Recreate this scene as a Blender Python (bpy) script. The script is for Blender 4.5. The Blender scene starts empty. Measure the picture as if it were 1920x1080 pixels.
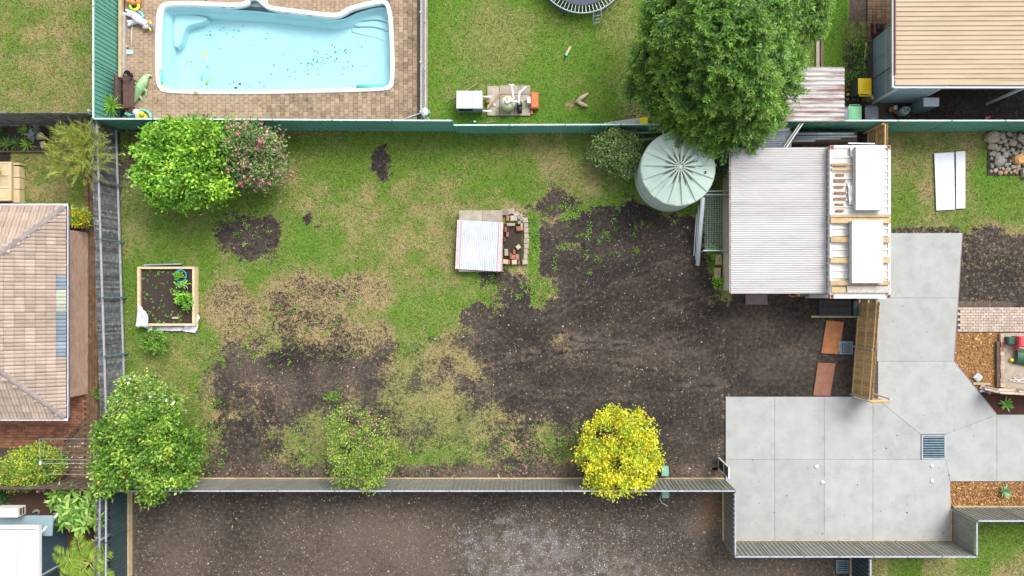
import bpy, math, random
import numpy as np
from mathutils import Vector, Matrix
R = math.radians
rng = random.Random(7)
nr = np.random.default_rng(11)
sc = bpy.context.scene
col = sc.collection

# ---------------------------------------------------------------- camera
HGT = 30.0                      # drone height in metres
SPX = 1280.0 / HGT              # survey pixels per metre at ground level
NX, NY = 1020.0, 555.0          # survey pixel straight below the drone
cd = bpy.data.cameras.new('camera')
cam = bpy.data.objects.new('camera', cd); col.objects.link(cam)
cam.location = (0, 0, HGT)
cd.sensor_width = 36.0; cd.lens = 24.0
cd.shift_x = -(NX - 960) / 1920.0
cd.shift_y = (NY - 540) / 1920.0
cd.clip_end = 2000
sc.camera = cam

# ---------------------------------------------------------------- sky, sun, exposure
w = bpy.data.worlds.new('World'); sc.world = w; w.use_nodes = True
nt = w.node_tree; bg = nt.nodes['Background']
sky = nt.nodes.new('ShaderNodeTexSky'); sky.sky_type = 'NISHITA'; sky.sun_disc = False
SUN_EL, SUN_AZ = 50.0, 38.0      # azimuth clockwise from north (+Y)
sky.sun_elevation = R(SUN_EL); sky.sun_rotation = R(SUN_AZ)
sky.air_density = 1.0; sky.dust_density = 4.0; sky.ozone_density = 1.0
hs = nt.nodes.new('ShaderNodeHueSaturation'); hs.inputs['Saturation'].default_value = 0.30
nt.links.new(sky.outputs[0], hs.inputs['Color']); nt.links.new(hs.outputs[0], bg.inputs['Color'])
bg.inputs['Strength'].default_value = 0.15
sl = bpy.data.lights.new('sun', 'SUN'); sl.energy = 1.05; sl.angle = R(28); sl.color = (1, 0.965, 0.91)
so = bpy.data.objects.new('sun', sl); col.objects.link(so)
az = R(SUN_AZ)
sd = Vector((math.sin(az) * math.cos(R(SUN_EL)), math.cos(az) * math.cos(R(SUN_EL)), math.sin(R(SUN_EL))))
so.rotation_euler = sd.to_track_quat('Z', 'Y').to_euler(); so.location = (0, 40, 60)
vs = sc.view_settings; vs.view_transform = 'Standard'; vs.look = 'None'; vs.exposure = 1.02; vs.gamma = 1.0
vs.use_curve_mapping = False
sc.cycles.max_bounces = 6; sc.cycles.transparent_max_bounces = 12

# ---------------------------------------------------------------- helpers
def P(px, py, z=0.0):
    """survey pixel -> metres for a point at height z"""
    k = (HGT - z) / (HGT * SPX)
    return ((px - NX) * k, (NY - py) * k)
def P3(px, py, z=0.0):
    a = P(px, py, z); return Vector((a[0], a[1], z))

ORG = {}
def tag(o, label, cat, group=None):
    o['label'] = label; o['category'] = cat
    if group: o['group'] = group
    return o
def thing(name, label, cat, loc=(0, 0, 0), group=None):
    o = bpy.data.objects.new(name, None); col.objects.link(o); o.empty_display_size = 0.2
    o.location = loc; ORG[o.name] = Vector(loc)
    return tag(o, label, cat, group)
def link(name, me, parent=None, loc=None):
    o = bpy.data.objects.new(name, me); col.objects.link(o)
    if parent is not None: o.parent = parent
    ORG[o.name] = ORG.get(parent.name, Vector((0, 0, 0))).copy() if parent is not None else Vector((0, 0, 0))
    if loc is not None:
        o.location = Vector(loc) - ORG[o.name]
    return o
def stuff(o):
    o['kind'] = 'stuff'; return o
def struct(o):
    o['kind'] = 'structure'; return o

class MB:
    def __init__(s): s.v = []; s.f = []
    def add(s, vs, fs):
        b = len(s.v); s.v += [tuple(q) for q in vs]; s.f += [tuple(b + i for i in q) for q in fs]; return s
    def box(s, x0, y0, z0, x1, y1, z1):
        x0, x1 = min(x0, x1), max(x0, x1); y0, y1 = min(y0, y1), max(y0, y1)
        return s.add([(x0,y0,z0),(x1,y0,z0),(x1,y1,z0),(x0,y1,z0),(x0,y0,z1),(x1,y0,z1),(x1,y1,z1),(x0,y1,z1)],
                     [(3,2,1,0),(4,5,6,7),(0,1,5,4),(1,2,6,5),(2,3,7,6),(3,0,4,7)])
    def cbox(s, cx, cy, z0, sx, sy, h, b=0.01, rz=0.0, tx=0.0, ty=0.0):
        """box with chamfered top edges, turned by rz, tilted by tx, ty"""
        a, c = sx / 2, sy / 2
        vs = [(-a,-c,0),(a,-c,0),(a,c,0),(-a,c,0),(-a,-c,h-b),(a,-c,h-b),(a,c,h-b),(-a,c,h-b),
              (-a+b,-c+b,h),(a-b,-c+b,h),(a-b,c-b,h),(-a+b,c-b,h)]
        m = Matrix.Translation((cx, cy, z0)) @ Matrix.Rotation(rz, 4, 'Z') @ Matrix.Rotation(tx, 4, 'X') @ Matrix.Rotation(ty, 4, 'Y')
        return s.add([m @ Vector(q) for q in vs],
                     [(3,2,1,0),(0,1,5,4),(1,2,6,5),(2,3,7,6),(3,0,4,7),(4,5,9,8),(5,6,10,9),(6,7,11,10),(7,4,8,11),(8,9,10,11)])
    def bar(s, p, q, wd, ht):
        """rectangular bar from p to q, wd wide, ht high"""
        p = Vector(p); q = Vector(q); d = (q - p).normalized()
        up = Vector((0, 0, 1)) if abs(d.z) < .95 else Vector((0, 1, 0))
        u = d.cross(up).normalized(); n = u.cross(d).normalized()
        vs = [e + u * (a * wd / 2) + n * (b * ht / 2) for e in (p, q) for a, b in ((-1,-1),(1,-1),(1,1),(-1,1))]
        return s.add(vs, [(0,1,2,3),(7,6,5,4),(0,4,5,1),(1,5,6,2),(2,6,7,3),(3,7,4,0)])
    def tube(s, pts, r, n=8, caps=True):
        pts = [Vector(q) for q in pts]; rs = r if isinstance(r, (list, tuple)) else [r] * len(pts)
        vs = []; prev = None
        for i, p in enumerate(pts):
            d = (pts[min(i+1, len(pts)-1)] - pts[max(i-1, 0)]).normalized()
            if prev is None:
                up = Vector((0, 0, 1)) if abs(d.z) < .9 else Vector((1, 0, 0))
                u = d.cross(up).normalized()
            else:
                u = (prev - d * prev.dot(d)).normalized()
            prev = u; v = d.cross(u)
            vs += [p + (u * math.cos(2*math.pi*k/n) + v * math.sin(2*math.pi*k/n)) * rs[i] for k in range(n)]
        m = len(pts)
        fs = [(i*n+k, i*n+(k+1)%n, (i+1)*n+(k+1)%n, (i+1)*n+k) for i in range(m-1) for k in range(n)]
        if caps: fs += [tuple(range(n))[::-1], tuple((m-1)*n+k for k in range(n))]
        return s.add(vs, fs)
    def lathe(s, cx, cy, prof, n=24, sx=1, sy=1):
        vs = [(cx + r*sx*math.cos(2*math.pi*k/n), cy + r*sy*math.sin(2*math.pi*k/n), z) for r, z in prof for k in range(n)]
        fs = [(i*n+k, i*n+(k+1)%n, (i+1)*n+(k+1)%n, (i+1)*n+k) for i in range(len(prof)-1) for k in range(n)]
        fs += [tuple(range(n))[::-1], tuple((len(prof)-1)*n+k for k in range(n))]
        return s.add(vs, fs)
    def prism(s, poly, z0, z1, b=0.0):
        n = len(poly)
        ar = sum(poly[i][0]*poly[(i+1)%n][1]-poly[(i+1)%n][0]*poly[i][1] for i in range(n))
        if ar < 0: poly = poly[::-1]
        if b:
            vs = [(x,y,z0) for x,y in poly]+[(x,y,z1-b) for x,y in poly]+[(x,y,z1) for x,y in inset(poly, b)]; L = 3
        else:
            vs = [(x,y,z0) for x,y in poly]+[(x,y,z1) for x,y in poly]; L = 2
        fs = [tuple(range(n))[::-1], tuple((L-1)*n+k for k in range(n))]
        fs += [(j*n+k, j*n+(k+1)%n, (j+1)*n+(k+1)%n, (j+1)*n+k) for j in range(L-1) for k in range(n)]
        return s.add(vs, fs)
    def ell(s, c, r, m=None, nu=14, nv=9):
        vs = []; fs = []
        for j in range(nv+1):
            t = math.pi*j/nv
            for i in range(nu):
                a = 2*math.pi*i/nu
                q = Vector((r[0]*math.sin(t)*math.cos(a), r[1]*math.sin(t)*math.sin(a), r[2]*math.cos(t)))
                if m is not None: q = m @ q
                vs.append(q + Vector(c))
        for j in range(nv):
            for i in range(nu):
                fs.append((j*nu+i, (j+1)*nu+i, (j+1)*nu+(i+1)%nu, j*nu+(i+1)%nu))
        return s.add(vs, fs)
    def corr(s, o, u, v, nrm, L, W, pitch, amp, prof='sine', th=0.0, nl=1, ph=0.0):
        """corrugated sheet: ridges along u (length L), waves across v (width W), raised along nrm"""
        o = Vector(o); u = Vector(u).normalized(); v = Vector(v).normalized(); nrm = Vector(nrm).normalized()
        pts = []
        if prof == 'sine':
            n = max(4, int(W / pitch * 6))
            for i in range(n+1):
                t = W*i/n; pts.append((t, amp*(0.5+0.5*math.sin(2*math.pi*(t/pitch+ph)))))
        else:                                        # square-ish ribs
            t = 0.0
            pts.append((0, 0))
            k = int(W / pitch)
            for i in range(k):
                b = i*pitch + pitch*0.5
                pts += [(b-pitch*.17, 0), (b-pitch*.10, amp), (b+pitch*.10, amp), (b+pitch*.17, 0)]
            pts.append((W, 0))
        m = len(pts); vs = []
        for j in range(nl+1):
            vs += [o + u*(L*j/nl) + v*t + nrm*h for t, h in pts]
        fs = [(j*m+i, j*m+i+1, (j+1)*m+i+1, (j+1)*m+i) for j in range(nl) for i in range(m-1)]
        if u.cross(v).dot(nrm) > 0: fs = [(a, d, c, b)[::-1] for a, b, c, d in fs]
        s.add(vs, fs)
        if th:
            s.add([q - nrm*th for q in vs], [f[::-1] for f in fs])
            b0 = len(s.v) - 2*len(vs); b1 = len(s.v) - len(vs)
            ring = list(range(m)) + [j*m+m-1 for j in range(1, nl+1)] + [nl*m+i for i in range(m-2, -1, -1)] + [j*m for j in range(nl-1, 0, -1)]
            for a, b in zip(ring, ring[1:]+ring[:1]):
                s.f.append((b0+a, b0+b, b1+b, b1+a))
        return s
    def mesh(s, name, org=Vector((0,0,0)), smooth=False):
        me = bpy.data.meshes.new(name)
        me.from_pydata([(x-org[0], y-org[1], z-org[2]) for x, y, z in s.v], [], s.f); me.update()
        if smooth: me.polygons.foreach_set('use_smooth', [True]*len(me.polygons))
        return me
    def build(s, name, mt, parent=None, smooth=False):
        org = ORG.get(parent.name, Vector((0,0,0))) if parent is not None else Vector((0,0,0))
        me = s.mesh(name, org, smooth); me.materials.append(mt)
        return link(name, me, parent)
    def top(s, name, mt, label, cat, group=None, smooth=False):
        """a thing that is one mesh: origin at its base centre"""
        a = np.array(s.v); c = (a.min(0) + a.max(0)) / 2; c[2] = a[:, 2].min()
        me = s.mesh(name, c, smooth); me.materials.append(mt)
        o = link(name, me); o.location = c; ORG[o.name] = Vector(c)
        return tag(o, label, cat, group)

def inset(poly, d):
    n = len(poly); out = []
    for i in range(n):
        p0 = Vector(poly[i-1]); p1 = Vector(poly[i]); p2 = Vector(poly[(i+1) % n])
        e1 = (p1-p0).normalized(); e2 = (p2-p1).normalized()
        n1 = Vector((-e1.y, e1.x)); n2 = Vector((-e2.y, e2.x))
        q = n1+n2; k = max(q.dot(q)/2, .3)
        out.append(tuple(p1 + q*(d/k)))
    return out
def chaikin(poly, it=2):
    for _ in range(it):
        o = []
        for i in range(len(poly)):
            a, b = poly[i], poly[(i+1) % len(poly)]
            o += [(a[0]*.75+b[0]*.25, a[1]*.75+b[1]*.25), (a[0]*.25+b[0]*.75, a[1]*.25+b[1]*.75)]
        poly = o
    return poly
def arrays(name, V, F, C=None, mt=None):
    """mesh from numpy arrays; F is n x k, C one colour for each vertex"""
    me = bpy.data.meshes.new(name); n, k = F.shape
    me.vertices.add(len(V)); me.vertices.foreach_set('co', V.astype(np.float32).ravel())
    me.loops.add(n*k); me.loops.foreach_set('vertex_index', F.astype(np.int32).ravel())
    me.polygons.add(n); me.polygons.foreach_set('loop_start', np.arange(0, n*k, k, dtype=np.int32))
    me.polygons.foreach_set('loop_total', np.full(n, k, dtype=np.int32))
    if C is not None:
        at = me.color_attributes.new('Col', 'FLOAT_COLOR', 'POINT')
        at.data.foreach_set('color', np.concatenate([C, np.ones((len(C), 1))], 1).astype(np.float32).ravel())
    me.update(calc_edges=True)
    if mt: me.materials.append(mt)
    return me

# ---------------------------------------------------------------- materials
def nodes(name):
    m = bpy.data.materials.new(name); m.use_nodes = True
    return m, m.node_tree, m.node_tree.nodes['Principled BSDF']
def rgba(c): return (c[0], c[1], c[2], 1)
def noise_node(t, vec, scale, detail=5, rough=.6):
    n = t.nodes.new('ShaderNodeTexNoise'); n.inputs['Scale'].default_value = scale
    n.inputs['Detail'].default_value = detail; n.inputs['Roughness'].default_value = rough
    t.links.new(vec, n.inputs['Vector']); return n.outputs['Fac']
def rampn(t, f, a, b):
    n = t.nodes.new('ShaderNodeMapRange'); n.interpolation_type = 'SMOOTHSTEP'
    n.inputs['From Min'].default_value = a; n.inputs['From Max'].default_value = b
    t.links.new(f, n.inputs['Value']); return n.outputs['Result']
def mixc(t, f, a, b, mode='MIX'):
    n = t.nodes.new('ShaderNodeMix'); n.data_type = 'RGBA'; n.blend_type = mode
    for s, x in ((n.inputs[0], f), (n.inputs[6], a), (n.inputs[7], b)):
        if isinstance(x, (int, float)): s.default_value = x
        elif isinstance(x, (tuple, list)): s.default_value = rgba(x)
        else: t.links.new(x, s)
    return n.outputs[2]
def mth(t, op, a, b=0.0, clamp=False):
    n = t.nodes.new('ShaderNodeMath'); n.operation = op; n.use_clamp = clamp
    for s, x in ((n.inputs[0], a), (n.inputs[1], b)):
        if isinstance(x, (int, float)): s.default_value = x
        else: t.links.new(x, s)
    return n.outputs[0]
def mat(name, c1, c2=None, scale=3.0, rough=.75, bump=0.0, bscale=60.0, rand=0.0, metal=0.0, stain=None, sscale=1.2, samt=(.58, .75), stretch=None, spec=.4):
    m, t, b = nodes(name)
    g = t.nodes.new('ShaderNodeNewGeometry'); vec = g.outputs['Position']
    if stretch:
        mp = t.nodes.new('ShaderNodeMapping'); mp.inputs['Scale'].default_value = stretch
        t.links.new(vec, mp.inputs['Vector']); vec = mp.outputs[0]
    c2 = c2 or tuple(x*.8 for x in c1)
    f = rampn(t, noise_node(t, vec, scale), .3, .7)
    c = mixc(t, f, c1, c2)
    if stain:
        c = mixc(t, rampn(t, noise_node(t, vec, sscale, 8, .7), *samt), c, stain)
    if rand:
        oi = t.nodes.new('ShaderNodeObjectInfo'); h = t.nodes.new('ShaderNodeHueSaturation')
        mr = t.nodes.new('ShaderNodeMapRange'); mr.inputs['To Min'].default_value = 1-rand; mr.inputs['To Max'].default_value = 1+rand
        t.links.new(oi.outputs['Random'], mr.inputs['Value']); t.links.new(mr.outputs[0], h.inputs['Value'])
        t.links.new(c, h.inputs['Color']); c = h.outputs[0]
    t.links.new(c, b.inputs['Base Color'])
    b.inputs['Roughness'].default_value = rough; b.inputs['Metallic'].default_value = metal
    b.inputs['Specular IOR Level'].default_value = spec
    if bump:
        bn = t.nodes.new('ShaderNodeBump'); bn.inputs['Strength'].default_value = bump; bn.inputs['Distance'].default_value = .02
        t.links.new(noise_node(t, vec, bscale, 6), bn.inputs['Height']); t.links.new(bn.outputs[0], b.inputs['Normal'])
    return m
def leafmat(name, trans=.35, rough=.55, attr='Col'):
    m, t, b = nodes(name)
    a = t.nodes.new('ShaderNodeAttribute'); a.attribute_name = attr
    b.inputs['Roughness'].default_value = rough; b.inputs['Specular IOR Level'].default_value = .45
    t.links.new(a.outputs['Color'], b.inputs['Base Color'])
    tr = t.nodes.new('ShaderNodeBsdfTranslucent'); mx = t.nodes.new('ShaderNodeMixShader'); mx.inputs[0].default_value = trans
    t.links.new(a.outputs['Color'], tr.inputs['Color'])
    t.links.new(b.outputs[0], mx.inputs[1]); t.links.new(tr.outputs[0], mx.inputs[2])
    t.links.new(mx.outputs[0], t.nodes['Material Output'].inputs['Surface'])
    return m
LEAF = leafmat('foliage', .30, .45)
PETAL = leafmat('petals', .25, .6)
LITTER = leafmat('litter', 0.0, .9)
m_green = mat('green_steel', (.115, .315, .25), (.10, .28, .22), 2.5, .55, stain=(.075, .20, .16), sscale=1.5, rand=.09)
m_greencap_sheen = mat('green_steel_cap_sheen', (.52, .68, .63), (.42, .60, .54), 2, .4)  # same steel as the panels; reflected light on the top rail painted in as paler colour
m_grey = mat('grey_steel', (.21, .21, .18), (.17, .172, .15), 2.5, .5, rand=.09, stain=(.13, .125, .105), sscale=1.7, samt=(.55, .8))
m_greycap_sheen = mat('grey_steel_cap_sheen', (.36, .39, .45), (.28, .31, .37), 2, .4)  # paler rail colour stands in for light reflecting off the fence top
m_iron = mat('dark_steel', (.045, .072, .078), (.035, .058, .065), 2.5, .5)
m_pal = mat('weathered_palings', (.16, .165, .17), (.075, .08, .085), 5, .9, .4, 40, .4, stain=(.40, .41, .41), sscale=6, samt=(.54, .70))
m_palbrown = mat('brown_palings', (.15, .11, .085), (.09, .065, .05), 5, .9, .4, 40, .3, stain=(.28, .24, .2), sscale=6)
m_galv = mat('galvanised_steel', (.42, .47, .50), (.30, .35, .38), 4, .45, metal=.3)
m_railgrey = mat('weathered_rail', (.36, .37, .40), (.24, .25, .27), 6, .85, .2)
m_tealpost = mat('teal_post', (.13, .20, .22), (.09, .15, .17), 4, .6)
m_pine = mat('treated_pine', (.52, .36, .17), (.40, .25, .09), 7, .75, .2, 30, .22, stain=(.22, .12, .045), sscale=9, samt=(.55, .75))
m_pinerail = mat('pine_rail', (.58, .41, .22), (.50, .33, .15), 6, .75, .1, 30, .1)
m_sleeper = mat('sleeper_timber', (.46, .37, .22), (.36, .28, .16), 5, .85, .2, 40, .1, stain=(.2, .15, .09), sscale=4)
m_white = mat('white_paint', (.60, .60, .60), (.55, .555, .56), 3, .5)
m_whitemetal = mat('white_metal', (.43, .415, .415), (.385, .37, .375), 2, .45, stain=(.33, .31, .30), sscale=2.5, samt=(.6, .85))
m_conc = mat('concrete', (.345, .35, .34), (.30, .305, .30), 1.6, .85, .15, 90, .05, stain=(.235, .24, .24), sscale=1.1, samt=(.48, .82))
m_oldconc = mat('old_concrete', (.38, .33, .27), (.27, .23, .18), 3, .9, .3, 40, .12, stain=(.12, .10, .08), sscale=5)
m_paver = mat('sand_paver', (.32, .235, .16), (.245, .175, .12), 2.2, .85, .3, 50, .24, stain=(.12, .088, .068), sscale=1.8, samt=(.52, .72))
m_bedding = mat('paver_joint_sand', (.09, .07, .055), (.06, .048, .04), 8, .95)
m_brick = mat('red_brick', (.34, .15, .085), (.26, .12, .075), 4, .9, .3, 60, .35, stain=(.11, .085, .085), sscale=5)
m_pinkbrick = mat('pink_brick', (.45, .33, .27), (.36, .25, .2), 5, .9, .3, 60, .2)
m_black = mat('black_plastic', (.018, .018, .02), (.012, .012, .013), 5, .4)
m_pvc = mat('white_pvc', (.72, .74, .76), (.64, .66, .70), 6, .4)
m_rust = mat('rusty_steel', (.34, .145, .055), (.25, .10, .045), 3, .85, .2, 60, 0, stain=(.13, .06, .04), sscale=3)
m_bluewall = mat('blue_grey_weatherboard', (.30, .37, .42), (.26, .33, .38), 2, .7)
m_soil = mat('garden_soil', (.05, .036, .027), (.03, .022, .018), 9, .95, .6, 50, stain=(.11, .085, .06), sscale=22)
m_terracotta = mat('terracotta', (.42, .17, .075), (.34, .13, .06), 6, .8)
m_stone = mat('stone', (.33, .28, .22), (.25, .22, .19), 4, .9, .5, 25, .35)
m_trunk = mat('bark', (.13, .09, .06), (.08, .055, .04), 10, .95, .6, 25)

# ---------------------------------------------------------------- lattice noise
_T = nr.random((256, 256))
def vnoise(x, y, s=0):
    xi = np.floor(x).astype(int); yi = np.floor(y).astype(int); fx = x-xi; fy = y-yi
    fx = fx*fx*(3-2*fx); fy = fy*fy*(3-2*fy); xi = xi+s*37; yi = yi+s*91
    g = lambda a, b: _T[a & 255, b & 255]
    return (g(xi,yi)*(1-fx)+g(xi+1,yi)*fx)*(1-fy)+(g(xi,yi+1)*(1-fx)+g(xi+1,yi+1)*fx)*fy
def fbm(x, y, s=0, o=4):
    t = 0; a = .5; n = 0
    for k in range(o):
        t = t+a*vnoise(x*2**k, y*2**k, s+k); n += a; a *= .55
    return t/n
def sstep(a, b, x):
    t = np.clip((x-a)/(b-a), 0, 1); return t*t*(3-2*t)
def inpoly(x, y, poly):
    r = np.zeros(np.shape(x), bool); n = len(poly)
    for i in range(n):
        x0, y0 = poly[i]; x1, y1 = poly[(i+1) % n]
        if y0 == y1: continue
        c = ((y0 > y) != (y1 > y)) & (x < (x1-x0)*(y-y0)/(y1-y0)+x0); r ^= c
    return r
def sdpoly(x, y, poly):
    d = np.full(np.shape(x), 1e9); n = len(poly)
    for i in range(n):
        x0, y0 = poly[i]; x1, y1 = poly[(i+1) % n]; ex, ey = x1-x0, y1-y0
        t = np.clip(((x-x0)*ex+(y-y0)*ey)/(ex*ex+ey*ey+1e-9), 0, 1)
        d = np.minimum(d, np.hypot(x-x0-t*ex, y-y0-t*ey))
    return np.where(inpoly(x, y, poly), -d, d)

# ================================================================ GROUND
POOL = chaikin([(292,95),(294,40),(297,14),(312,3),(380,4),(458,8),(463,-5),(470,-8),(484,-8),(498,6),(510,13),(570,20),(628,27),(642,22),(655,13),(690,4),(720,-1),(731,7),(737,35),(740,100),(740,150),(736,166),(722,172),(600,175),(480,178),(312,177),(298,168),(293,150)], 2)
POOLM = [P(*q) for q in POOL]
if sum(POOLM[i][0]*POOLM[(i+1)%len(POOLM)][1]-POOLM[(i+1)%len(POOLM)][0]*POOLM[i][1] for i in range(len(POOLM))) < 0: POOLM = POOLM[::-1]
DIRT = [(985,392),(1020,352),(1046,343),(1075,362),(1110,378),(1150,388),(1180,368),(1205,380),(1240,402),(1300,400),(1330,420),(1345,560),(1612,560),(1612,745),(1360,745),(1360,900),(385,900),(380,850),(395,790),(385,720),(400,665),(425,645),(480,638),(540,655),(600,650),(680,655),(722,650),(740,700),(745,735),(800,690),(830,650),(880,620),(925,590),(945,545),(940,520),(985,515),(1002,470)]
TRACKS = [[(1345,545),(1240,585),(1120,622),(1000,645),(860,690)],[(1350,610),(1220,640),(1080,660),(940,668),(800,705)],[(1330,700),(1200,690),(1080,672),(960,640),(900,600)],[(1350,720),(1220,735),(1090,745),(950,725),(820,735)],[(1300,470),(1200,520),(1100,560),(980,600)],[(1350,660),(1230,662),(1100,640),(1010,610)]]
def field(px, py):
    """what grows where, in survey pixels: grass cover, dryness, hue, gravel, mulch, soil lightness"""
    n1 = fbm(px/60, py/60, 1)-.5; n2 = fbm(px/60, py/60, 5)-.5; n3 = fbm(px/11, py/11, 9)-.5; n4 = fbm(px/11, py/11, 13)-.5
    wx = px+55*n1+26*n3; wy = py+55*n2+26*n4
    big = (fbm(px/110, py/110, 21)-.5)*1.5+.45; mid = (fbm(px/30, py/30, 25)-.5)*1.7+.5; fin = fbm(px/9, py/9, 29)
    def rect(x0, y0, x1, y1, s=3): return sstep(-s, s, np.minimum(np.minimum(px-x0, x1-px), np.minimum(py-y0, y1-py)))
    def blob(cx, cy, rx, ry, s=.3): return 1-sstep(1-s, 1+s, np.hypot((wx-cx)/rx, (wy-cy)/ry))
    def poly(p, s=12): return sstep(-s, s, -sdpoly(wx, wy, p))
    g = np.zeros_like(px); d = np.full_like(px, .4); hue = np.full_like(px, .35); gr = np.zeros_like(px); mu = np.zeros_like(px); so = .25+.5*(big-.3)
    def lay(m, gv, dv, hv=None):
        nonlocal g, d, hue
        g = g*(1-m)+gv*m; d = d*(1-m)+dv*m
        if hv is not None: hue = hue*(1-m)+hv*m
    out = 1-rect(-70, -70, 1990, 1150, 30)
    lay(out, .9, .35)
    # lawns of the neighbours
    lay(rect(-90, -90, 200, 228), 1.0, .34+.55*(big-.45)+.55*(mid-.5), .35)
    lay(rect(794, -90, 1530, 246), 1.0, .02+.50*np.clip(big-.42, -.2, .5)+.45*(mid-.5), .75)
    lay(blob(925, 60, 60, 70, .6), 1.0, .42, .5)
    lay(blob(1150, 40, 40, 60, .6)*.8, .8, .42, .45); lay(blob(1190, 200, 30, 40, .5), .55, .5, .4)
    lay(blob(1065, 195, 14, 12, .5), .7, .75, .3)
    lay(rect(1500, -90, 1545, 130), .75, .18, .6)
    lay(rect(1543, -90, 1592, 160), 1.0, -.1+.2*(mid-.5), 1.0)
    lay(rect(1580, 40, 1640, 170)*.8, .55+.6*(mid-.5), .25, .5)
    so = so+rect(1588, -90, 1640, 70)*.25
    lay(rect(20, 236, 162, 400), 1.0, .28+.9*(mid-.5), .22); lay(rect(-60, 236, 85, 284), .0, .4)
    lay(rect(1664, 244, 2000, 440), .95, .36+.95*(big-.45)+.5*(mid-.5), .28)
    lay(blob(1880, 350, 60, 70, .5), 1.0, .10, .65); lay(blob(1860, 335, 40, 12, .5), 1, 0, .9)
    lay(blob(1850, 470, 75, 52, .35), .15, .72, .2); lay(rect(1800, 500, 2000, 570), .12, .7)
    lay(rect(1672, 425, 1800, 440)*.8, .1, .5)
    lay(rect(1598, 985, 2000, 1160), 1.0, .30+.34*np.sign(np.sin((px-1600)/20.5))*(py > 1000)*.6+.35*(mid-.5), .45)
    lay(blob(1880, 1000, 60, 40, .5), 1, .02, .45)
    # the back yard
    yard = rect(226, 246, 1372, 899)
    dry = .17+.65*(big-.45)+.7*(mid-.5)+.10*sstep(560, 760, px)*sstep(330, 420, py)
    lay(yard, 1.0, dry, .48)
    lay(yard*rect(226, 246, 1190, 312, 40), .92, .16+.7*(mid-.5), .32)
    lay(yard*rect(226, 246, 268, 420, 10)*.75, .45, .30, .2)
    lay(blob(300, 520, 110, 140, .5)*yard*.7, 1, .12+.6*(mid-.5), .55)
    lay(blob(440, 400, 60, 60, .5)*yard*.6, 1, .08, .6)
    lay(blob(560, 470, 70, 60, .5)*yard*.6, 1, .1, .75); lay(blob(600, 545, 150, 25, .5)*yard*.5, 1, .3, .8)
    for a in ((760,440,120,70),(560,385,50,18),(730,355,110,20),(840,420,60,70),(1000,285,60,35),(1080,330,60,40)):
        lay(blob(*a, .7)*yard*.65, 1, .52+.5*(mid-.5), .3)
    lay(blob(1155, 290, 20, 50, .5)*yard*.7, .8, .8, .15)
    lay(blob(770, 590, 90, 40, .6)*yard*.7, 1, .18, .8); lay(blob(300, 690, 70, 120, .6)*yard*.5, .9, .42, .5)
    # straw coloured dead turf
    for a in ((430,572,52,48),(560,565,66,62),(665,545,62,34),(600,620,105,36),(712,640,24,46),(455,650,40,28)):
        lay(blob(*a, .55)*yard*.95, .52+.4*(mid-.5), .92, .1)
    for a in ((525,572,14,36),(600,545,20,14),(560,520,12,8),(575,600,8,18)):
        lay(blob(*a, .7)*yard*.6, .2, .8, 0)
    dm = sstep(-1, 1, -sdpoly(wx, wy, DIRT)/(16+30*sstep(1000, 760, px)))
    dirtv = np.clip(-.12+.9*np.clip(fbm(px/45, py/45, 40)-.60, 0, 1)+.45*np.clip(mid-.68, 0, 1), -.2, 1)
    lay(dm, dirtv, .55+.4*(mid-.5), .5)
    # weedy, half bare ground by the lower fence
    for a, gv, dv, hv in (((640,830,110,72),.62,.24,.65),((800,770,110,100),.56,.36,.45),((880,830,80,60),.52,.30,.5),((860,700,70,50),.46,.55,.3),((1000,820,90,45),.36,.5,.4),((1050,835,30,34),.6,.25,.6),((760,860,90,26),.78,.15,.75),((560,840,50,40),.6,.45,.5),
                          ((400,800,26,50),.7,.3,.55),((620,745,18,9),.8,.05,.9),((500,650,22,12),.7,.4,.4),((1010,400,40,12),.5,.5,.5),((1070,400,12,14),.9,.1,.9),((1100,385,14,12),.85,.15,.8),((1060,470,20,10),.6,.2,.8),((1010,540,22,20),.8,.12,.85),((998,560,16,18),.6,.25,.7),((1020,655,60,30),.25,.6,.3),((470,740,60,30),.12,.7,.2),((450,790,60,40),.25,.6,.35)):
        lay(blob(*a, .75)*yard, np.clip(gv+.9*(mid-.5), 0, 1), dv+.5*(mid-.5), hv)
    for a in ((460,440,62,52),(712,305,20,27),(892,600,30,22),(925,528,24,20),(500,410,20,10),(585,403,10,8),(608,412,8,6),(250,300,20,40)):
        lay(blob(*a, .3)*yard, .03, .3)
    lay(blob(430, 400, 14, 12, .4)*yard, .5, .2)
    lay(rect(380, 872, 1360, 900, 8)*yard*.85, .04, .4); so = so+rect(380, 872, 1360, 902, 8)*yard*(.15+.4*(mid-.4))
    lay(rect(990, 395, 1012, 520, 6)*yard*.9, .85, .05, 1.0)
    so = so+dm*(.30*(fbm(px/90, py/28, 44)-.5)-.02+.32*sstep(1250, 700, px)*(mid-.15))
    # wheel ruts sweeping in from the shed
    for tr in TRACKS:
        dt = np.full_like(px, 1e9)
        for (xa, ya), (xb, yb) in zip(tr, tr[1:]):
            ex, ey = xb-xa, yb-ya; t = np.clip(((wx-xa)*ex+(wy-ya)*ey)/(ex*ex+ey*ey), 0, 1)
            dt = np.minimum(dt, np.hypot(.4*wx+.6*px-xa-t*ex, .4*wy+.6*py-ya-t*ey))
        so = so+dm*(.36*np.exp(-((dt-7)/4.0)**2)-.30*np.exp(-(dt/4.5)**2))*np.clip(.1+1.5*(fbm(px/40, py/40, 81)-.25), 0, 1.4)
    # gravelly drive below the lower fence
    low = rect(240, 905, 1600, 1160)
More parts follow.
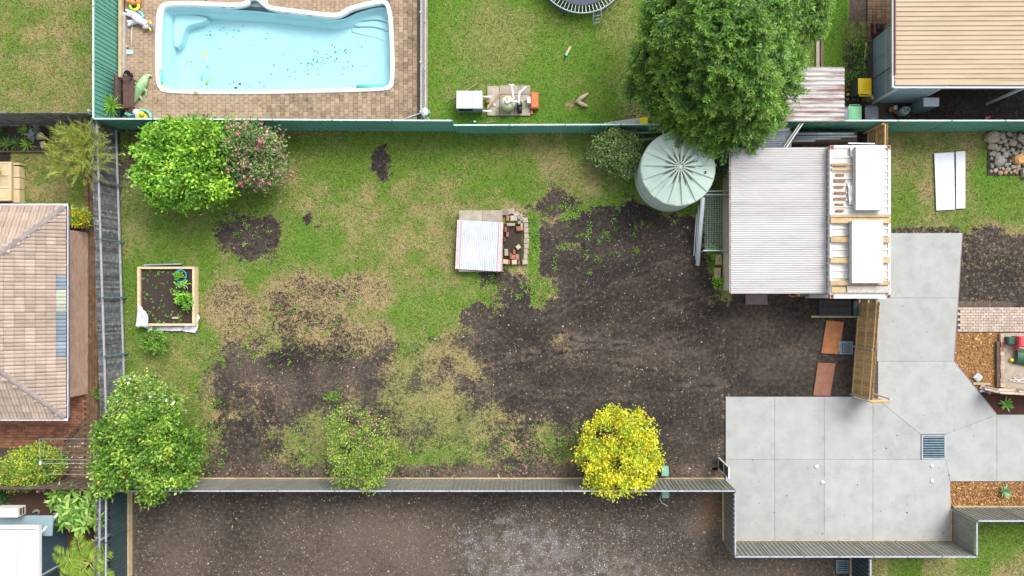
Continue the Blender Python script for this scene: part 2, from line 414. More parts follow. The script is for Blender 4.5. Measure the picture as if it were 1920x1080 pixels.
    gv = np.maximum(np.maximum(blob(985, 1035, 120, 62, .5), blob(1060, 1075, 190, 45, .5)), np.maximum(blob(940, 1060, 70, 40, .5)*.9, .55*blob(1180, 1020, 80, 40, .6)))
    gr = gr+low*np.clip(gv*(.45+1.9*(fbm(px/13, py/13, 71)-.45)), 0, 1)
    so = so+low*(.10+.18*sstep(930, 1010, py)+.1*(mid-.5)+.30*rect(1290, 905, 1357, 1000, 22))
    mu = mu+low*rect(1310, 905, 1357, 1000, 25)*.35
    # mulch beds
    mu = mu+rect(1780, 903, 2000, 952)+rect(1786, 620, 1885, 735, 6)*.62+rect(1690, 560, 1800, 745)*.0
    lay(np.clip(rect(1780, 903, 2000, 952)+rect(1786, 620, 1885, 735), 0, 1), 0, .5)
    mu = mu+blob(1850, 475, 70, 48, .4)*.14
    so = so+rect(1795, 565, 1900, 580, 3)*.5
    g = g*(1-rect(1660, 170, 2000, 236)); so = so-rect(1660, 160, 2000, 236)*.15
    return np.clip(g, -.2, 1), np.clip(d, 0, 1.05), np.clip(hue, 0, 1), np.clip(gr, 0, 1), np.clip(mu, 0, 1), np.clip(so, 0, 1)

def axis(lo, hi, st, far):
    a = np.arange(lo, hi+1e-6, st)
    return np.concatenate([[-far, -far*.5, -60, lo-8, lo-2], a, [hi+2, hi+8, 60, far*.5, far]])
gx = axis(-25.4, 22.6, .065, 400.0); gy = axis(-13.9, 14.5, .065, 400.0)
GX, GY = np.meshgrid(gx, gy)
fx, fy = GX*SPX+NX, NY-GY*SPX
g_, d_, h_, gr_, mu_, so_ = [a.ravel() for a in field(fx.ravel(), fy.ravel())]
GZ = (.030*(fbm(GX.ravel()*2.2, GY.ravel()*2.2, 60)-.5)+.022*(fbm(GX.ravel()*9, GY.ravel()*9, 64)-.5))*np.clip(1.1-g_*.6, 0, 1)
hard = np.zeros_like(GZ)
for (x0, y0, x1, y1) in ((225,-80,803,228),(1355,432,1990,1020),(-80,690,196,925),(1580,-80,1680,235),(905,155,1002,222)):
    hard = np.maximum(hard, ((fx.ravel() > x0) & (fx.ravel() < x1) & (fy.ravel() > y0) & (fy.ravel() < y1))*1.0)
GZ = np.where(hard > 0, -.02+GZ*.2, GZ) - .008
nxv, nyv = len(gx), len(gy)
ii, jj = np.meshgrid(np.arange(nxv-1), np.arange(nyv-1))
F = np.stack([jj*nxv+ii, jj*nxv+ii+1, (jj+1)*nxv+ii+1, (jj+1)*nxv+ii], -1).reshape(-1, 4)
cx = (gx[:-1]+gx[1:])/2; cy = (gy[:-1]+gy[1:])/2
CXX, CYY = np.meshgrid(cx, cy)
holes = inpoly(CXX.ravel(), CYY.ravel(), inset(POOLM, .09))
F = F[~holes]
gme = arrays('ground', np.stack([GX.ravel(), GY.ravel(), GZ], 1), F, np.stack([g_, d_, h_], 1))
at = gme.color_attributes.new('Bed', 'FLOAT_COLOR', 'POINT')
at.data.foreach_set('color', np.stack([gr_, mu_, so_, np.ones_like(so_)], 1).astype(np.float32).ravel())
gme.polygons.foreach_set('use_smooth', np.ones(len(F), bool))

GRASS_DARK, GRASS_LUSH, GRASS_OLIVE, GRASS_DRY = (.055, .120, .018), (.120, .270, .016), (.150, .215, .032), (.325, .245, .125)
def ground_material():
    m, t, b = nodes('ground')
    g = t.nodes.new('ShaderNodeNewGeometry'); pos = g.outputs['Position']
    def attr(nm):
        a = t.nodes.new('ShaderNodeAttribute'); a.attribute_name = nm
        s = t.nodes.new('ShaderNodeSeparateColor'); t.links.new(a.outputs['Color'], s.inputs[0]); return s.outputs
    A = attr('Col'); B = attr('Bed')
    nf = noise_node(t, pos, 22, 4, .7); nm = noise_node(t, pos, 6, 5, .65); nb = noise_node(t, pos, 1.6, 4, .6); ns = noise_node(t, pos, 48, 3, .6)
    cov = rampn(t, mth(t, 'ADD', A[0], mth(t, 'ADD', mth(t, 'MULTIPLY', mth(t, 'SUBTRACT', nf, .5), 2.6), mth(t, 'MULTIPLY', mth(t, 'SUBTRACT', nm, .5), 1.6))), .30, .72)
    dry = rampn(t, mth(t, 'ADD', A[1], mth(t, 'ADD', mth(t, 'MULTIPLY', mth(t, 'SUBTRACT', nf, .5), 1.8), mth(t, 'MULTIPLY', mth(t, 'SUBTRACT', nm, .5), 1.3))), .02, .98)
    lush = mixc(t, A[2], GRASS_OLIVE, GRASS_LUSH)
    lush = mixc(t, rampn(t, ns, .35, .62), GRASS_DARK, lush)
    gc = mixc(t, dry, lush, GRASS_DRY)
    gc = mixc(t, mth(t, 'MULTIPLY', rampn(t, nf, .52, .32), .7), gc, (.04, .055, .015))
    soil = mixc(t, rampn(t, mth(t, 'ADD', B[2], mth(t, 'MULTIPLY', mth(t, 'SUBTRACT', nm, .5), 1.2)), .0, .95), (.021, .0185, .018), (.115, .09, .072))
    soil = mixc(t, mth(t, 'MULTIPLY', rampn(t, ns, .58, .72), .55), soil, (.20, .155, .12))
    soil = mixc(t, mth(t, 'MULTIPLY', rampn(t, nf, .45, .3), .5), soil, (.014, .012, .011))
    mul = mixc(t, rampn(t, ns, .35, .65), (.19, .085, .03), (.42, .24, .095))
    mul = mixc(t, rampn(t, nf, .5, .32), mul, (.07, .03, .015))
    soil = mixc(t, rampn(t, mth(t, 'ADD', B[1], mth(t, 'MULTIPLY', mth(t, 'SUBTRACT', nf, .5), .5)), .1, .75), soil, mul)
    vo = t.nodes.new('ShaderNodeTexVoronoi'); vo.inputs['Scale'].default_value = 26; t.links.new(pos, vo.inputs['Vector'])
    grav = mixc(t, vo.outputs['Distance'], (.27, .25, .25), (.09, .082, .084))
    soil = mixc(t, mth(t, 'MULTIPLY', rampn(t, mth(t, 'ADD', B[0], mth(t, 'MULTIPLY', mth(t, 'SUBTRACT', nf, .5), 2.2)), .25, .8), .55), soil, grav)
    c = mixc(t, cov, soil, gc)
    t.links.new(c, b.inputs['Base Color']); b.inputs['Roughness'].default_value = .95; b.inputs['Specular IOR Level'].default_value = .15
    bn = t.nodes.new('ShaderNodeBump'); bn.inputs['Strength'].default_value = .9; bn.inputs['Distance'].default_value = .035
    t.links.new(mth(t, 'ADD', nf, mth(t, 'MULTIPLY', ns, .5)), bn.inputs['Height']); t.links.new(bn.outputs[0], b.inputs['Normal'])
    return m
gme.materials.append(ground_material())
ground = struct(link('ground', gme))

# ---- loose grass, weeds and litter standing on that ground
def scatter(n, prob, seed, box=None):
    r = np.random.default_rng(seed)
    x = r.uniform(-24.5, 22, n); y = r.uniform(-13.2, 13.8, n)
    if box: x = P(r.uniform(box[0], box[2], n), 0)[0]; y = P(0, r.uniform(box[1], box[3], n))[1]
    f = field(x*SPX+NX, NY-y*SPX)
    keep = r.random(n) < prob(x*SPX+NX, NY-y*SPX, f)
    return x[keep], y[keep], [a[keep] for a in f], r
NOGO = [(232,-90,800,226),(1360,436,1803,1016),(1700,620,1870,800),(1790,572,2000,622),(1870,615,2000,740),(905,155,1002,222),(-90,388,182,925),(858,392,992,512),(258,500,366,612),(1355,275,1672,560),(1450,125,1585,230),(1636,-90,2000,195),(1780,776,2000,905),(-90,236,30,400),(1600,-90,1640,90),(1526,-90,1544,130)]
def clear(px, py):
    k = np.ones_like(px)
    for x0, y0, x1, y1 in NOGO: k = k*~((px > x0) & (px < x1) & (py > y0) & (py < y1))
    return k
def blades(name, label, n, prob, seed, l0, l1, wd, parent=None):
    x, y, f, r = scatter(n, prob, seed); m = len(x)
    a = r.uniform(0, 2*np.pi, m); L = r.uniform(l0, l1, m); lean = r.uniform(.35, .95, m)
    dx, dy = np.cos(a), np.sin(a); ww = wd*r.uniform(.6, 1.3, m)
    z0 = np.full(m, -.008)
    b1 = np.stack([x-dy*ww, y+dx*ww, z0], 1); b2 = np.stack([x+dy*ww, y-dx*ww, z0], 1)
    tp = np.stack([x+dx*L*lean, y+dy*L*lean, z0+.012+L*np.sqrt(1-lean**2)*.7], 1)
    V = np.stack([b1, b2, tp], 1).reshape(-1, 3); Fc = np.arange(3*m).reshape(-1, 3)
    dry = np.clip(f[1]+r.normal(0, .28, m), 0, 1)[:, None]; hue = np.clip(f[2]+r.normal(0, .2, m), 0, 1)[:, None]
    c = np.array(GRASS_OLIVE)*(1-hue)+np.array(GRASS_LUSH)*hue
    c = (c*(1-dry)+np.array(GRASS_DRY)*dry)*r.uniform(.45, 1.55, (m, 1))
    o = link(name, arrays(name, V, Fc, np.repeat(c, 3, 0), LEAF)); stuff(o); tag(o, label, 'grass'); return o
blades('lawn_grass', 'patchy green and straw coloured grass covering the yards', 420000, lambda px, py, f: clear(px, py)*np.clip(f[0]*1.1-.15, 0, 1)*.62, 3, .06, .15, .015)
blades('weed_tufts', 'bright green weed tufts dotted through the bare soil', 60000, lambda px, py, f: clear(px, py)*np.clip(((f[0] > .3) & (f[0] < .8))*.35+.5*((px > 236)&(px < 1180)&(abs(py-251+5*np.sin(px/17)) < 4))+.4*((abs(px-238-3*np.sin(py/23)) < 5)&(py > 250)&(py < 900))+.25*((py > 892)&(py < 900)&(px > 400)&(px < 1340)), 0, 1), 5, .06, .16, .016)

def flakes(name, label, cat, n, prob, seed, s0, s1, pal, tall=.5, zb=.0, box=None):
    x, y, f, r = scatter(n, prob, seed, box); m = len(x)
    a = r.uniform(0, 2*np.pi, m); L = r.uniform(s0, s1, m)*np.exp(r.normal(0, .3, m)); W = L*r.uniform(.3, .9, m); h = W*tall
    dx, dy = np.cos(a), np.sin(a)
    def pt(u, v, z): return np.stack([x+dx*L*u-dy*W*v, y+dy*L*u+dx*W*v, zb+z], 1)
    V = np.stack([pt(-.5, -.1, 0*x-.01), pt(0, -.5, 0*x-.01), pt(.5, .1, 0*x-.01), pt(-.05, .5, 0*x-.01), pt(0, 0, h)], 1).reshape(-1, 3)
    Fc = (np.arange(m)[:, None, None]*5+np.array([[0,1,4],[1,2,4],[2,3,4],[3,0,4]])).reshape(-1, 3)
    pal = np.array(pal); c = pal[r.integers(0, len(pal), m)]*r.uniform(.6, 1.25, (m, 1))
    o = link(name, arrays(name, V, Fc, np.repeat(c, 5, 0), LITTER)); stuff(o); tag(o, label, cat); return o
# leaves blown onto the concrete
SOILP = lambda px, py, f: clear(px, py)*np.clip(1-f[0]*1.6, 0, 1)*(px > 230)*(py > 330)*(px < 1640)
flakes('leaf_litter', 'pale leaf and bark litter speckled over the dark soil', 'litter', 90000, lambda px, py, f: SOILP(px, py, f)*(.14+.9*f[5]), 8, .022, .060, [(.30,.22,.14),(.36,.29,.20),(.22,.15,.10),(.42,.36,.28)], .3)
flakes('soil_clods', 'crumbly dark soil clods scattered across the bare yard', 'soil', 70000, lambda px, py, f: SOILP(px, py, f)*(py < 902)*.42, 9, .04, .11, [(.045,.036,.03),(.03,.024,.021),(.075,.058,.046)], .55)
flakes('fence_line_rubble', 'brown soil lumps heaped along the lower grey fence', 'rubble', 60000, lambda px, py, f: clear(px, py)*(py > 870)*(py < 899)*(px > 390)*(px < 1356)*.9, 10, .06, .16, [(.13,.085,.06),(.09,.06,.045),(.19,.13,.09)], .6)
flakes('drive_gravel', 'pale grey gravel spread over the lower dirt drive', 'gravel', 60000, lambda px, py, f: clear(px, py)*(f[3]*.62+.02)*(py > 925), 12, .02, .046, [(.34,.32,.32),(.27,.25,.255),(.19,.18,.185),(.42,.40,.395)], .5, box=(760, 925, 1350, 1130))
flakes('drive_litter', 'small pale stones and chips on the lower dirt drive', 'litter', 60000, lambda px, py, f: clear(px, py)*(py > 924)*(px > 255)*(px < 1590)*(.10+.1*f[5]), 13, .018, .05, [(.42,.36,.29),(.30,.23,.17),(.52,.48,.44)], .4)
flakes('bark_mulch', 'orange brown bark mulch chips in the garden beds', 'mulch', 40000, lambda px, py, f: np.clip(f[4]-.3, 0, 1)*(px > 1740)*1.2*~((px > 1872)&(py > 615)&(py < 740)), 14, .035, .10, [(.42,.22,.075),(.52,.31,.13),(.26,.12,.045),(.16,.075,.035)], .35, box=(1740, 430, 1990, 960))

flakes('blown_leaves', 'scattered brown leaves blown onto the pale concrete drive', 'leaves', 3000, lambda px, py, f: .07*inpoly(px, py, [(1366,750),(1640,750),(1680,450),(1790,450),(1780,680),(1860,780),(1775,900),(1778,1005),(1366,1005)])+.5*((py > 1004)&(py < 1012)&(px > 1380)&(px < 1778))*.3, 19, .03, .07, [(.22,.15,.09),(.12,.09,.06),(.30,.24,.15)], .2, .072, (1360, 440, 1870, 1014))

# ================================================================ POOL AND DECK
deckm = MB()
deckP = [P(235,-60), P(800,-60), P(800,226), P(235,226)]
n_ = 0
gxs = np.arange(P(235,0)[0], P(800,0)[0], .5); gys = np.arange(P(0,226)[1], P(0,-60)[1], .5)
hole = inset(POOLM, .06)
dk = bpy.data.meshes.new('pool_deck')
import bmesh
bm = bmesh.new()
x0, y0 = P(235,226); x1, y1 = P(799,-60)
step = .1
nxx, nyy = int((x1-x0)/step), int((y1-y0)/step)
XX, YY = np.meshgrid(x0+(np.arange(nxx)+.5)*step, y0+(np.arange(nyy)+.5)*step)
inn = inpoly(XX, YY, hole)
vsd = {}
def gv_(i, j):
    if (i, j) not in vsd: vsd[(i, j)] = bm.verts.new((x0+i*step, y0+j*step, .0))
    return vsd[(i, j)]
for j in range(nyy):
    for i in range(nxx):
        if not inn[j, i]: bm.faces.new((gv_(i, j), gv_(i+1, j), gv_(i+1, j+1), gv_(i, j+1)))
bm.to_mesh(dk); bm.free(); dk.materials.append(m_bedding)
deck = struct(link('pool_deck', dk))
def pieces(parent, name, stuffname, spots, size, h, z, b, mt, jitter=.004, limit=300):
    """lay pieces one by one; those past the limit are joined into one part"""
    spots = sorted(spots, key=lambda q: math.hypot(q[0], q[1]))
    base = [MB().cbox(0, 0, 0, size[0]-rng.uniform(.006, .012), size[1]-rng.uniform(.006, .012), h, b).mesh(name) for _ in range(4)]
    for me in base: me.materials.append(mt)
    for i, (x, y, rz) in enumerate(spots[:limit]):
        o = link(name, base[i % 4], parent, (x, y, z+rng.uniform(-jitter, jitter))); o.rotation_euler = (rng.uniform(-.012, .012), rng.uniform(-.012, .012), rz+rng.uniform(-.015, .015))
    if len(spots) > limit:
        mb = MB()
        for x, y, rz in spots[limit:]:
            mb.cbox(x, y, z+rng.uniform(-jitter, jitter), size[0]-.009, size[1]-.009, h, b, rz+rng.uniform(-.015, .015))
        stuff(mb.build(stuffname, mt, parent))
spots = []
pw, pd = .20, .24
cut = inset(POOLM, .10)
nx_ = int((P(790,0)[0]-P(236,0)[0])/pw); ny_ = int((P(0,-40)[1]-P(0,225)[1])/pd)
for i in range(nx_):
    for j in range(-1, ny_):
        x = P(236,0)[0]+(i+.5)*pw; y = P(0,225)[1]+(j+.5+(.5 if i % 2 else 0))*pd
        if y > P(0,-40)[1] or y < P(0,226.5)[1]: continue
        spots.append((x, y, 0))
ok = ~inpoly(np.array([q[0] for q in spots]), np.array([q[1] for q in spots]), cut)
pieces(deck, 'paver', 'pavers', [q for q, k in zip(spots, ok) if k], (pw, pd), .045, .002, .006, m_paver)

pool = thing('swimming_pool', 'white rimmed fibreglass pool full of pale blue water on the paved deck', 'pool', (*P(515, 90), 0))
m_gel = mat('pool_gelcoat', (.78, .80, .80), (.72, .75, .76), 3, .35)
m_shell = mat('pool_shell', (.50, .72, .765), (.54, .745, .785), .8, .5, stain=(.41, .67, .735), sscale=.45, samt=(.5, .8))
mb = MB(); n = len(POOLM)
o0 = POOLM; o1 = inset(POOLM, .012); o2 = inset(POOLM, .15); o3 = inset(POOLM, .185); o4 = inset(POOLM, .20)
rings = [[(x, y, -.01) for x, y in o0], [(x, y, .075) for x, y in o0], [(x, y, .09) for x, y in o1], [(x, y, .085) for x, y in o2], [(x, y, .06) for x, y in o3], [(x, y, -.13) for x, y in o4]]
mb.add(sum(rings, []), [(j*n+k, j*n+(k+1) % n, (j+1)*n+(k+1) % n, (j+1)*n+k) for j in range(len(rings)-1) for k in range(n)])
mb.build('coping', m_gel, pool, True)
# shell: wall, ledge, sloping floor
def simp(poly, k): return poly[::k]
def pz(x, y): return -.85+.03*(x+11.8)
mb = MB()
PI_ = chaikin([(292,95),(294,40),(297,14),(312,3),(380,4),(458,8),(510,13),(570,20),(628,27),(645,24),(662,15),(690,6),(718,1),(730,8),(737,35),(740,100),(740,150),(736,166),(722,172),(600,175),(480,178),(312,177),(298,168),(293,150)][::-1], 2)
PI_ = [P(*q) for q in PI_]; n2 = len(PI_)
s0 = inset(PI_, .20); s1 = inset(PI_, .25); s2 = inset(PI_, .32); s3 = inset(PI_, .42)
cxm, cym = P(515, 95)
def toward(poly, k): return [(cxm+(x-cxm)*k, cym+(y-cym)*(.25+.75*k)) for x, y in poly]
rings = [[(x, y, -.12) for x, y in s0], [(x, y, -.40) for x, y in s1], [(x, y, -.43) for x, y in s2], [(x, y, pz(x, y)-.08) for x, y in s3]]
mb.add(sum(rings, []), [(j*n2+k, j*n2+(k+1) % n2, (j+1)*n2+(k+1) % n2, (j+1)*n2+k) for j in range(len(rings)-1) for k in range(n2)])
mb.build('shell', m_shell, pool, True)
fa, fb = P(290, 182), P(745, -5)
MB().add([(fa[0], fa[1], pz(fa[0], 0)), (fb[0], fa[1], pz(fb[0], 0)), (fb[0], fb[1], pz(fb[0], 0)), (fa[0], fb[1], pz(fa[0], 0))], [(0, 1, 2, 3)]).build('floor', m_shell, pool)
m_step = mat('pool_step', (.54, .74, .78), (.51, .725, .765), 2, .5)
# corner bench in the north-west and fan of steps in the north-east
bp = chaikin([(313,22),(318,18),(345,18),(378,22),(374,31),(338,38),(332,52),(326,75),(316,82),(312,70)], 2)
MB().prism([P(*q) for q in bp], -1.2, -.55, .03).build('bench', m_step, pool)
for k, (zz, poly) in enumerate(((-.52, [(655,24),(690,14),(722,10),(731,40),(722,33),(700,26),(668,30)]), (-.62, [(650,32),(668,30),(700,26),(722,33),(733,45),(733,56),(715,45),(690,38),(662,40)]), (-.70, [(645,46),(662,40),(690,38),(715,45),(733,56),(733,76),(700,60),(670,54)]))):
    MB().prism([P(*q) for q in chaikin(poly, 2)], -1.2, zz, .025).build('step', m_step, pool)
MB().prism([P(*q, -.5) for q in [(452,-16),(508,-16),(508,19),(452,14)]], -.7, -.25).build('skimmer_well', m_gel, pool)
def water_material():
    m = bpy.data.materials.new('pool_water'); m.use_nodes = True; t = m.node_tree; t.nodes.clear()
    out = t.nodes.new('ShaderNodeOutputMaterial'); tr = t.nodes.new('ShaderNodeBsdfTransparent'); gl = t.nodes.new('ShaderNodeBsdfGlossy')
    tr.inputs['Color'].default_value = (.86, .965, .98, 1); gl.inputs['Roughness'].default_value = .03
    fr = t.nodes.new('ShaderNodeFresnel'); fr.inputs['IOR'].default_value = 1.33
    mx = t.nodes.new('ShaderNodeMixShader')
    g = t.nodes.new('ShaderNodeNewGeometry'); bn = t.nodes.new('ShaderNodeBump'); bn.inputs['Strength'].default_value = .25; bn.inputs['Distance'].default_value = .02
    t.links.new(noise_node(t, g.outputs['Position'], 5, 3), bn.inputs['Height'])
    t.links.new(bn.outputs[0], fr.inputs['Normal']); t.links.new(bn.outputs[0], gl.inputs['Normal'])
    t.links.new(fr.outputs[0], mx.inputs[0]); t.links.new(tr.outputs[0], mx.inputs[1]); t.links.new(gl.outputs[0], mx.inputs[2])
    t.links.new(mx.outputs[0], out.inputs['Surface']); return m
wp = inset(POOLM, .195)
MB().add([(x, y, -.075) for x, y in wp], [tuple(range(n))]).build('water', water_material(), pool)
# leaves lying on the pool floor
def pool_debris():
    r = np.random.default_rng(5); pts = []
    for cx_, cy_, sx, sy, k in ((625,118,45,25,44),(440,62,60,12,18),(390,65,12,8,10),(590,125,16,10,22),(505,90,70,30,22),(690,60,20,8,5),(540,140,30,12,10),(660,95,40,25,26),(360,130,20,30,10),(470,160,40,5,10)):
        for _ in range(k): pts.append((r.normal(cx_, sx*.6), r.normal(cy_, sy*.6)))
    V = []; Fc = []; C = []
    for px, py in pts:
        if not (312 < px < 728 and 30 < py < 164): continue
        z = -.98; 
        x, y = P(px, py, z); z = pz(x, y)+.03; a = r.uniform(0, 6.28); L = r.uniform(.02, .055); W = L*r.uniform(.25, .6)
        b = len(V); dx, dy = math.cos(a), math.sin(a)
        V += [(x-dx*L, y-dy*L, z), (x-dy*W, y+dx*W, z+.012), (x+dx*L, y+dy*L, z), (x+dy*W, y-dx*W, z+.012)]; Fc.append((b, b+1, b+2, b+3)); C += [(.04, .14, .13)]*4
    o = link('sunken_leaves', arrays('sunken_leaves', np.array(V), np.array(Fc), np.array(C), LITTER)); stuff(o)
    tag(o, 'dark leaves sunk on the floor of the blue pool', 'leaves')
pool_debris()

# ================================================================ FENCES
def steel_fence(label, p0, p1, h, mt, cap, pw=2.37, side=1, plinth=None, name='steel_fence', pitch=.19, group='steel sheet fences', plinth_h=.22):
    """sheet fence from p0 to p1; ribs stand out to the left of the line for side=1"""
    a = Vector((*p0, 0)); b = Vector((*p1, 0)); L = (b-a).length; d = (b-a)/L; nn = Vector((-d.y, d.x, 0))*side
    t = thing(name, label, 'fence', tuple((a+b)/2), group)
    k = max(1, round(L/pw)); w_ = L/k; z0 = .06 if not plinth else plinth_h
    pm = MB().corr((.03, 0, 0), (0, 0, 1), (1, 0, 0), (0, side, 0), h-z0-.02, w_-.06, (w_-.06)/max(1, round((w_-.06)/pitch)), .032, 'rib', .006)
    me = pm.mesh('panel'); me.materials.append(mt)
    post = MB().box(-.026, -.03, 0, .026, .03, h+.015).mesh('post'); post.materials.append(mt)
    railm = MB().box(.028, -.028, h-.045, w_-.028, .028, h).mesh('top_rail'); railm.materials.append(cap)
    low = MB().box(.028, -.022, z0-.01, w_-.028, .022, z0+.03).mesh('bottom_rail'); low.materials.append(mt)
    rz = math.atan2(d.y, d.x)
    for i in range(k+1):
        o = link('post', post, t, a+d*(w_*i)); o.rotation_euler.z = rz
        if i < k:
            for nm, m_ in (('panel', me), ('top_rail', railm), ('bottom_rail', low)):
                o = link(nm, m_, t, a+d*(w_*i)); o.rotation_euler.z = rz
    if plinth:
        kk = max(1, round(L/2.4)); lw = L/kk
        pl = MB().cbox(lw/2, 0, 0, lw-.02, .05, plinth_h, .008).mesh('sleeper'); pl.materials.append(plinth)
        for i in range(kk):
            o = link('sleeper', pl, t, a+d*(lw*i)+nn*.06); o.rotation_euler.z = rz
    return t
def paling_fence(label, p0, p1, h, pmat, rmat, side=1, rails=(.3, 1.5), pw=.10, posts=2.3, postmat=None, name='paling_fence', group='timber paling fences', rw=.07, postw=.08, gap=.006, uneven=.02):
    a = Vector((*p0, 0)); b = Vector((*p1, 0)); L = (b-a).length; d = (b-a)/L; nn = Vector((-d.y, d.x, 0))*side; rz = math.atan2(d.y, d.x)
    t = thing(name, label, 'fence', tuple((a+b)/2), group)
    me = MB().cbox(0, 0, .03, pw-gap, .016, h-.03, .006).mesh('paling'); me.materials.append(pmat)
    k = int(L/pw)
    for i in range(k):
        o = link('paling', me, t, a+d*(pw*(i+.5))+Vector((0, 0, rng.uniform(-uneven, uneven)))); o.rotation_euler = (0, rng.uniform(-.008, .008), rz)
    kk = max(1, round(L/posts)); w_ = L/kk
    for zr in rails:
        for i in range(kk):
            m_ = MB().bar(a+d*(w_*i+.01)+nn*(.010+rw/2+.006)+Vector((0, 0, zr)), a+d*(w_*(i+1)-.01)+nn*(.016+rw/2)+Vector((0, 0, zr)), rw, .045)
            m_.build('rail', rmat, t)
    for i in range(kk+1):
        c = a+d*(w_*i)+nn*(.03+rw+postw/2)
        MB().cbox(c.x, c.y, 0, postw, postw, h-.1, .008, rz).build('post', postmat or rmat, t)
    return t
# green fences of the pool yard
FX = -18.63
steel_fence('tall green steel fence on the left edge of the pool deck', (FX, 7.33), (FX, 14.3), 1.8, m_green, m_greencap_sheen, side=-1)
steel_fence('taller length of green steel fence directly below the pool deck', (FX, 7.33), (-3.81, 7.25), 1.8, m_green, m_greencap_sheen, side=-1)
steel_fence('lower stepped down length of green steel fence below the grassy play lawn', (-3.78, 7.16), (7.9, 7.2), 1.42, m_green, m_greencap_sheen, side=-1)
steel_fence('green steel fence below the wheelie bins and tan roofed house', (8.0, 7.25), (23.5, 7.25), 1.8, m_green, m_greencap_sheen, side=-1)
# long dark paling fence between the yard and the tiled house
paling_fence('long dark mossy paling fence between tiled house and yard', (-18.33, -4.95), (-18.72, 7.25), 1.8, m_pal, m_railgrey, side=-1, rails=(.22, 1.5), posts=2.28, postmat=m_tealpost, rw=.075, postw=.06)
paling_fence('dark paling fence behind the dry lawn in the top left', (-26.5, 7.52), (-18.80, 7.52), 1.95, m_pal, m_railgrey, side=1, rails=(.4, 1.6), posts=3.2, postmat=m_galv)
paling_fence('brown paling fence between clothes line and leafy garden', (-26.0, -7.98), (-18.55, -7.98), 1.78, m_palbrown, m_palbrown, side=-1, rails=(.4, 1.5), posts=2.4)
paling_fence('ragged dark paling fence beside the palm in the bottom left', (-18.62, -14.2), (-18.55, -8.1), 1.75, m_pal, m_railgrey, side=-1, rails=(.3, 1.55), posts=2.3, uneven=.05)
steel_fence('dark blue steel fence with timber sleeper base in the bottom left', (-18.17, -8.2), (-18.17, -14.3), 1.7, m_iron, m_greycap_sheen, side=1, plinth=m_sleeper, plinth_h=.3)
GY_ = -8.06
steel_fence('long grey steel fence along the bottom of the yard', (-18.1, GY_), (7.91, GY_), 1.8, m_grey, m_greycap_sheen, side=1, plinth=m_sleeper, plinth_h=.12)
steel_fence('short grey steel fence on the left side of the concrete slab', (7.91, -8.12), (7.91, -10.72), 1.8, m_grey, m_greycap_sheen, side=-1, plinth=m_sleeper, plinth_h=.15)
steel_fence('grey steel fence along the bottom of the concrete slab', (7.91, -10.78), (17.89, -10.78), 1.8, m_grey, m_greycap_sheen, pw=1.44, side=1, plinth=m_sleeper, plinth_h=.12)
steel_fence('short grey steel fence on the right side of the concrete slab', (17.89, -10.72), (17.89, -9.36), 1.8, m_grey, m_greycap_sheen, side=1, plinth=m_sleeper, plinth_h=.15)
steel_fence('grey steel fence below the bark bed with the agave', (17.95, -9.30), (24.0, -9.30), 1.8, m_grey, m_greycap_sheen, side=1, plinth=m_sleeper, plinth_h=.12)
steel_fence('grey steel fence dividing the striped lawn from the dirt drive', (13.50, -10.86), (13.50, -14.3), 1.8, m_iron, m_greycap_sheen, side=-1, plinth=m_sleeper, plinth_h=.15)
# timber screens beside the driveway
paling_fence('new pine paling screen with three rails beside the concrete drive', (13.55, -4.32), (13.86, -.14), 1.85, m_pine, m_pinerail, side=1, rails=(.12, .95, 1.68), posts=2.1, postmat=m_galv, name='timber_screen', group='pine screens', postw=.05, rw=.06)
paling_fence('short pine return panel at the lower end of the pine screen', (13.52, -4.42), (14.38, -4.40), 1.8, m_pine, m_pinerail, side=1, rails=(.2, 1.6), posts=.9, postmat=m_white, name='timber_screen', group='pine screens', postw=.06)
paling_fence('pine side screen closing the gap above the shipping container', (14.2, 5.35), (14.2, 7.15), 1.8, m_pine, m_pinerail, side=1, rails=(.2, .95, 1.7), posts=1.8, name='timber_screen', group='pine screens')
paling_fence('white topped pine gate panel beside the dark mulch corner', (19.25, -4.12), (22.2, -4.30), 1.25, m_pine, m_whitemetal, side=1, rails=(.15, 1.15), posts=1.5, postmat=m_white, name='timber_screen', group='pine screens')

# white pool safety fence of pickets along the deck's right edge
pf = thing('pool_fence', 'white picket pool safety fence between deck and play lawn', 'fence', (*P(798, 100), 0))
fxp = P(798, 0)[0]; ya, yb = P(0, 224)[1], P(0, -50)[1]
pm = MB().box(-.011, -.011, .06, .011, .011, 1.22).mesh('picket'); pm.materials.append(m_white)
for i in range(int((yb-ya)/.105)):
    link('picket', pm, pf, (fxp, ya+.105*(i+.5), 0))
for zr in (.10, 1.10): MB().box(fxp-.018, ya, zr, fxp+.018, yb, zr+.035).build('rail', m_white, pf)
for i in range(4):
    MB().box(fxp-.027, ya+i*2.1-.027, 0, fxp+.027, ya+i*2.1+.027, 1.28).build('post', m_white, pf)
struct(MB().box(P(789,0)[0], ya, -.01, P(802,0)[0], yb, .05).build('deck_edge_strip', m_oldconc))

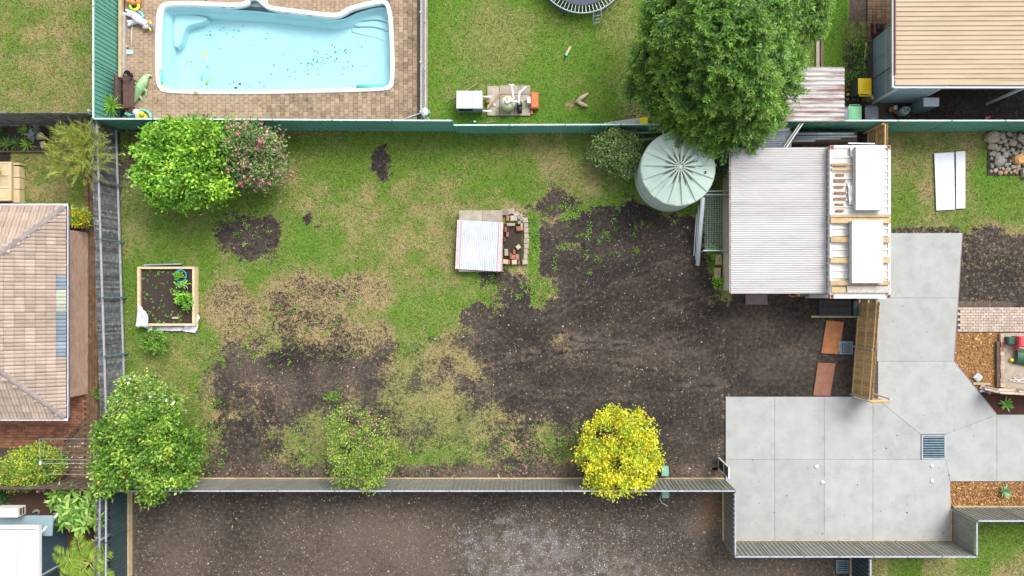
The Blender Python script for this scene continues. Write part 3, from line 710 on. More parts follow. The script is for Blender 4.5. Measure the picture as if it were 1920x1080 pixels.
# ================================================================ TILED HOUSE (left)
m_tile = mat('concrete_roof_tile', (.355, .28, .225), (.30, .235, .19), 2.0, .85, .2, 40, .15, stain=(.23, .175, .15), sscale=1.4, samt=(.56, .8))
m_tile_n = m_tile
m_bluetile = mat('blue_grey_roof_tile', (.19, .235, .275), (.15, .19, .23), 3, .8, .2, 40, .2)
m_paletile = mat('pale_green_roof_tile', (.36, .37, .30), (.31, .32, .25), 3, .8, .2, 40, .12)
m_hip = mat('hip_tile', (.235, .20, .19), (.18, .155, .15), 4, .9, .3, 30, .15)
def brick_wall_mat(name, c1, c2, mortar, s=1.0):
    m, t, b = nodes(name)
    g = t.nodes.new('ShaderNodeNewGeometry'); sp = t.nodes.new('ShaderNodeSeparateXYZ'); cb = t.nodes.new('ShaderNodeCombineXYZ')
    t.links.new(g.outputs['Position'], sp.inputs[0])
    t.links.new(mth(t, 'ADD', sp.outputs[0], sp.outputs[1]), cb.inputs[0]); t.links.new(sp.outputs[2], cb.inputs[1])
    br = t.nodes.new('ShaderNodeTexBrick'); br.inputs['Scale'].default_value = 1.0*s
    br.inputs['Brick Width'].default_value = .24; br.inputs['Row Height'].default_value = .086; br.inputs['Mortar Size'].default_value = .008
    br.inputs['Color1'].default_value = rgba(c1); br.inputs['Color2'].default_value = rgba(c2); br.inputs['Mortar'].default_value = rgba(mortar)
    t.links.new(cb.outputs[0], br.inputs['Vector'])
    c = mixc(t, rampn(t, noise_node(t, g.outputs['Position'], 1.5, 4), .45, .75), br.outputs['Color'], mixc(t, .5, br.outputs['Color'], (.42, .2, .11)))
    t.links.new(c, b.inputs['Base Color']); b.inputs['Roughness'].default_value = .9
    bn = t.nodes.new('ShaderNodeBump'); bn.inputs['Strength'].default_value = .5; bn.inputs['Distance'].default_value = .01
    t.links.new(br.outputs['Fac'], bn.inputs['Height']); bn.invert = True; t.links.new(bn.outputs[0], b.inputs['Normal'])
    return m
m_brickwall = brick_wall_mat('pale_brickwork', (.72, .50, .39), (.62, .38, .27), (.66, .55, .46))
EX, EN, ES, EZ = -19.34, 3.62, -4.93, 2.4; PT = .42           # eave lines, eave height, pitch
house = thing('tiled_house', 'pink tiled hip roof brick house on the left edge', 'house', (EX-3, -.65, 0))
WX, WN, WS = -20.04, 2.79, -4.29
MB().box(-27.0, WS, 0, WX, WN, EZ+.1).build('wall', m_brickwall, house)
MB().box(-27.0, WS-.03, 0, WX+.03, WN+.03, .06).build('wall_base', m_oldconc, house)
def rz_(e): return EZ+PT*e
half = (EN-ES)/2
rd = MB().add([(EX, ES, EZ), (EX, EN, EZ), (EX-half, (EN+ES)/2, rz_(half)), (-28, EN, EZ), (-28, ES, EZ), (-28, (EN+ES)/2, rz_(half))],
              [(0, 1, 2), (1, 3, 5, 2), (0, 2, 5, 4)])
rd.v = [(x, y, z-.03) for x, y, z in rd.v]
roof = rd.build('roof', mat('roof_underlay', (.12, .10, .09), None, 3, .9), house)
MB().box(-28, ES, EZ-.05, EX, EN, EZ-.04).build('soffit', m_white, house)
# tile: two rolls across .30, .375 up the slope
tw, tg = .30, .345
def tile_mesh(mt):
    mb = MB(); n = 8; up = .40
    prof = [(i/n*(tw-.010)-(tw-.010)/2, .034*abs(math.sin(math.pi*2*i/n))**.7) for i in range(n+1)]
    vs = [(x, 0, z+.046) for x, z in prof]+[(x, up, z+.004) for x, z in prof]+[(x, 0, z) for x, z in prof]
    m = n+1
    mb.add(vs, [(i, i+1, m+i+1, m+i) for i in range(n)]+[(2*m+i, 2*m+i+1, i+1, i) for i in range(n)])
    me = mb.mesh('roof_tile'); me.materials.append(mt); return me
tms = {k: tile_mesh(v) for k, v in (('t', m_tile), ('b', m_bluetile), ('p', m_paletile))}
sl = math.atan(PT); cs = math.cos(sl)
def tiles(ox, oy, along, inward, length, rows):
    """tiles of one roof face: eave from (ox, oy) along 'along'; inward is uphill"""
    al = Vector((*along, 0)); iw = Vector((*inward, 0)); uz = (iw*cs+Vector((0, 0, math.sin(sl))))
    xm = al; ym = uz; zm = xm.cross(ym)
    if zm.z < 0: xm = -xm; zm = xm.cross(ym)
    rot = Matrix((xm, ym, zm)).transposed().to_euler()
    for r in range(rows):
        e = (r*tg)*cs
        k0 = e+.10; k1 = length-e-.10
        k = int(length/tw)
        for i in range(k):
            s = (i+.5)*tw+(length-k*tw)/2
            if s < k0 or s > k1: continue
            p = Vector((ox, oy, 0))+al*s+iw*(e-.03); p.z = rz_(e-.03)
            px = NX+p.x*SPX*HGT/(HGT-p.z); py = NY-p.y*SPX*HGT/(HGT-p.z)
            if px < -45: continue
            kind = 't'
            if inward == (-1, 0) and r == 0:
                if 519 < py < 546 or 592 < py < 662: kind = 'b'
                elif 546 <= py <= 592: kind = 'p'
            o = link('roof_tile', tms[kind], roof, p); o.rotation_euler = rot
tiles(EX, ES, (0, 1), (-1, 0), EN-ES, 8)
tiles(-28, EN, (1, 0), (0, -1), EX+28, 8)
tiles(-28, ES, (1, 0), (0, 1), EX+28, 8)
# hip caps
hm = MB(); nseg = 8; hl = .42
prof = [(math.cos(math.pi*i/nseg)*.12, math.sin(math.pi*i/nseg)*.085) for i in range(nseg+1)]
hm.add([(x, 0, z) for x, z in prof]+[(x*.88, hl, z*.88) for x, z in prof], [(i, i+1, nseg+2+i, nseg+1+i)[::-1] for i in range(nseg)]+[tuple(range(nseg+1))])
hme = hm.mesh('hip_tile'); hme.materials.append(m_hip)
for sgn, y0 in ((-1, EN), (1, ES)):
    dv = Vector((-1, sgn, PT)).normalized(); L = 3.6
    up = Vector((0, 0, 1)); xm = dv.cross(up).normalized(); zm = xm.cross(dv)
    rot = Matrix((xm, dv, zm)).transposed().to_euler()
    for i in range(9):
        o = link('hip_tile', hme, roof, Vector((EX-.02, y0+sgn*.02, EZ+.02))+dv*(i*.40)); o.rotation_euler = rot
# gutters
gw = .11
m_gutter = mat('white_gutter', (.70, .70, .72), (.62, .62, .65), 4, .4)
g1 = MB().box(EX, ES-gw, EZ-.10, EX+.012, EN+gw, EZ-.02); g1.box(EX+gw-.012, ES-gw, EZ-.10, EX+gw, EN+gw, EZ); g1.box(EX, ES-gw, EZ-.10, EX+gw, EN+gw, EZ-.09)
g1.build('gutter', mat('dark_gutter', (.13, .12, .17), (.2, .19, .24), 6, .5), house)
MB().box(EX+gw-.03, ES-gw, EZ-.02, EX+gw, EN+gw, EZ+.012).build('gutter_lip', m_gutter, house)
for yy, s in ((EN, 1), (ES, -1)):
    MB().box(-28, yy+s*.01, EZ-.10, EX+gw, yy+s*gw, EZ+.01).build('gutter', m_gutter, house)
for k in range(9):
    MB().box(EX-.01, ES+.5+k*.95, EZ-.01, EX+gw, ES+.52+k*.95, EZ+.012).build('gutter_strap', m_gutter, house)
# paving round the house
sp = struct(MB().prism([P(-60,745), P(186,430), P(186,905), P(-60,905)] if False else [P(-60,740), P(166,740), P(166,330), P(186,330), P(192,905), P(-60,905)], -.03, .004).build('house_paving', m_bedding))
bs = []
# brown pavers of the side path
for i in range(4):
    for j in range(75):
        px = 163+2.6+i*5.3+ .0; py = 332+j*7.6+(3.8 if i % 2 else 0)
        if py < 900 and px < 184: bs.append((*P(px, py), math.pi/2))
m_dkpaver = mat('brown_paver', (.20, .125, .075), (.14, .085, .052), 3, .9, .3, 50, .22, stain=(.07, .05, .04), sscale=2.5)
pieces(sp, 'side_path_paver', 'side_path_pavers', bs, (.175, .12), .04, .006, .006, m_dkpaver)
bs = []; bd = []
for i in range(24):
    for j in range(34):
        px = -14+i*9.6+(4.8 if j % 2 else 0); py = 742+j*5.0
        if px > 163: continue
        if py > 838 and px < 113: continue
        x, y = P(px, py)
        if x < -20.1 and y > WS: continue
        # diagonal seam from (171,770) to (120,836)
        s = (px-171)*(836-770)-(py-770)*(120-171)
        if s < -120 and py < 838: bs.append((x, y, 0))
        elif s > 150 or py > 838: bd.append((x, y, 0))
pieces(sp, 'brick_paver', 'brick_pavers', bs, (.225, .117), .04, .006, .006, m_brick)
pieces(sp, 'brown_paver', 'brown_pavers', bd, (.225, .117), .04, .006, .006, m_dkpaver)
a, b = P3(171, 770, .03), P3(119, 837, .03)
MB().bar(a, b, .06, .05).build('paving_seam', m_dkpaver, sp)
MB().box(P(113,0)[0], P(0,838)[1], .0, P(118,0)[0], P(0,895)[1], .09).build('paving_edge', m_sleeper, sp)
for x0 in (160,):
    for k in range(12):
        MB().cbox(*P(165, 338+k*8.6), .0, .16, .19, .10, .01).build('edging_brick', m_dkpaver, sp)

# ================================================================ BLUE HOUSE (bottom left)
bh = thing('blue_house', 'pale metal roofed blue grey house in the bottom left corner', 'house', (-22, -11.5, 0))
m_slate = mat('slate_blue_cladding', (.075, .125, .165), (.06, .105, .145), 2, .65)
m_paleroof = mat('pale_metal_roof', (.52, .575, .62), (.48, .54, .59), 1.5, .4)
bx = -20.97; bn_ = P(0, 962)[1]; RX, RN, RZ = P(75, 0, 2.45)[0], P(0, 985, 2.45)[1], 2.45
bn_ = P(0, 975)[1]
for k in range(34):       # vertical cladding boards on the east wall
    MB().box(bx-.02, -14.3+k*.137, 0, bx+.012, -14.3+k*.137+.128, 2.4).build('wall_board', m_slate, bh) if -14.3+k*.137+.128 < bn_ else None
MB().box(-27, -14.4, 0, bx-.02, bn_-.01, 2.4).build('wall', m_slate, bh)
for k in range(7):        # roof sheets, ribs along north-south
    x1 = RX-.16-k*.76
    MB().corr((x1-.75, -14.5, RZ), (0, 1, 0), (1, 0, 0), (0, 0, 1), RN-.16+14.5, .75, .15, .018, 'sine', .008).build('roof_sheet', m_paleroof, bh)
MB().box(RX-.16, -14.5, RZ-.10, RX, RN, RZ+.05).build('barge_flashing', m_white, bh)
MB().box(-27, RN-.13, RZ-.10, RX-.17, RN, RZ+.045).build('barge_flashing', m_white, bh)
MB().box(-27, RN-.15, RZ+.0, RX-.17, RN-.135, RZ+.05).build('gutter', m_rust, bh)
# lower skillion roof at the north side
lz = 2.05; y0, y1 = P(0, 982, lz)[1], P(0, 968, lz)[1]; lx = P(97, 0, lz)[0]
MB().add([(-27, y1, lz-.08), (lx, y1, lz-.08), (lx, y0-.5, lz), (-27, y0-.5, lz), (-27, y1, lz-.13), (lx, y1, lz-.13), (lx, y0-.5, lz-.05), (-27, y0-.5, lz-.05)],
         [(3,2,1,0)[::-1], (4,5,6,7)[::-1], (0,1,5,4)[::-1], (1,2,6,5)[::-1]]).build('lower_roof', mat('grey_blue_roof', (.22, .30, .33), (.19, .27, .30), 2, .5), bh)
MB().bar((lx-.02, y1-.02, lz-.4), (lx-.45, y0-.5, lz+.2), .08, .09).build('wall_trim', m_white, bh)
dr = MB().box(bx+.012, P(0,1095)[1], .02, bx+.05, P(0,1052)[1], 2.0).build('door', m_slate, bh)
MB().box(bx+.05, P(0,1095)[1], .1, bx+.062, P(0,1056)[1], 1.9).build('screen', m_iron, dr)
MB().box(bx+.012, P(0,1052)[1], .0, bx+.07, P(0,1052)[1]+.05, 2.05).build('door_frame', m_white, bh)
MB().box(bx+.012, P(0,1095)[1], 2.0, bx+.07, P(0,1052)[1], 2.05).build('door_frame', m_white, bh)
ac = thing('air_conditioner', 'cream air conditioner box on the blue house roof edge', 'air conditioner', (*P(12, 962, 1.9), 2.0))
x0, y0_ = P(-12, 970, 2.5); x1, y1_ = P(34, 953, 2.5)
MB().box(x0, y0_, 2.07, x1-.02, y1_, 2.5).build('cabinet', mat('cream_plastic', (.62, .60, .54), (.56, .54, .49), 4, .5), ac)
for k in range(5): MB().box(x1-.02, y0_+.04, 2.12+k*.07, x1+.006, y1_-.04, 2.155+k*.07).build('louvre', m_black if k % 2 else m_oldconc, ac)
MB().box(x0+.05, y0_+.05, 1.97, x1-.15, y1_-.05, 2.07).build('bracket', m_galv, ac)

# ================================================================ TAN ROOFED HOUSE (top right)
th = thing('tan_roof_house', 'tan ribbed roof house with blue grey walls in top right', 'house', (17, 11, 0))
m_tan = mat('tan_metal_roof', (.385, .30, .19), (.34, .262, .162), 1.2, .5, stain=(.26, .18, .105), sscale=.9, samt=(.5, .78), stretch=(.35, 2.2, 1))
TZ = 2.75; tx0 = P(1676, 0, TZ)[0]; ty0 = P(0, 160, TZ)[1]
k = 0; y = ty0+.17
while y < 14.6:
    MB().corr((tx0, y, TZ+.08), (1, 0, .01), (0, 1, 0), (0, 0, 1), 9.5, .76, .19, .034, 'rib', .008).build('roof_sheet', m_tan, th); y += .762
MB().box(tx0, ty0-.02, TZ+.06, 23.5, ty0+.168, TZ+.11).build('barge_capping', m_tan, th)
MB().box(tx0-.01, ty0-.12, TZ-.08, 23.5, ty0-.03, TZ+.04).build('gutter', mat('blue_grey_gutter', (.42, .48, .55), (.5, .55, .6), 3, .4), th)
MB().box(tx0-.10, ty0-.1, TZ-.05, tx0-.012, 14.6, TZ+.06).build('fascia', m_whitemetal, th)
MB().box(tx0-.02, ty0+.4, TZ+.06, tx0+.02, 14.6, TZ+.13).build('roof_trim', mat('maroon_trim', (.16, .06, .05), None, 3, .6), th)
wx0, wy0 = P(1637, 193); wx1 = 16.2; wy1 = P(0, 74)[1]
m_wb = mat('pale_blue_cladding', (.24, .31, .34), (.20, .27, .30), 3, .6, .1)
MB().box(wx0, wy0, 0, wx1, wy1, TZ-.12).build('wall', m_wb, th)
yy = wy0
while yy < wy1-.05:      # cladding sheets with battens on the west wall
    MB().box(wx0-.014, yy+.01, .02, wx0-.001, min(yy+.9, wy1)-.01, TZ-.14).build('cladding_panel', m_wb, th); yy += .9
MB().box(wx0-.03, wy0, 1.15, wx0-.016, wy1, 1.20).build('batten', m_whitemetal, th)
MB().box(wx0-.03, wy0+1.02, 0, wx0-.016, wy0+1.06, TZ-.15).build('batten', m_trunk, th)
for k in range(11):
    MB().box(wx0+.03, wy0-.016-.006*(k % 2), .05+k*.23, wx1-.02, wy0-.002, .05+k*.23+.215).build('weatherboard', m_bluewall, th)
MB().box(wx0-.04, wy0-.05, 0, wx0+.03, wy0+.03, TZ-.12).build('corner_post', m_white, th)
MB().box(wx1-.05, wy0-.04, 0, wx1+.02, wy0+.02, TZ-.12).build('corner_post', m_white, th)
for xx in (19.4, 22.4): MB().box(xx, ty0-.02, 0, xx+.09, ty0+.07, TZ-.05).build('carport_post', m_white, th)
MB().box(wx0+1, wy0+2.6, 0, 23.5, wy0+2.7, TZ-.1).build('back_wall', m_wb, th)
ny = thing('paved_path_edge', 'concrete edging strip beside the narrow green lawn', 'edging', (*P(1533, 60), 0))
MB().box(P(1529,0)[0], P(0,128)[1], -.01, P(1535,0)[0], P(0,-60)[1], .10).build('kerb', m_oldconc, ny)
MB().box(P(1536.5,0)[0], P(0,128)[1], -.01, P(1541,0)[0], P(0,-60)[1], .16).build('board', m_palbrown, ny)
pth = struct(MB().box(P(1627,0)[0], P(0,230)[1], -.02, P(1676,0)[0], P(0,-60)[1], .004).build('side_path', m_bedding))
sp2 = []
for i in range(5):
    for j in range(24):
        sp2.append((*P(1630+i*8.4, -40+j*5.1), 0))
sp2 += [(*P(1590+i*9.6, 160+j*9.0), 0) for i in range(4) for j in range(4)]
pieces(pth, 'path_paver', 'path_pavers', [q for q in sp2 if not (wx0-.1 < q[0] < wx1 and q[1] < wy1+.1 and q[1] > wy0-.2)], (.195, .117), .04, .006, .006, m_dkpaver)

# ================================================================ RUSTY ROOFED GARDEN SHED (top right of conifer)
rs = thing('garden_shed', 'small shed with rust streaked white corrugated roof beside the conifer', 'shed', (*P(1515, 180), 0))
m_rustroof = mat('rust_streaked_roof', (.45, .435, .425), (.40, .385, .375), 2, .55, stain=(.20, .115, .10), sscale=1.6, samt=(.43, .60), stretch=(.35, 3.6, 1))
z = 2.0; x0, y0 = P(1440, 228, z); x1, y1 = P(1583, 126, z)
yy = y0; sh = (y1-y0)/4
for k in range(4):
    MB().corr((x0-.6, yy+k*sh, z), (1, 0, 0), (0, 1, 0), (0, 0, 1), x1-x0+.6, sh+.004, sh/3, .045, 'sine', .006).build('roof_sheet', m_rustroof, rs)
MB().box(x0-.5, y0+.12, 0, x1-.12, y1-.12, z-.03).build('wall', m_whitemetal, rs)
MB().box(x1-.12, y0+.3, .05, x1-.09, y0+1.1, 1.8).build('door', m_galv, rs)

# ================================================================ CONCRETE DRIVE
drv = struct(MB().prism([P(*q) for q in ((1360,743.5),(1625,743.5),(1640,556),(1664,556),(1664,437),(1803,437),(1787,677),(1867,777),(1990,777),(1990,902),(1780,902),(1783,1014),(1360,1014))], -.03, .03).build('driveway', m_bedding))
SL = [[(1360,743.5),(1452,743.5),(1452,861),(1360,861)], [(1452,743.5),(1544.5,743.5),(1544.5,861),(1452,861)], [(1544.5,743.5),(1635.6,743.5),(1635.6,861),(1544.5,861)],
      [(1360,861),(1452,861),(1452,1014),(1360,1014)], [(1452,861),(1544.5,861),(1544.5,1014),(1452,1014)], [(1544.5,861),(1635.6,861),(1635.6,1014),(1544.5,1014)],
      [(1635.6,743.5),(1645,749),(1725,814),(1725,861),(1635.6,861)], [(1635.6,861),(1771.5,861),(1780,902),(1783,1014),(1635.6,1014)],
      [(1645,677),(1787,677),(1867.5,777),(1771.5,814),(1725,814),(1645,749)], [(1771.5,814),(1867.5,777),(1867.5,902),(1780,902),(1771.5,861)],
      [(1867.5,777),(1995,777),(1995,902),(1867.5,902)], [(1645,558.5),(1795,558.5),(1787,677),(1643,677)], [(1660,437),(1803,437),(1795,558.5),(1660,558.5)],
      [(1625,743.5),(1625,677),(1645,677),(1645,749),(1635.6,743.5)]]
for s in SL[:-1]:
    pts = [P(*q) for q in s]
    ar = sum(pts[i][0]*pts[(i+1)%len(pts)][1]-pts[(i+1)%len(pts)][0]*pts[i][1] for i in range(len(pts)))
    if ar < 0: pts = pts[::-1]
    MB().prism(inset(pts, .005), -.02, .06, .003).build('concrete_slab', m_conc, drv)
m_edgeb = mat('formwork_edge', (.26, .19, .2), (.2, .14, .15), 5, .9)
a, b, c = P3(1804, 437, .03), P3(1788.5, 677, .03), P3(1868, 776, .03)
MB().bar(a, b, .03, .07).build('slab_edge', m_edgeb, drv); MB().bar(b, c, .03, .07).build('slab_edge', m_edgeb, drv)
# drain grate in the slab
m_steelblue = mat('grate_steel', (.20, .30, .36), (.13, .21, .26), 6, .5, metal=.3)
def grate(label, px0, py0, px1, py1, z, bars, along='x', frame=None, name='drain_grate'):
    x0, y0 = P(px0, py1); x1, y1 = P(px1, py0)
    t = thing(name, label, 'grate', ((x0+x1)/2, (y0+y1)/2, 0))
    fw = .05; fm = frame or m_steelblue
    mb = MB().box(x0, y0, z, x1, y0+fw, z+.03).box(x0, y1-fw, z, x1, y1, z+.03).box(x0, y0+fw, z, x0+fw, y1-fw, z+.03).box(x1-fw, y0+fw, z, x1, y1-fw, z+.03)
    mb.build('frame', fm, t)
    MB().box(x0+fw, y0+fw, z-.01, x1-fw, y1-fw, z+.003).build('pit', m_black, t)
    for k in range(bars):
        if along == 'x':
            y = y0+fw+(y1-y0-2*fw)*(k+.5)/bars; MB().box(x0+fw, y-.022, z+.004, x1-fw, y+.022, z+.028).build('bar', m_steelblue, t)
        else:
            x = x0+fw+(x1-x0-2*fw)*(k+.5)/bars; MB().box(x-.018, y0+fw, z+.004, x+.018, y1-fw, z+.028).build('bar', m_steelblue, t)
    return t
grate('steel drain grate set into the middle of the concrete drive', 1726, 815, 1771, 860.5, .062, 9, 'x', m_galv)
grate('loose steel grate lying on soil beside the upper rusty sheet', 1573, 640, 1598, 664, .03, 6, 'y')
grate('teal grate tucked against the lower fence by the striped lawn', 1567, 1049, 1590, 1074, .03, 6, 'x')
for lab, px, py in (('white cap on the slab, upper of the left pair', 1530, 874), ('white cap on the slab, lower of the left pair', 1541, 903), ('white cap with a damp ring just below the drain grate', 1746, 872.5), ('white cap on the slab nearest the bark bed', 1746, 901)):
    MB().lathe(*P(px, py), [(.085, .055), (.085, .085), (.07, .1), (.02, .105)], 16).top('floor_waste', m_white, lab, 'drain cap', 'white drain caps', True)

# ================================================================ WHITE ROOFED SHED
ws = thing('workshop_shed', 'large shed with white corrugated roof beside the shipping container', 'shed', (*P(1450, 410), 0))
m_shedroof = mat('weathered_white_roof', (.42, .405, .405), (.375, .36, .365), 2, .5, stain=(.30, .275, .26), sscale=2.0, samt=(.52, .80), stretch=(.3, 2.2, 1), rand=.035)
EZ2 = 2.2; x0, y0 = P(1370, 549, EZ2); x1, y1 = P(1546, 277, EZ2)
sh = (y1-y0)/8
for k in range(8):
    MB().corr((x0, y0+k*sh, EZ2), (1, 0, .02), (0, 1, 0), (0, 0, 1), x1-x0, sh+.003, sh/8, .022, 'sine', .006).build('roof_sheet', m_shedroof, ws)
m_cream = mat('cream_wall_sheet', (.56, .48, .37), (.50, .42, .32), 2, .7, stain=(.40, .32, .23), sscale=1.3)
MB().box(x1+.003, y0, EZ2-.02, 11.44, y1, EZ2+.13).build('ridge_flashing', mat('dusty_white_flashing', (.60, .57, .54), (.52, .49, .47), 3, .5), ws)
MB().box(x0, y0-.03, EZ2-.03, x1, y0-.004, EZ2+.05).build('barge_flashing', m_whitemetal, ws)
MB().box(x0-.05, y0, EZ2-.10, x0-.004, y1, EZ2-.02).build('gutter', mat('dusty_gutter', (.30, .24, .22), (.4, .36, .34), 6, .6), ws)
for k in range(9): MB().box(x0-.06, y0+.3+k*.68, EZ2-.02, x0-.0, y0+.325+k*.68, EZ2-.005).build('gutter_strap', m_galv, ws)
wx = P(1355, 0)[0]
MB().box(wx, y0+.12, 0, 11.3, y1-.2, EZ2-.06).build('wall', m_cream, ws)
for k in range(6): MB().box(wx-.012, y0+.12+k*1.0, .03, wx-.002, y0+.12+k*1.0+.96, EZ2-.08).build('wall_sheet', m_cream, ws)
# ================================================================ SHIPPING CONTAINER
CXa, CXb, CYa, CYb, CZ = 11.47, 13.91, -.10, 6.05, 2.6
m_cont = mat('container_white', (.62, .60, .56), (.56, .535, .49), 2.5, .6, stain=(.34, .19, .10), sscale=4.5, samt=(.60, .72), stretch=(1.0, 2.5, 1))
ct = thing('shipping_container', 'white rust spotted shipping container standing beside the shed', 'container', ((CXa+CXb)/2, (CYa+CYb)/2, 0))
pit = .285
MB().corr((CXa+.10, CYa+.12, CZ-.03), (1, 0, 0), (0, 1, 0), (0, 0, 1), CXb-CXa-.2, CYb-CYa-.24, pit, .045, 'rib', .004).build('roof_panel', m_cont, ct)
for xa, xb in ((CXa, CXa+.10), (CXb-.10, CXb)): MB().box(xa, CYa+.17, CZ-.12, xb, CYb-.17, CZ+.01).build('side_rail', m_white, ct)
for ya, yb in ((CYa, CYa+.12), (CYb-.12, CYb)): MB().box(CXa+.17, ya, CZ-.14, CXb-.17, yb, CZ+.012).build('end_rail', m_white, ct)
m_cast = mat('rusty_casting', (.28, .13, .10), (.38, .2, .17), 8, .8)
for xx in (CXa, CXb-.168):
    for yy in (CYa, CYb-.168):
        c_ = MB().box(xx, yy, CZ-.12, xx+.168, yy+.168, CZ+.02).build('corner_casting', m_cast, ct)
        MB().box(xx+.045, yy+.04, CZ+.02, xx+.125, yy+.13, CZ+.026).build('twistlock_hole', m_black, c_)
        MB().box(xx+.01, yy+.01, 0, xx+.158, yy+.158, CZ-.121).build('corner_post', m_white, ct)
for xx, nn in ((CXa+.03, -1), (CXb-.03, 1)):
    MB().corr((xx, CYa+.17, .15), (0, 0, 1), (0, 1, 0), (nn, 0, 0), CZ-.28, CYb-CYa-.34, .28, .03, 'rib', .004).build('side_wall', m_cont, ct)
for yy, nn in ((CYa+.04, -1), (CYb-.04, 1)):
    MB().corr((CXa+.17, yy, .15), (0, 0, 1), (1, 0, 0), (0, nn, 0), CZ-.3, CXb-CXa-.34, .28, .03, 'rib', .004).build('end_wall', m_cont, ct)
MB().box(CXa+.05, CYa+.05, .05, CXb-.05, CYb-.05, .15).build('floor_frame', m_rust, ct)
# dunnage and insulated panels on the roof
m_dun = mat('dunnage_timber', (.45, .33, .18), (.35, .245, .12), 6, .8, .3, 40, .2, stain=(.2, .12, .06), sscale=6)
m_greytim = mat('grey_timber', (.45, .42, .38), (.34, .31, .28), 7, .85, .3, 40, .15, stain=(.2, .15, .11), sscale=6)
zt = CZ+.022
def plank(label, px0, py0, px1, py1, z, h, mt, name='timber_plank', group='timbers on the container roof'):
    a = P(px0, py1, z+h); b = P(px1, py0, z+h)
    return MB().cbox((a[0]+b[0])/2, (a[1]+b[1])/2, z, abs(b[0]-a[0]), abs(b[1]-a[1]), h, .008, rng.uniform(-.006, .006)).top(name, mt, label, 'timber', group)
plank('timber bearer just above the lower white panel stack on the container', 1558, 409, 1670, 418.5, zt, .11, m_dun)
plank('timber bearer second from top under the lower white panel stack', 1558, 444, 1669, 454.5, zt, .11, m_dun)
plank('timber bearer third from top under the lower white panel stack', 1557, 483, 1669, 493, zt, .11, m_dun)
plank('timber bearer at the foot of the lower white panel stack', 1557, 526, 1669, 535, zt, .11, m_dun)
plank('grey split plank below the lower white panel stack', 1588, 536, 1669, 549, zt, .07, m_greytim)
plank('tan ply offcut at the lower left corner of the container roof', 1559, 538, 1586, 549, zt, .05, m_dun, 'ply_offcut')
plank('thin weathered stick across the top of the container, upper one', 1559, 306, 1590, 311, zt, .05, m_dun, 'timber_stick')
plank('thin weathered stick across the top of the container, lower one', 1559, 314.5, 1600, 320, zt, .05, m_dun, 'timber_stick')
plank('cream plank lying across the container between the two panel stacks', 1557, 402, 1670, 407.5, zt, .06, m_sleeper)
for k in range(7):
    a = P(1563+rng.uniform(-1, 2), 327+k*11.2, zt); 
    MB().cbox(a[0]+.22, a[1]-.02, zt-.018, .40+rng.uniform(-.1, .1), .10, .03, .006, rng.uniform(-.03, .03)).top('rust_flake_mat', mat('rotten_leaf_scrap%d' % k, (.28, .17, .09), (.16, .09, .05), 14, .95, stain=(.5, .42, .3), sscale=18), '%s strip of rusty leaf scrap from the top, left of the upper panel stack' % ('topmost','second','third','fourth','fifth','sixth','lowest')[k], 'debris', 'leaf scraps in the container roof grooves')
m_panel = mat('insulated_panel_white', (.61, .61, .615), (.58, .585, .59), 1.2, .4, stain=(.50, .49, .47), sscale=1.5, samt=(.58, .85))
m_foam = mat('panel_edge_grey', (.42, .42, .42), (.36, .36, .36), 5, .7)
def panel_stack(label, x0, y0, x1, y1, z, n, th_, group=None, straps=False):
    t = thing('panel_stack', label, 'panels', ((x0+x1)/2, (y0+y1)/2, z), group)
    for k in range(n):
        e = rng.uniform(-.01, .01)
        p_ = MB().box(x0+e, y0, z+k*th_+.002, x1+e, y1, z+(k+1)*th_-.012).build('panel', m_foam, t)
        MB().box(x0+e-.004, y0-.004, z+(k+1)*th_-.0118, x1+e+.004, y1+.004, z+(k+1)*th_).build('panel_skin', m_panel, t)
    zz = z+n*th_
    for q in (.33, .66): MB().box(x0+(x1-x0)*q-.004, y0, zz+.0006, x0+(x1-x0)*q+.004, y1, zz+.003).build('panel_rib', m_white, t)
    if straps:
        for yy in (y0+.16, y1-.12):
            MB().box(x0-.012, yy, z, x1+.012, yy+.014, zz+.008).build('strap', mat('strap_blue%d' % int(yy*10), (.25, .33, .42), None, 3, .5), t)
    return t
panel_stack('taller white insulated panel stack on the upper container roof', 12.37, 3.42, 13.47, 5.93, zt, 5, .062)
panel_stack('strapped white panel stack on timber bearers, lower container roof', 12.20, .52, 13.42, 2.98, zt+.112, 4, .062, None, True)
x0, y0 = P(1751, 394); x1, y1 = P(1784, 287)
m_gpanel = mat('ground_panel', (.53, .56, .60), (.49, .52, .57), 1.2, .4)
def ground_panel(label, pts):
    t = thing('wall_panel', label, 'panel', (*[sum(c)/4 for c in zip(*[P(*q) for q in pts])], 0), 'white panels on the right lawn')
    pp = [P(*q) for q in pts]
    MB().prism(pp, .02, .07).build('core', m_edgeb, t); MB().prism(pp, .0705, .075).build('skin', m_gpanel, t)
ground_panel('wide pale wall panel lying on the right lawn', [(1750,288),(1787,286),(1789,393),(1754,395)])
ground_panel('narrow pale wall panel lying right of the wide one on lawn', [(1790.5,285),(1808,284),(1808,391),(1791,391.5)])

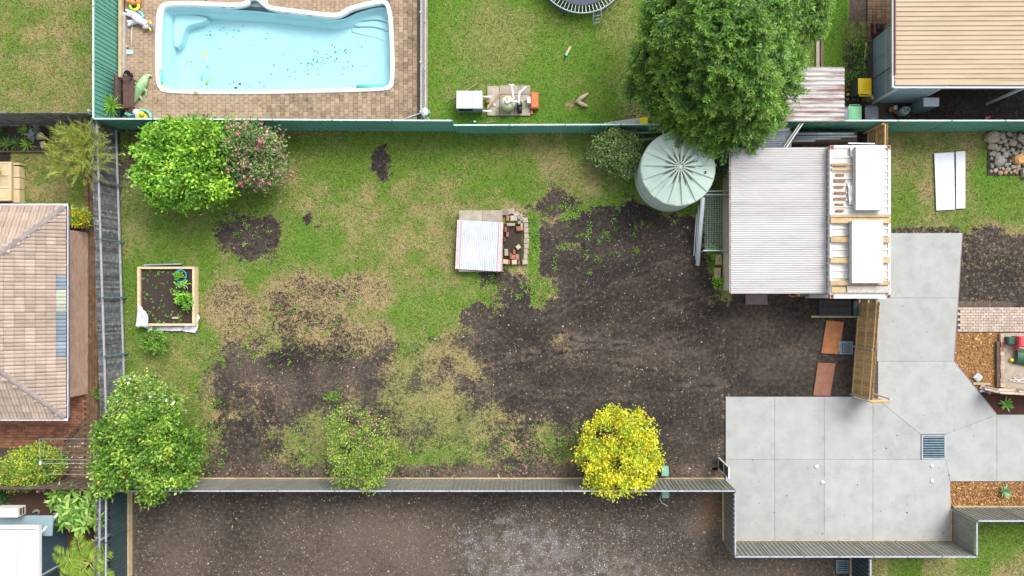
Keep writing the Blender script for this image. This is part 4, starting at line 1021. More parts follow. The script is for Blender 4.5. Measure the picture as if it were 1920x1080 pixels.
# crumpled white plastic wrap on the container
def sheet_cloth(name, pts, z, mt, label, cat, amp=.06, n=14, seed=3, zf=None):
    """crumpled sheet over a quad given in metres"""
    r = np.random.default_rng(seed); q = [Vector((*p, 0)) for p in pts]; vs = []
    for j in range(n+1):
        for i in range(n+1):
            u, v = i/n, j/n
            p = (q[0]*(1-u)+q[1]*u)*(1-v)+(q[3]*(1-u)+q[2]*u)*v
            zz = z+amp*(fbm(np.array(p.x*6.), np.array(p.y*6.), seed)*1.6-.3)
            if zf: zz = zf(p.x, p.y, float(zz))
            vs.append((p.x+r.normal(0, .008), p.y+r.normal(0, .008), float(zz)))
    mb = MB().add(vs, [(j*(n+1)+i, j*(n+1)+i+1, (j+1)*(n+1)+i+1, (j+1)*(n+1)+i) for j in range(n) for i in range(n)])
    o = mb.top(name, mt, label, cat, None, True); return o
m_wrap = mat('plastic_wrap', (.62, .60, .60), (.50, .48, .49), 8, .35)
sheet_cloth('plastic_wrap', [P(1594,295,zt), P(1602,295,zt), P(1600,272,zt), P(1592,274,zt)], zt, m_wrap, 'crumpled clear wrap at the top of the upper panel stack', 'plastic wrap', .12, 8)
sheet_cloth('plastic_wrap', [P(1591,384,zt), P(1602,384,zt), P(1602,340,zt), P(1588,342,zt)], zt, m_wrap, 'crumpled clear wrap on the left flank of the upper panel stack', 'plastic wrap', .14, 10, 5)

# ================================================================ WATER TANK
tk = thing('water_tank', 'round pale green plastic rainwater tank below the conifer', 'water tank', (5.46, 5.19, 0))
m_tank = mat('tank_plastic', (.40, .49, .41), (.36, .45, .38), 1.2, .5, stain=(.33, .41, .34), sscale=2)
m_tankroof = mat('tank_roof_plastic', (.42, .52, .45), (.37, .47, .41), 2, .5)
m_tankdirt = mat('tank_roof_dirty', (.07, .075, .05), (.17, .19, .14), 10, .8)
tr_, tz_ = 1.5, 2.15
mb = MB().lathe(5.46, 5.19, [(1.5, 0), (1.5, .3), (1.512, .32), (1.5, .34), (1.5, .95), (1.512, .97), (1.5, .99), (1.5, 1.55), (1.512, 1.57), (1.5, 1.59), (1.5, tz_-.05), (1.53, tz_-.03), (1.53, tz_+.01), (1.48, tz_+.03)], 64)
mb.build('wall', m_tank, tk, True)
NS = 16
for k in range(NS):
    a0 = 2*math.pi*k/NS+.10; am = a0+2*math.pi/NS*.5; a1 = a0+2*math.pi/NS
    def pt(r, a, z): return (5.46+r*math.cos(a), 5.19+r*math.sin(a), z)
    # each sector: raised rib, dropping in a step to a flat valley
    rr = [.17, .45, .9, 1.49]; zz = [tz_+.40, tz_+.31, tz_+.18, tz_+.02]
    vs = []
    for r_, z_ in zip(rr, zz):
        dp = .085 if r_ < 1.4 else .05
        vs += [pt(r_, a0, z_), pt(r_, a0+.012, z_+dp), pt(r_, am, z_+dp), pt(r_, am+.03, z_+.004), pt(r_, a1, z_)]
    m = 5
    fs = [(i*m+j, (i+1)*m+j, (i+1)*m+j+1, i*m+j+1) for i in range(3) for j in range(4)]
    MB().add(vs, fs).build('roof_sector', m_tankroof, tk)
    # silt washed into the valleys near the hub
    w0 = .1
    e1 = .55+.25*rng.random()
    zc = lambda r_: tz_+.016+(.40-(r_-.17)*.3214 if r_ < .45 else .31-(r_-.45)*.2889)
    MB().add([pt(.19, am+.04, zc(.19)), pt(.19, a1-.01, zc(.19)), pt(.45, am+.05, zc(.45)), pt(.45, a1-.02, zc(.45)), pt(e1, am+.07, zc(e1)), pt(e1*.85, a1-.05, zc(e1*.85))], [(0, 1, 3, 2), (2, 3, 5, 4)]).build('silt', m_tankdirt, tk)
mb = MB().lathe(5.46, 5.19, [(.21, tz_+.34), (.21, tz_+.43), (.16, tz_+.46), (.10, tz_+.44), (.05, tz_+.47), (.01, tz_+.475)], 24); mb.build('hub', m_tank, tk)
for k in range(8):
    a = k*math.pi/4; MB().cbox(5.46+.13*math.cos(a), 5.19+.13*math.sin(a), tz_+.44, .03, .05, .03, .004, a).build('hub_vent', m_black, tk)
mx, my = P(1313, 296, 2.5)
sl_t = math.atan2(.36, 1.32); da = math.atan2(my-5.19, mx-5.46)
lid = thing('tank_lid', 'round grey green inspection lid on the tank roof', 'lid', (mx, my, 2.30))
mb = MB().lathe(mx, my, [(.31, 2.28), (.31, 2.40), (.27, 2.42), (.27, 2.40), (.05, 2.41), (.05, 2.44), (.01, 2.44)], 28); mb.build('cover', mat('lid_plastic', (.36, .47, .42), (.32, .42, .38), 6, .5), lid)
MB().lathe(mx, my, [(.335, 2.27), (.335, 2.37), (.312, 2.37), (.312, 2.27)], 28).build('rim', mat('lid_rim', (.16, .24, .22), None, 4, .6), lid)
for a in (.4, 2.2, 3.9): MB().lathe(mx+.17*math.cos(a), my+.17*math.sin(a), [(.03, 2.405), (.03, 2.425), (.01, 2.43)], 8).build('bolt', m_black, lid)
hx, hy = P(1322.5, 323, 2.4); MB().lathe(hx, hy, [(.06, 2.3), (.06, 2.375), (.045, 2.38), (.045, 2.36), (.005, 2.36)], 16).build('inlet_hole', m_black, tk)
MB().tube([P3(1338, 313, 2.0), P3(1343, 309, 2.0)], .03, 8).build('overflow_spout', m_white, tk)
# pipes lying beside the tank
def pipe(label, p, q, r, mt=None, name='pipe', cat='pipe', group='loose pipes and posts'):
    return MB().tube([p, q], r, 10).top(name, mt or m_galv, label, cat, group, True)
pipe('upper grey channel lying against the green fence left of the tank', P3(1170, 250.5, .55), P3(1243, 247, .6), .05)
pipe('lower grey channel lying left of the tank', P3(1185, 264, .5), P3(1236, 258.5, .55), .055)
# wire mesh lean-to between tank and shed
cg = thing('wire_cage', 'galvanised wire mesh dog run between tank and white shed', 'cage', (*P(1340, 420), 0))
cz = 1.25; xa, xb = P(1322, 0, cz)[0], P(1371, 0, cz)[0]; ya, yb = P(0, 470, cz)[1], P(0, 365, cz)[1]
for i in range(11):
    x = xa+(xb-xa)*i/10; MB().tube([(x, ya, cz), (x, yb, cz)], .006, 4).build('wire', m_galv, cg)
for j in range(27):
    y = ya+(yb-ya)*j/26; MB().tube([(xa, y, cz+.01), (xb, y, cz+.01)], .005, 4).build('wire', m_galv, cg)
for y in (ya, yb): MB().tube([(xa-.08, y, cz+.02), (xb+.05, y, cz+.05)], .032, 8).build('frame_tube', m_galv, cg)
MB().tube([(xa, yb+.13, cz), (xb+.02, yb+.18, cz)], .03, 8).build('frame_tube', m_galv, cg)
for x in (xa, xb-.1):
    for y in (ya, yb): MB().tube([(x, y, 0), (x, y, cz)], .025, 8).build('post', m_galv, cg)
for j in range(9): MB().tube([(xa, ya+(yb-ya)*j/8, 0.02), (xa, ya+(yb-ya)*j/8, cz)], .006, 4).build('side_wire', m_galv, cg)
MB().tube([P3(1318, 370, 1.2), P3(1308, 497, .12)], .095, 14).top('stormwater_pipe', mat('pale_pipe', (.50, .56, .58), (.44, .50, .53), 3, .5), 'thick pale pipe leaning on the mesh dog run', 'pipe', 'loose pipes and posts', True)
pipe('thin white rod nearest the thick pale pipe', P3(1310, 386, .2), P3(1304.5, 487, .06), .03, m_white)
pipe('thin white rod furthest left beside the thick pale pipe', P3(1306, 400, .12), P3(1301, 480, .04), .026, m_white)
# things behind the shed
lean = thing('lean_to_roof', 'dark blue grey corrugated lean-to between fence and white shed', 'lean-to', (*P(1430, 262), 0))
lz = 1.5; xa, ya = P(1392, 276, lz); xb, yb = P(1484, 246, lz)
MB().corr((xa, ya, lz), (1, 0, 0), (0, 1, .05), (0, 0, 1), xb-xa, yb-ya, .076, .018, 'sine', .006).build('roof_sheet', mat('slate_sheet', (.10, .125, .16), (.15, .18, .22), 3, .45), lean)
for x in (xa+.1, xb-.1): MB().box(x, ya+.1, 0, x+.06, ya+.16, lz-.02).build('post', m_galv, lean)
for x in (xa+.1, xb-.1): MB().box(x, yb-.1, 0, x+.06, yb-.04, lz+.0).build('post', m_galv, lean)
MB().box(xa, yb+.03, 1.40, xb-.05, yb+.16, 1.47).build('fascia_board', m_galv, lean)
MB().box(*P(1400, 243, .3), .0, *P(1486, 236, .3), .45).top('brick_stack', m_brick, 'low dark red brick stack under the green fence by the lean-to', 'bricks')
bmx = thing('steel_beam', 'galvanised beam slanting from green fence to white shed', 'beam', (*P(1485, 252, 1), 1.7))
a, b = P3(1504, 229, 1.86), P3(1471, 277, 1.9); d_ = (b-a).normalized(); u_ = Vector((-d_.y, d_.x, 0))
MB().bar(a+u_*.05, b+u_*.05, .035, .09).build('flange', m_galv, bmx); MB().bar(a-u_*.05, b-u_*.05, .035, .09).build('flange', m_sleeper, bmx); MB().bar(a, b, .066, .02).build('web', m_iron, bmx)
pipe('long pale pipe nearest the fence behind the container', P3(1488, 250.5, .9), P3(1601, 250.5, .9), .055)
pipe('flaking pale pipe, second from the fence behind the container', P3(1484, 256.5, .8), P3(1605, 255.5, .8), .05, mat('flaking_pipe', (.36, .42, .44), (.2, .27, .30), 9, .6))
pipe('short grey pipe, third from the fence behind the container', P3(1480, 260.5, .72), P3(1576, 260, .72), .04)
pipe('shortest grey pipe nearest the white shed roof', P3(1478, 264.5, .7), P3(1528, 264, .7), .04)
MB().box(*P(1484, 266, .5), 0, *P(1605, 248, .5), .62).top('pipe_rack', m_palbrown, 'dark timber rack carrying pipes behind the container', 'rack')
MB().bar(P3(1590, 268.5, 1.8), P3(1640, 269.5, 1.8), .05, .04).top('steel_angle', m_galv, 'thin steel angle just above the container top edge', 'steel angle')

# ================================================================ STEEL SHEETS, HATCH AND OTHER THINGS BY THE SHED
def flat_plate(label, pts, mt, name, cat, z=.025, t_=.02, group=None):
    return MB().prism([P(*q) for q in pts], z, z+t_).top(name, mt, label, cat, group)
flat_plate('upper rusty orange steel sheet lying on soil by pine screen', [(1549,601),(1582,604),(1571,664),(1539,662)], m_rust, 'rusty_sheet', 'steel sheet', group='rusty sheets')
flat_plate('lower rusty brown steel sheet touching the concrete slab edge', [(1533,680),(1566,681),(1556,742),(1524,741)], mat('rusty_brown_sheet', (.25, .115, .07), (.19, .085, .055), 3, .85, .2, 60, 0, stain=(.11, .055, .04), sscale=3), 'rusty_sheet', 'steel sheet', group='rusty sheets')
pal = thing('timber_pallet', 'black weathered timber pallet below the shed corner', 'pallet', (*P(1563, 578), 0))
x0, y0 = P(1534, 593); x1, y1 = P(1594, 561); m_blacktim = mat('blackened_timber', (.05, .05, .048), (.03, .03, .03), 8, .9, .4, 30, .3, stain=(.14, .12, .09), sscale=8)
for k in range(8): MB().box(x0, y0+(y1-y0)*k/8+.004, .09, x1, y0+(y1-y0)*(k+1)/8-.004, .12+.01*(k % 2)).build('slat', m_blacktim, pal)
for x in (x0+.02, (x0+x1)/2, x1-.1): MB().box(x, y0, 0, x+.08, y1, .09).build('bearer', m_blacktim, pal)
MB().bar(P3(1521, 593.5, .06), P3(1606, 594, .06), .07, .06).top('white_batten', m_sleeper, 'pale batten lying below the black pallet', 'timber')
tr = thing('drain_tray', 'black box beside the pallet at the foot of pine screen', 'box', (*P(1600, 578), 0))
x0, y0 = P(1595, 592); x1, y1 = P(1606, 563)
MB().box(x0, y0, 0, x1, y1, .22).build('body', m_black, tr); MB().box(x0+.02, y0+.02, .2202, x1-.02, y1-.02, .235).build('lid', m_iron, tr)
st = thing('shed_step', 'purple brown timber step by the front of the white shed', 'step', (*P(1417, 561), 0))
x0, y0 = P(1398, 571, .25); x1, y1 = P(1439, 552, .25); MB().box(x0, y0, .2, x1, y1, .25).build('tread', mat('purple_brown_board', (.19, .14, .15), (.15, .11, .12), 4, .8), st)
for x in (x0+.08, x1-.16): MB().box(x, y0+.05, 0, x+.08, y1-.05, .2).build('block', m_palbrown, st)
hose = [P3(1487+9*math.cos(a)*(1-.02*a), 552+4.5*math.sin(a)*(1-.02*a), .10+.008*a) for a in np.linspace(0, 18, 60)]
MB().tube(hose, .022, 6).top('coiled_hose', m_terracotta, 'orange brown coiled hose below the white shed roof edge', 'hose', None, True)
cr = thing('timber_crate', 'low green grey timber trough at the container corner', 'trough', (*P(1530, 552), 0))
x0, y0 = P(1500, 556, .4); x1, y1 = P(1555, 550, .4); MB().box(x0, y0, 0, x1, y1, .4).build('body', mat('mossy_timber', (.16, .17, .12), (.11, .12, .09), 5, .9), cr); MB().box(x0-.1, y0, 0, x0-.012, y1, .45).build('end_block', m_pine, cr)
# besser blocks by the shed wall
for lab, px, py in (('upper cream concrete block at the shed wall', 1348, 486.5), ('lower cream concrete block at the shed wall', 1346, 512)):
    t = thing('concrete_block', lab, 'block', (*P(px, py), 0), 'cream blocks by the shed')
    x, y = P(px, py, .19); MB().cbox(x, y, 0, .26, .46, .19, .015).build('body', m_sleeper, t)
    for k in (-1, 0, 1): MB().lathe(x+.03, y+k*.06, [(.022, .188), (.022, .194), (.01, .194)], 10).build('core_hole', m_black, t)
# dark framed upright panel near the fence corner
sg = thing('upright_screen', 'narrow white framed dark upright screen at slab corner', 'screen', (*P(1347, 868), 0))
x = P(1347, 0)[0]; y0, y1 = P(0, 876)[1], P(0, 859)[1]; hh = 1.75
MB().box(x-.02, y0, .08, x+.015, y1, hh-.05).build('panel', mat('dark_glass', (.02, .025, .04), None, 3, .3), sg)
for a, b in ((y0-.04, y0), (y1, y1+.04)): MB().box(x-.03, a, 0, x+.03, b, hh).build('stile', m_white, sg)
for z in (.04, hh*.55, hh-.05): MB().box(x-.032, y0, z, x+.028, y1, z+.05).build('rail', m_white, sg)
MB().box(x-.4, y0-.1, .0, x+.1, y0+.0, .08).build('foot', m_palbrown, sg)
MB().box(*P(1334, 881), 0, *P(1345, 873), .08).top('timber_offcut', m_palbrown, 'brown timber offcut left of the dark upright screen', 'timber')
# green service boxes either side of the fence
for lab, px, py in (('pale green service box just above the lower grey fence', 1247, 884), ('pale green service box just below the lower grey fence', 1248, 925)):
    t = thing('service_box', lab, 'box', (*P(px, py), 0), 'green service boxes')
    m_sv = mat('service_green'+str(py), (.20, .42, .30), (.17, .37, .26), 4, .5)
    x, y = P(px, py, .35); MB().cbox(x, y, 0, .26, .36, .3, .01).build('body', m_sv, t); MB().cbox(x, y, .301, .31, .42, .06, .02).build('lid', m_sv, t)
MB().tube([P3(1240, 925, .05), P3(1237, 935, .03), P3(1241, 943, .03), P3(1252, 949, .03)], .022, 6).top('black_conduit', m_galv, 'grey cable curling from the service box below the fence', 'cable', None, True)

# ================================================================ RIGHT HAND GARDEN
bp_ = struct(MB().prism([P(*q) for q in ((1796,576),(1990,576),(1990,622),(1792,622))], -.02, .008).build('brick_path', m_bedding))
m_pp = mat('pinkish_paver', (.42, .34, .28), (.35, .28, .23), 3, .85, .3, 50, .14)
bs = []
for i in range(21):
    for j in range(9):
        px = 1799+i*9.7+(4.8 if j % 2 else 0); py = 578.7+j*5.1
        if px < 1985: bs.append((*P(px, py), 0))
pieces(bp_, 'path_brick', 'path_bricks', bs, (.225, .118), .04, .01, .006, m_pp)
pat = struct(MB().prism([P(*q) for q in ((1880,624),(1990,624),(1990,727),(1880,727))], -.02, .05).build('play_slab', m_oldconc))
for k in range(12):
    MB().cbox(*P(1876+rng.uniform(-.8, .8), 629+k*8.4), 0, .17, .19, .13, .012, rng.uniform(-.1, .1)).build('edging_brick', m_brick if k in (2, 3) else m_pinkbrick, pat)
MB().box(*P(1870, 731), 0, *P(1990, 727.5), .14).build('edging_sleeper', m_sleeper, pat)
sheet_x = P(1863, 0)[0]
MB().box(*P(1866, 725), -.01, *P(1871, 640), .12).build('edging_board', m_palbrown, pat)
dm_ = thing('solar_light', 'small diamond shaped white framed cap in the bark', 'garden light', (*P(1835, 708), 0))
MB().cbox(*P(1835, 708, .1), 0, .30, .30, .1, .03, R(45)).build('frame', m_white, dm_); MB().cbox(*P(1835, 708, .1), .1001, .2, .2, .012, .003, R(45)).build('pane', mat('grey_pane', (.36, .40, .44), None, 4, .3), dm_)
MB().bar(P3(1824, 719, .06), P3(1856, 720, .06), .10, .09).top('timber_edge', m_sleeper, 'short timber edging below the bark beside the diamond light', 'timber')
for lab, a, b, mt, w_ in (('white concrete strip nearest the drive by the mulch corner', (1838,724), (1858,735), m_pinkbrick, .22), ('long grey steel rail behind the gate panel', (1836,733), (1935,733), m_galv, .09)):
    MB().bar(P3(*a, .07), P3(*b, .07), w_, .08).top('edge_strip', mt, lab, 'edging')
MB().prism([P(*q) for q in ((1840,742),(1990,742),(1990,775),(1869,775))], -.01, .02).top('mulch_bed', mat('dark_mulch', (.085, .03, .02), (.05, .02, .015), 14, .95, .8, 60, stain=(.16, .07, .04), sscale=25), 'dark red brown mulch bed below the gate panel', 'garden bed')
# toys on the slab
ty = thing('toy_car', 'red and green ride on toy at the right edge', 'toy', (*P(1905, 645), .05))
m_red = mat('red_plastic', (.62, .06, .09), (.55, .05, .08), 5, .4); m_dkgreen = mat('dark_green_plastic', (.025, .085, .045), (.02, .07, .04), 5, .5)
MB().cbox(*P(1898, 639, .3), .08, .42, .34, .28, .04).build('footwell', m_dkgreen, ty); MB().cbox(*P(1918, 641, .5), .08, .36, .46, .5, .06).build('body', m_red, ty)
for q in ((1888, 645), (1906, 655), (1930, 655)): MB().tube([P3(q[0], q[1]-1.2, .13), P3(q[0], q[1]+1.2, .13)], .11, 14).build('wheel', m_red, ty)
t2 = thing('toy_tunnel', 'dark green play tunnel piece at the right edge below the red toy', 'toy', (*P(1915, 668), .05))
mb = MB(); a, b = P3(1900, 668, .05), P3(1945, 676, .05); d_ = (b-a).normalized(); u_ = Vector((-d_.y, d_.x, 0))
ar = [(.32*math.cos(math.pi*i/10), .30*math.sin(math.pi*i/10)) for i in range(11)]
mb.add([a+u_*q+Vector((0, 0, z)) for q, z in ar]+[b+u_*q+Vector((0, 0, z)) for q, z in ar]+[a+u_*q*.88+Vector((0, 0, z*.88)) for q, z in ar]+[b+u_*q*.88+Vector((0, 0, z*.88)) for q, z in ar],
       [(i, i+1, 12+i, 11+i) for i in range(10)]+[(22+i, 33+i, 34+i, 23+i) for i in range(10)]+[(i, 22+i, 23+i, i+1) for i in range(10)]); mb.build('arch', m_dkgreen, t2)
MB().bar(a+u_*.36, b+u_*.36, .08, .05).build('skid', m_dkgreen, t2)
yb_ = MB().ell((*P(1896.5, 675, .12), .13), (.09, .09, .09)).top('yellow_ball', mat('yellow_plastic', (.75, .55, .03), (.68, .48, .03), 5, .4), 'small yellow ball beside the green play tunnel', 'ball', None, True)
rack = thing('airer_frame', 'white folded airer lying on the play slab', 'airer', (*P(1912, 712), .05))
for a, b in (((1893,713),(1925,712)), ((1900,707),(1912,716)), ((1910,716),(1925,703)), ((1900,716),(1925,717))): MB().tube([P3(*a, .1), P3(*b, .12)], .018, 6).build('tube', m_white, rack)

# rock heap: stones picked apart one by one
rk = thing('rock_heap', 'square heap of mixed tan and grey rocks at right edge', 'rocks', (*P(1890, 290), 0))
m_r = [mat('rock_%d' % k, c, tuple(x*.75 for x in c), 5, .9, .6, 18, .15) for k, c in enumerate(((.34,.29,.21),(.31,.30,.28),(.40,.27,.18),(.27,.25,.22),(.38,.34,.25)))]
r2 = random.Random(21)
def rock(cx_, cy_, z_, sx, sy, sz, rot, mt):
    m_ = MB(); m_.ell((0, 0, 0), (sx, sy, sz), None, 9, 6)
    s_ = r2.random()*50
    vs = []
    for x, y, z in m_.v:
        q = Vector((x, y, z)); k_ = 1+.45*(float(fbm(np.array(x*3/sx+s_), np.array(y*3/sy+z*2/sz+s_), 3, 2))-.5)
        e = 5; ln = (abs(x/sx)**e+abs(y/sy)**e+abs(z/sz)**e)**(1/e) or 1
        vs.append(Matrix.Rotation(rot, 3, 'Z') @ (q/ln*k_*.92)+Vector((cx_, cy_, z_)))
    m_.v = [tuple(v) for v in vs]; m_.build('rock', mt, rk)
placed = []
for k in range(900):
    px = r2.uniform(1855, 1945); py = r2.uniform(252, 325); s_ = r2.choice((.10, .12, .14, .17, .20, .24)) if k < 60 else r2.choice((.07, .09, .11))
    if any((px-q[0])**2+(py-q[1])**2 < ((s_+q[2])*SPX*.80)**2 for q in placed): continue
    if abs(px-1907) < 12 and abs(py-300) < 11: continue
    placed.append((px, py, s_)); x, y = P(px, py)
    rock(x, y, s_*.45, s_*r2.uniform(.9, 1.35), s_*r2.uniform(.75, 1.1), s_*.8, r2.uniform(0, 3), m_r[r2.randrange(5)])
rock(*P(1905, 300), .14, .24, .22, .2, .5, mat('orange_rock', (.55, .33, .13), (.48, .27, .1), 4, .85, .4, 20))
MB().prism([P(*q) for q in ((1851,249),(1990,249),(1990,329),(1851,329))], -.02, .03).build('rubble_bed', m_soil, rk)

# ================================================================ POOL YARD THINGS
MB().bar(P3(227.5, -40, .18), P3(227, 146, .18), .13, .2).top('sleeper_log', m_sleeper, 'long weathered sleeper nearest the left green fence', 'timber', 'sleepers beside the pool deck')
MB().bar(P3(234, 28, .14), P3(233.5, 141, .14), .10, .14).top('sleeper_log', m_greytim, 'shorter grey sleeper between long sleeper and paving', 'timber', 'sleepers beside the pool deck')
m_bench = mat('bench_timber', (.115, .062, .052), (.085, .046, .04), 6, .7, .2, 40, .15)
bn = thing('park_bench', 'dark brown slatted bench against the left green fence', 'bench', (*P(238, 172), 0))
z = .45; ya, yb = P(0, 202, z)[1], P(0, 147, z)[1]
for k in range(4):
    x = P(233+k*5.0, 0, z)[0]; MB().box(x-.052, ya, z-.03, x+.052, yb, z).build('slat', m_bench, bn)
for k in range(3):
    x = P(229, 0, .5)[0]-.05-.03*k; MB().box(x-.012, ya, .52+k*.13, x+.012, yb, .62+k*.13).build('back_slat', m_bench, bn)
for y in (ya+.03, yb-.03):
    xb_ = P(229, 0, .5)[0]
    MB().bar((xb_, y, 0), (xb_-.14, y, .92), .05, .05).build('back_leg', m_bench, bn)
    x = P(249, 0, .4)[0]; MB().box(x-.05, y-.03, 0, x, y+.03, .64).build('front_leg', m_bench, bn)
    MB().box(xb_-.08, y-.03, .64, x+.05, y+.03, .68).build('armrest', m_bench, bn)
MB().box(P(216,0,.92)[0], ya, .86, P(220,0,.92)[0], yb, .92).build('top_rail', m_bench, bn)

def inflatable(name, mt, parent, blobs, vox=.02):
    """continuous skin over overlapping blobs and tubes"""
    mb = MB()
    for b in blobs:
        if b[0] == 'e': mb.ell(b[1], b[2], b[3] if len(b) > 3 else None, 16, 10)
        else: mb.tube(b[1], b[2], 12)
    o = mb.build(name, mt, parent, True)
    r_ = o.modifiers.new('fuse', 'REMESH'); r_.mode = 'VOXEL'; r_.voxel_size = vox; r_.use_smooth_shade = True
    s_ = o.modifiers.new('soften', 'SMOOTH'); s_.iterations = 4
    return o
m_inw = mat('white_vinyl', (.66, .66, .72), (.60, .61, .68), 3, .3)
un = thing('inflatable_unicorn', 'white inflatable unicorn toy flopped on the paving', 'inflatable toy', (*P(255, 36), .05))
q = lambda x, y, z=.22: P3(200+x/15.88, y/15.88, z)
inflatable('body', m_inw, un, [('t', [q(800,430), q(880,520,.26), q(960,600,.26), q(1060,660,.25)], [.14, .20, .19, .13]),
    ('t', [q(570,300,.12), q(760,380,.2), q(850,440)], [.055, .075, .11]), ('t', [q(470,405,.12), q(650,440,.17), q(850,510)], [.06, .075, .12]),
    ('t', [q(620,650,.12), q(760,635,.17), q(900,610)], [.065, .07, .11]), ('t', [q(640,760,.12), q(740,700,.16), q(900,640)], [.07, .07, .1]),
    ('t', [q(1040,650), q(1140,690,.26), q(1200,740,.26)], [.14, .15, .14]), ('e', q(1170,790,.24), (.11, .10, .10))])
mpink = mat('pink_vinyl', (.75, .22, .48), None, 4, .35); myel = mat('yellow_vinyl', (.80, .62, .06), None, 4, .35); mblu = mat('blue_vinyl', (.10, .25, .62), None, 4, .35); mteal = mat('teal_vinyl', (.16, .55, .48), None, 4, .35); morg = mat('orange_vinyl', (.75, .30, .10), None, 4, .35); mlime = mat('lime_vinyl', (.30, .62, .08), None, 4, .35)
MB().ell(q(1115,830,.24), (.075, .065, .07)).build('muzzle', mpink, un, True)
MB().tube([q(1270,820,.28), q(1320,930,.26)], [.05, .02], 10).build('horn', myel, un, True)
for c_, m_, p_ in (('mane', morg, (1270,650)), ('mane', myel, (1310,690)), ('mane', mblu, (1340,770))): MB().ell(q(*p_, .3), (.07, .06, .06)).build(c_, m_, un, True)
MB().ell(q(1180,725,.405), (.02, .02, .012)).build('eye', m_black, un, True)
MB().tube([q(930,335,.14), q(1040,400,.14), q(1090,480,.14), q(1085,560,.12)], [.05, .06, .06, .04], 10).build('tail', mteal, un, True)
rg = thing('swim_ring', 'green and yellow swim ring beside the white unicorn', 'swim ring', (*P(251, 11), .05))
def torus(cx_, cy_, z_, R_, r_, a0=0, a1=2*math.pi, n=28):
    return MB().tube([(cx_+R_*math.cos(a0+(a1-a0)*i/n), cy_+R_*math.sin(a0+(a1-a0)*i/n), z_) for i in range(n+1)], r_, 10)
x, y = P(251.2, 10.5, .2)
torus(x, y, .17, .18, .065, R(90), R(270)).build('left_half', mlime, rg, True); torus(x, y, .17, .18, .065, R(-90), R(90)).build('right_half', myel, rg, True)
orf = thing('inflatable_float', 'orange inflatable float at the top edge by the deck', 'inflatable toy', (*P(250, -2), .05))
inflatable('body', morg, orf, [('t', [P3(238, 1, .2), P3(250, 3, .22), P3(262, 1, .2)], [.12, .16, .12]), ('e', P3(250, -8, .2), (.35, .24, .16))]); MB().ell(P3(254, 0, .37), (.04, .04, .02)).build('eye', m_black, orf, True)

m_croc = mat('crocodile_vinyl', (.33, .46, .27), (.22, .37, .16), 9, .4, stain=(.45, .53, .38), sscale=8)
ck = thing('inflatable_crocodile', 'green inflatable crocodile lying beside the brown bench', 'inflatable toy', (*P(265, 167), .05))
q = lambda x, y, z=.2: P3(180+x/10.8, 130+y/10.8, z)
inflatable('body', m_croc, ck, [('t', [q(1140,150,.08), q(1080,115,.12), q(1010,160,.17), q(950,270,.22), q(890,380,.24), q(850,480,.2), q(800,600,.14), q(760,690,.1)], [.03, .06, .13, .20, .20, .15, .10, .05]),
    ('t', [q(960,400,.2), q(1020,440,.12), q(1015,540,.06)], [.09, .07, .045]), ('t', [q(880,540,.16), q(920,590,.1), q(935,660,.05)], [.07, .055, .035]), ('t', [q(850,330,.2), q(790,270,.14), q(765,230,.08)], [.08, .06, .04]), ('e', q(790,420,.14), (.10, .16, .1))])
for k in range(9):
    p_ = Vector(q(1010-k*22, 170+k*36, .0)); zt_ = .30+.10*math.sin(math.pi*min(1, (k+2)/9))
    MB().add([(p_.x-.03, p_.y, zt_-.03), (p_.x+.03, p_.y, zt_-.03), (p_.x, p_.y-.06, zt_-.04), (p_.x, p_.y, zt_+.05)], [(0, 1, 3), (1, 2, 3), (2, 0, 3)]).build('back_scale', mat('croc_scale%d' % k, (.16, .3, .1), None, 5, .5), ck)
MB().ell((*P(253, 209.5, .3), .2), (.155, .155, .155)).top('beach_ball', m_inw, 'white ball between the yucca and yellow duck', 'ball', None, True)
du = thing('inflatable_duck', 'yellow inflatable duck in the corner of the deck', 'inflatable toy', (*P(266, 219), .04))
inflatable('body', myel, du, [('e', P3(266, 220, .2), (.24, .2, .17)), ('e', P3(265.5, 213.5, .40), (.12, .12, .12)), ('t', [P3(272, 221, .2), P3(278, 223, .24)], [.1, .03])])
MB().ell(P3(265, 217.5, .40), (.05, .06, .025)).build('bill', morg, du, True)
MB().ell(P3(263, 214.5, .50), (.014, .014, .012)).build('eye', m_black, du, True)
MB().ell(P3(268, 214.5, .50), (.014, .014, .012)).build('eye', m_black, du, True)
x, y = P(268, 222, .1); torus(x, y, .12, .36, .06).top('teal_ring', mteal, 'teal swim ring under the yellow duck', 'swim ring', None, True)
MB().bar(P3(235, 212, .3), P3(247, 217, .3), .12, .08).top('teal_paddle', mteal, 'teal plastic toy between yucca and white ball', 'toy')
bk = thing('teal_tub', 'teal square tub beside the yellow duck', 'tub', (*P(249, 220), .04)); MB().cbox(*P(250, 220, .3), .05, .30, .26, .3, .02, .2).build('body', mteal, bk); MB().cbox(*P(250, 220, .3), .3502, .24, .2, .004, .001, .2).build('opening', m_iron, bk)
for lab, px, py, mt in (('dark ball on the deck beside the yucca pot', 234, 221, m_iron), ('brown striped ball between dark ball and teal tub', 241.5, 220, m_terracotta)): MB().ell((*P(px, py, .1), .15), (.10, .10, .10)).top('small_ball', mt, lab, 'ball', None, True)
nt_ = thing('pool_brush', 'pool brush with white pole and pale blue head', 'pool brush', (*P(246, 70), .05))
MB().tube([P3(248, 44, .10), P3(245.5, 96, .08)], .016, 8).build('pole', m_white, nt_, True); MB().cbox(*P(244.5, 99), .05, .32, .2, .05, .01).build('head', mat('pale_blue_plastic', (.42, .58, .66), None, 4, .4), nt_)
MB().ell((*P(240, 89), .1), (.06, .06, .06)).top('pink_ball', mat('pink_rubber', (.6, .33, .24), None, 4, .5), 'tiny pink ball beside the pool brush head', 'ball', None, True)
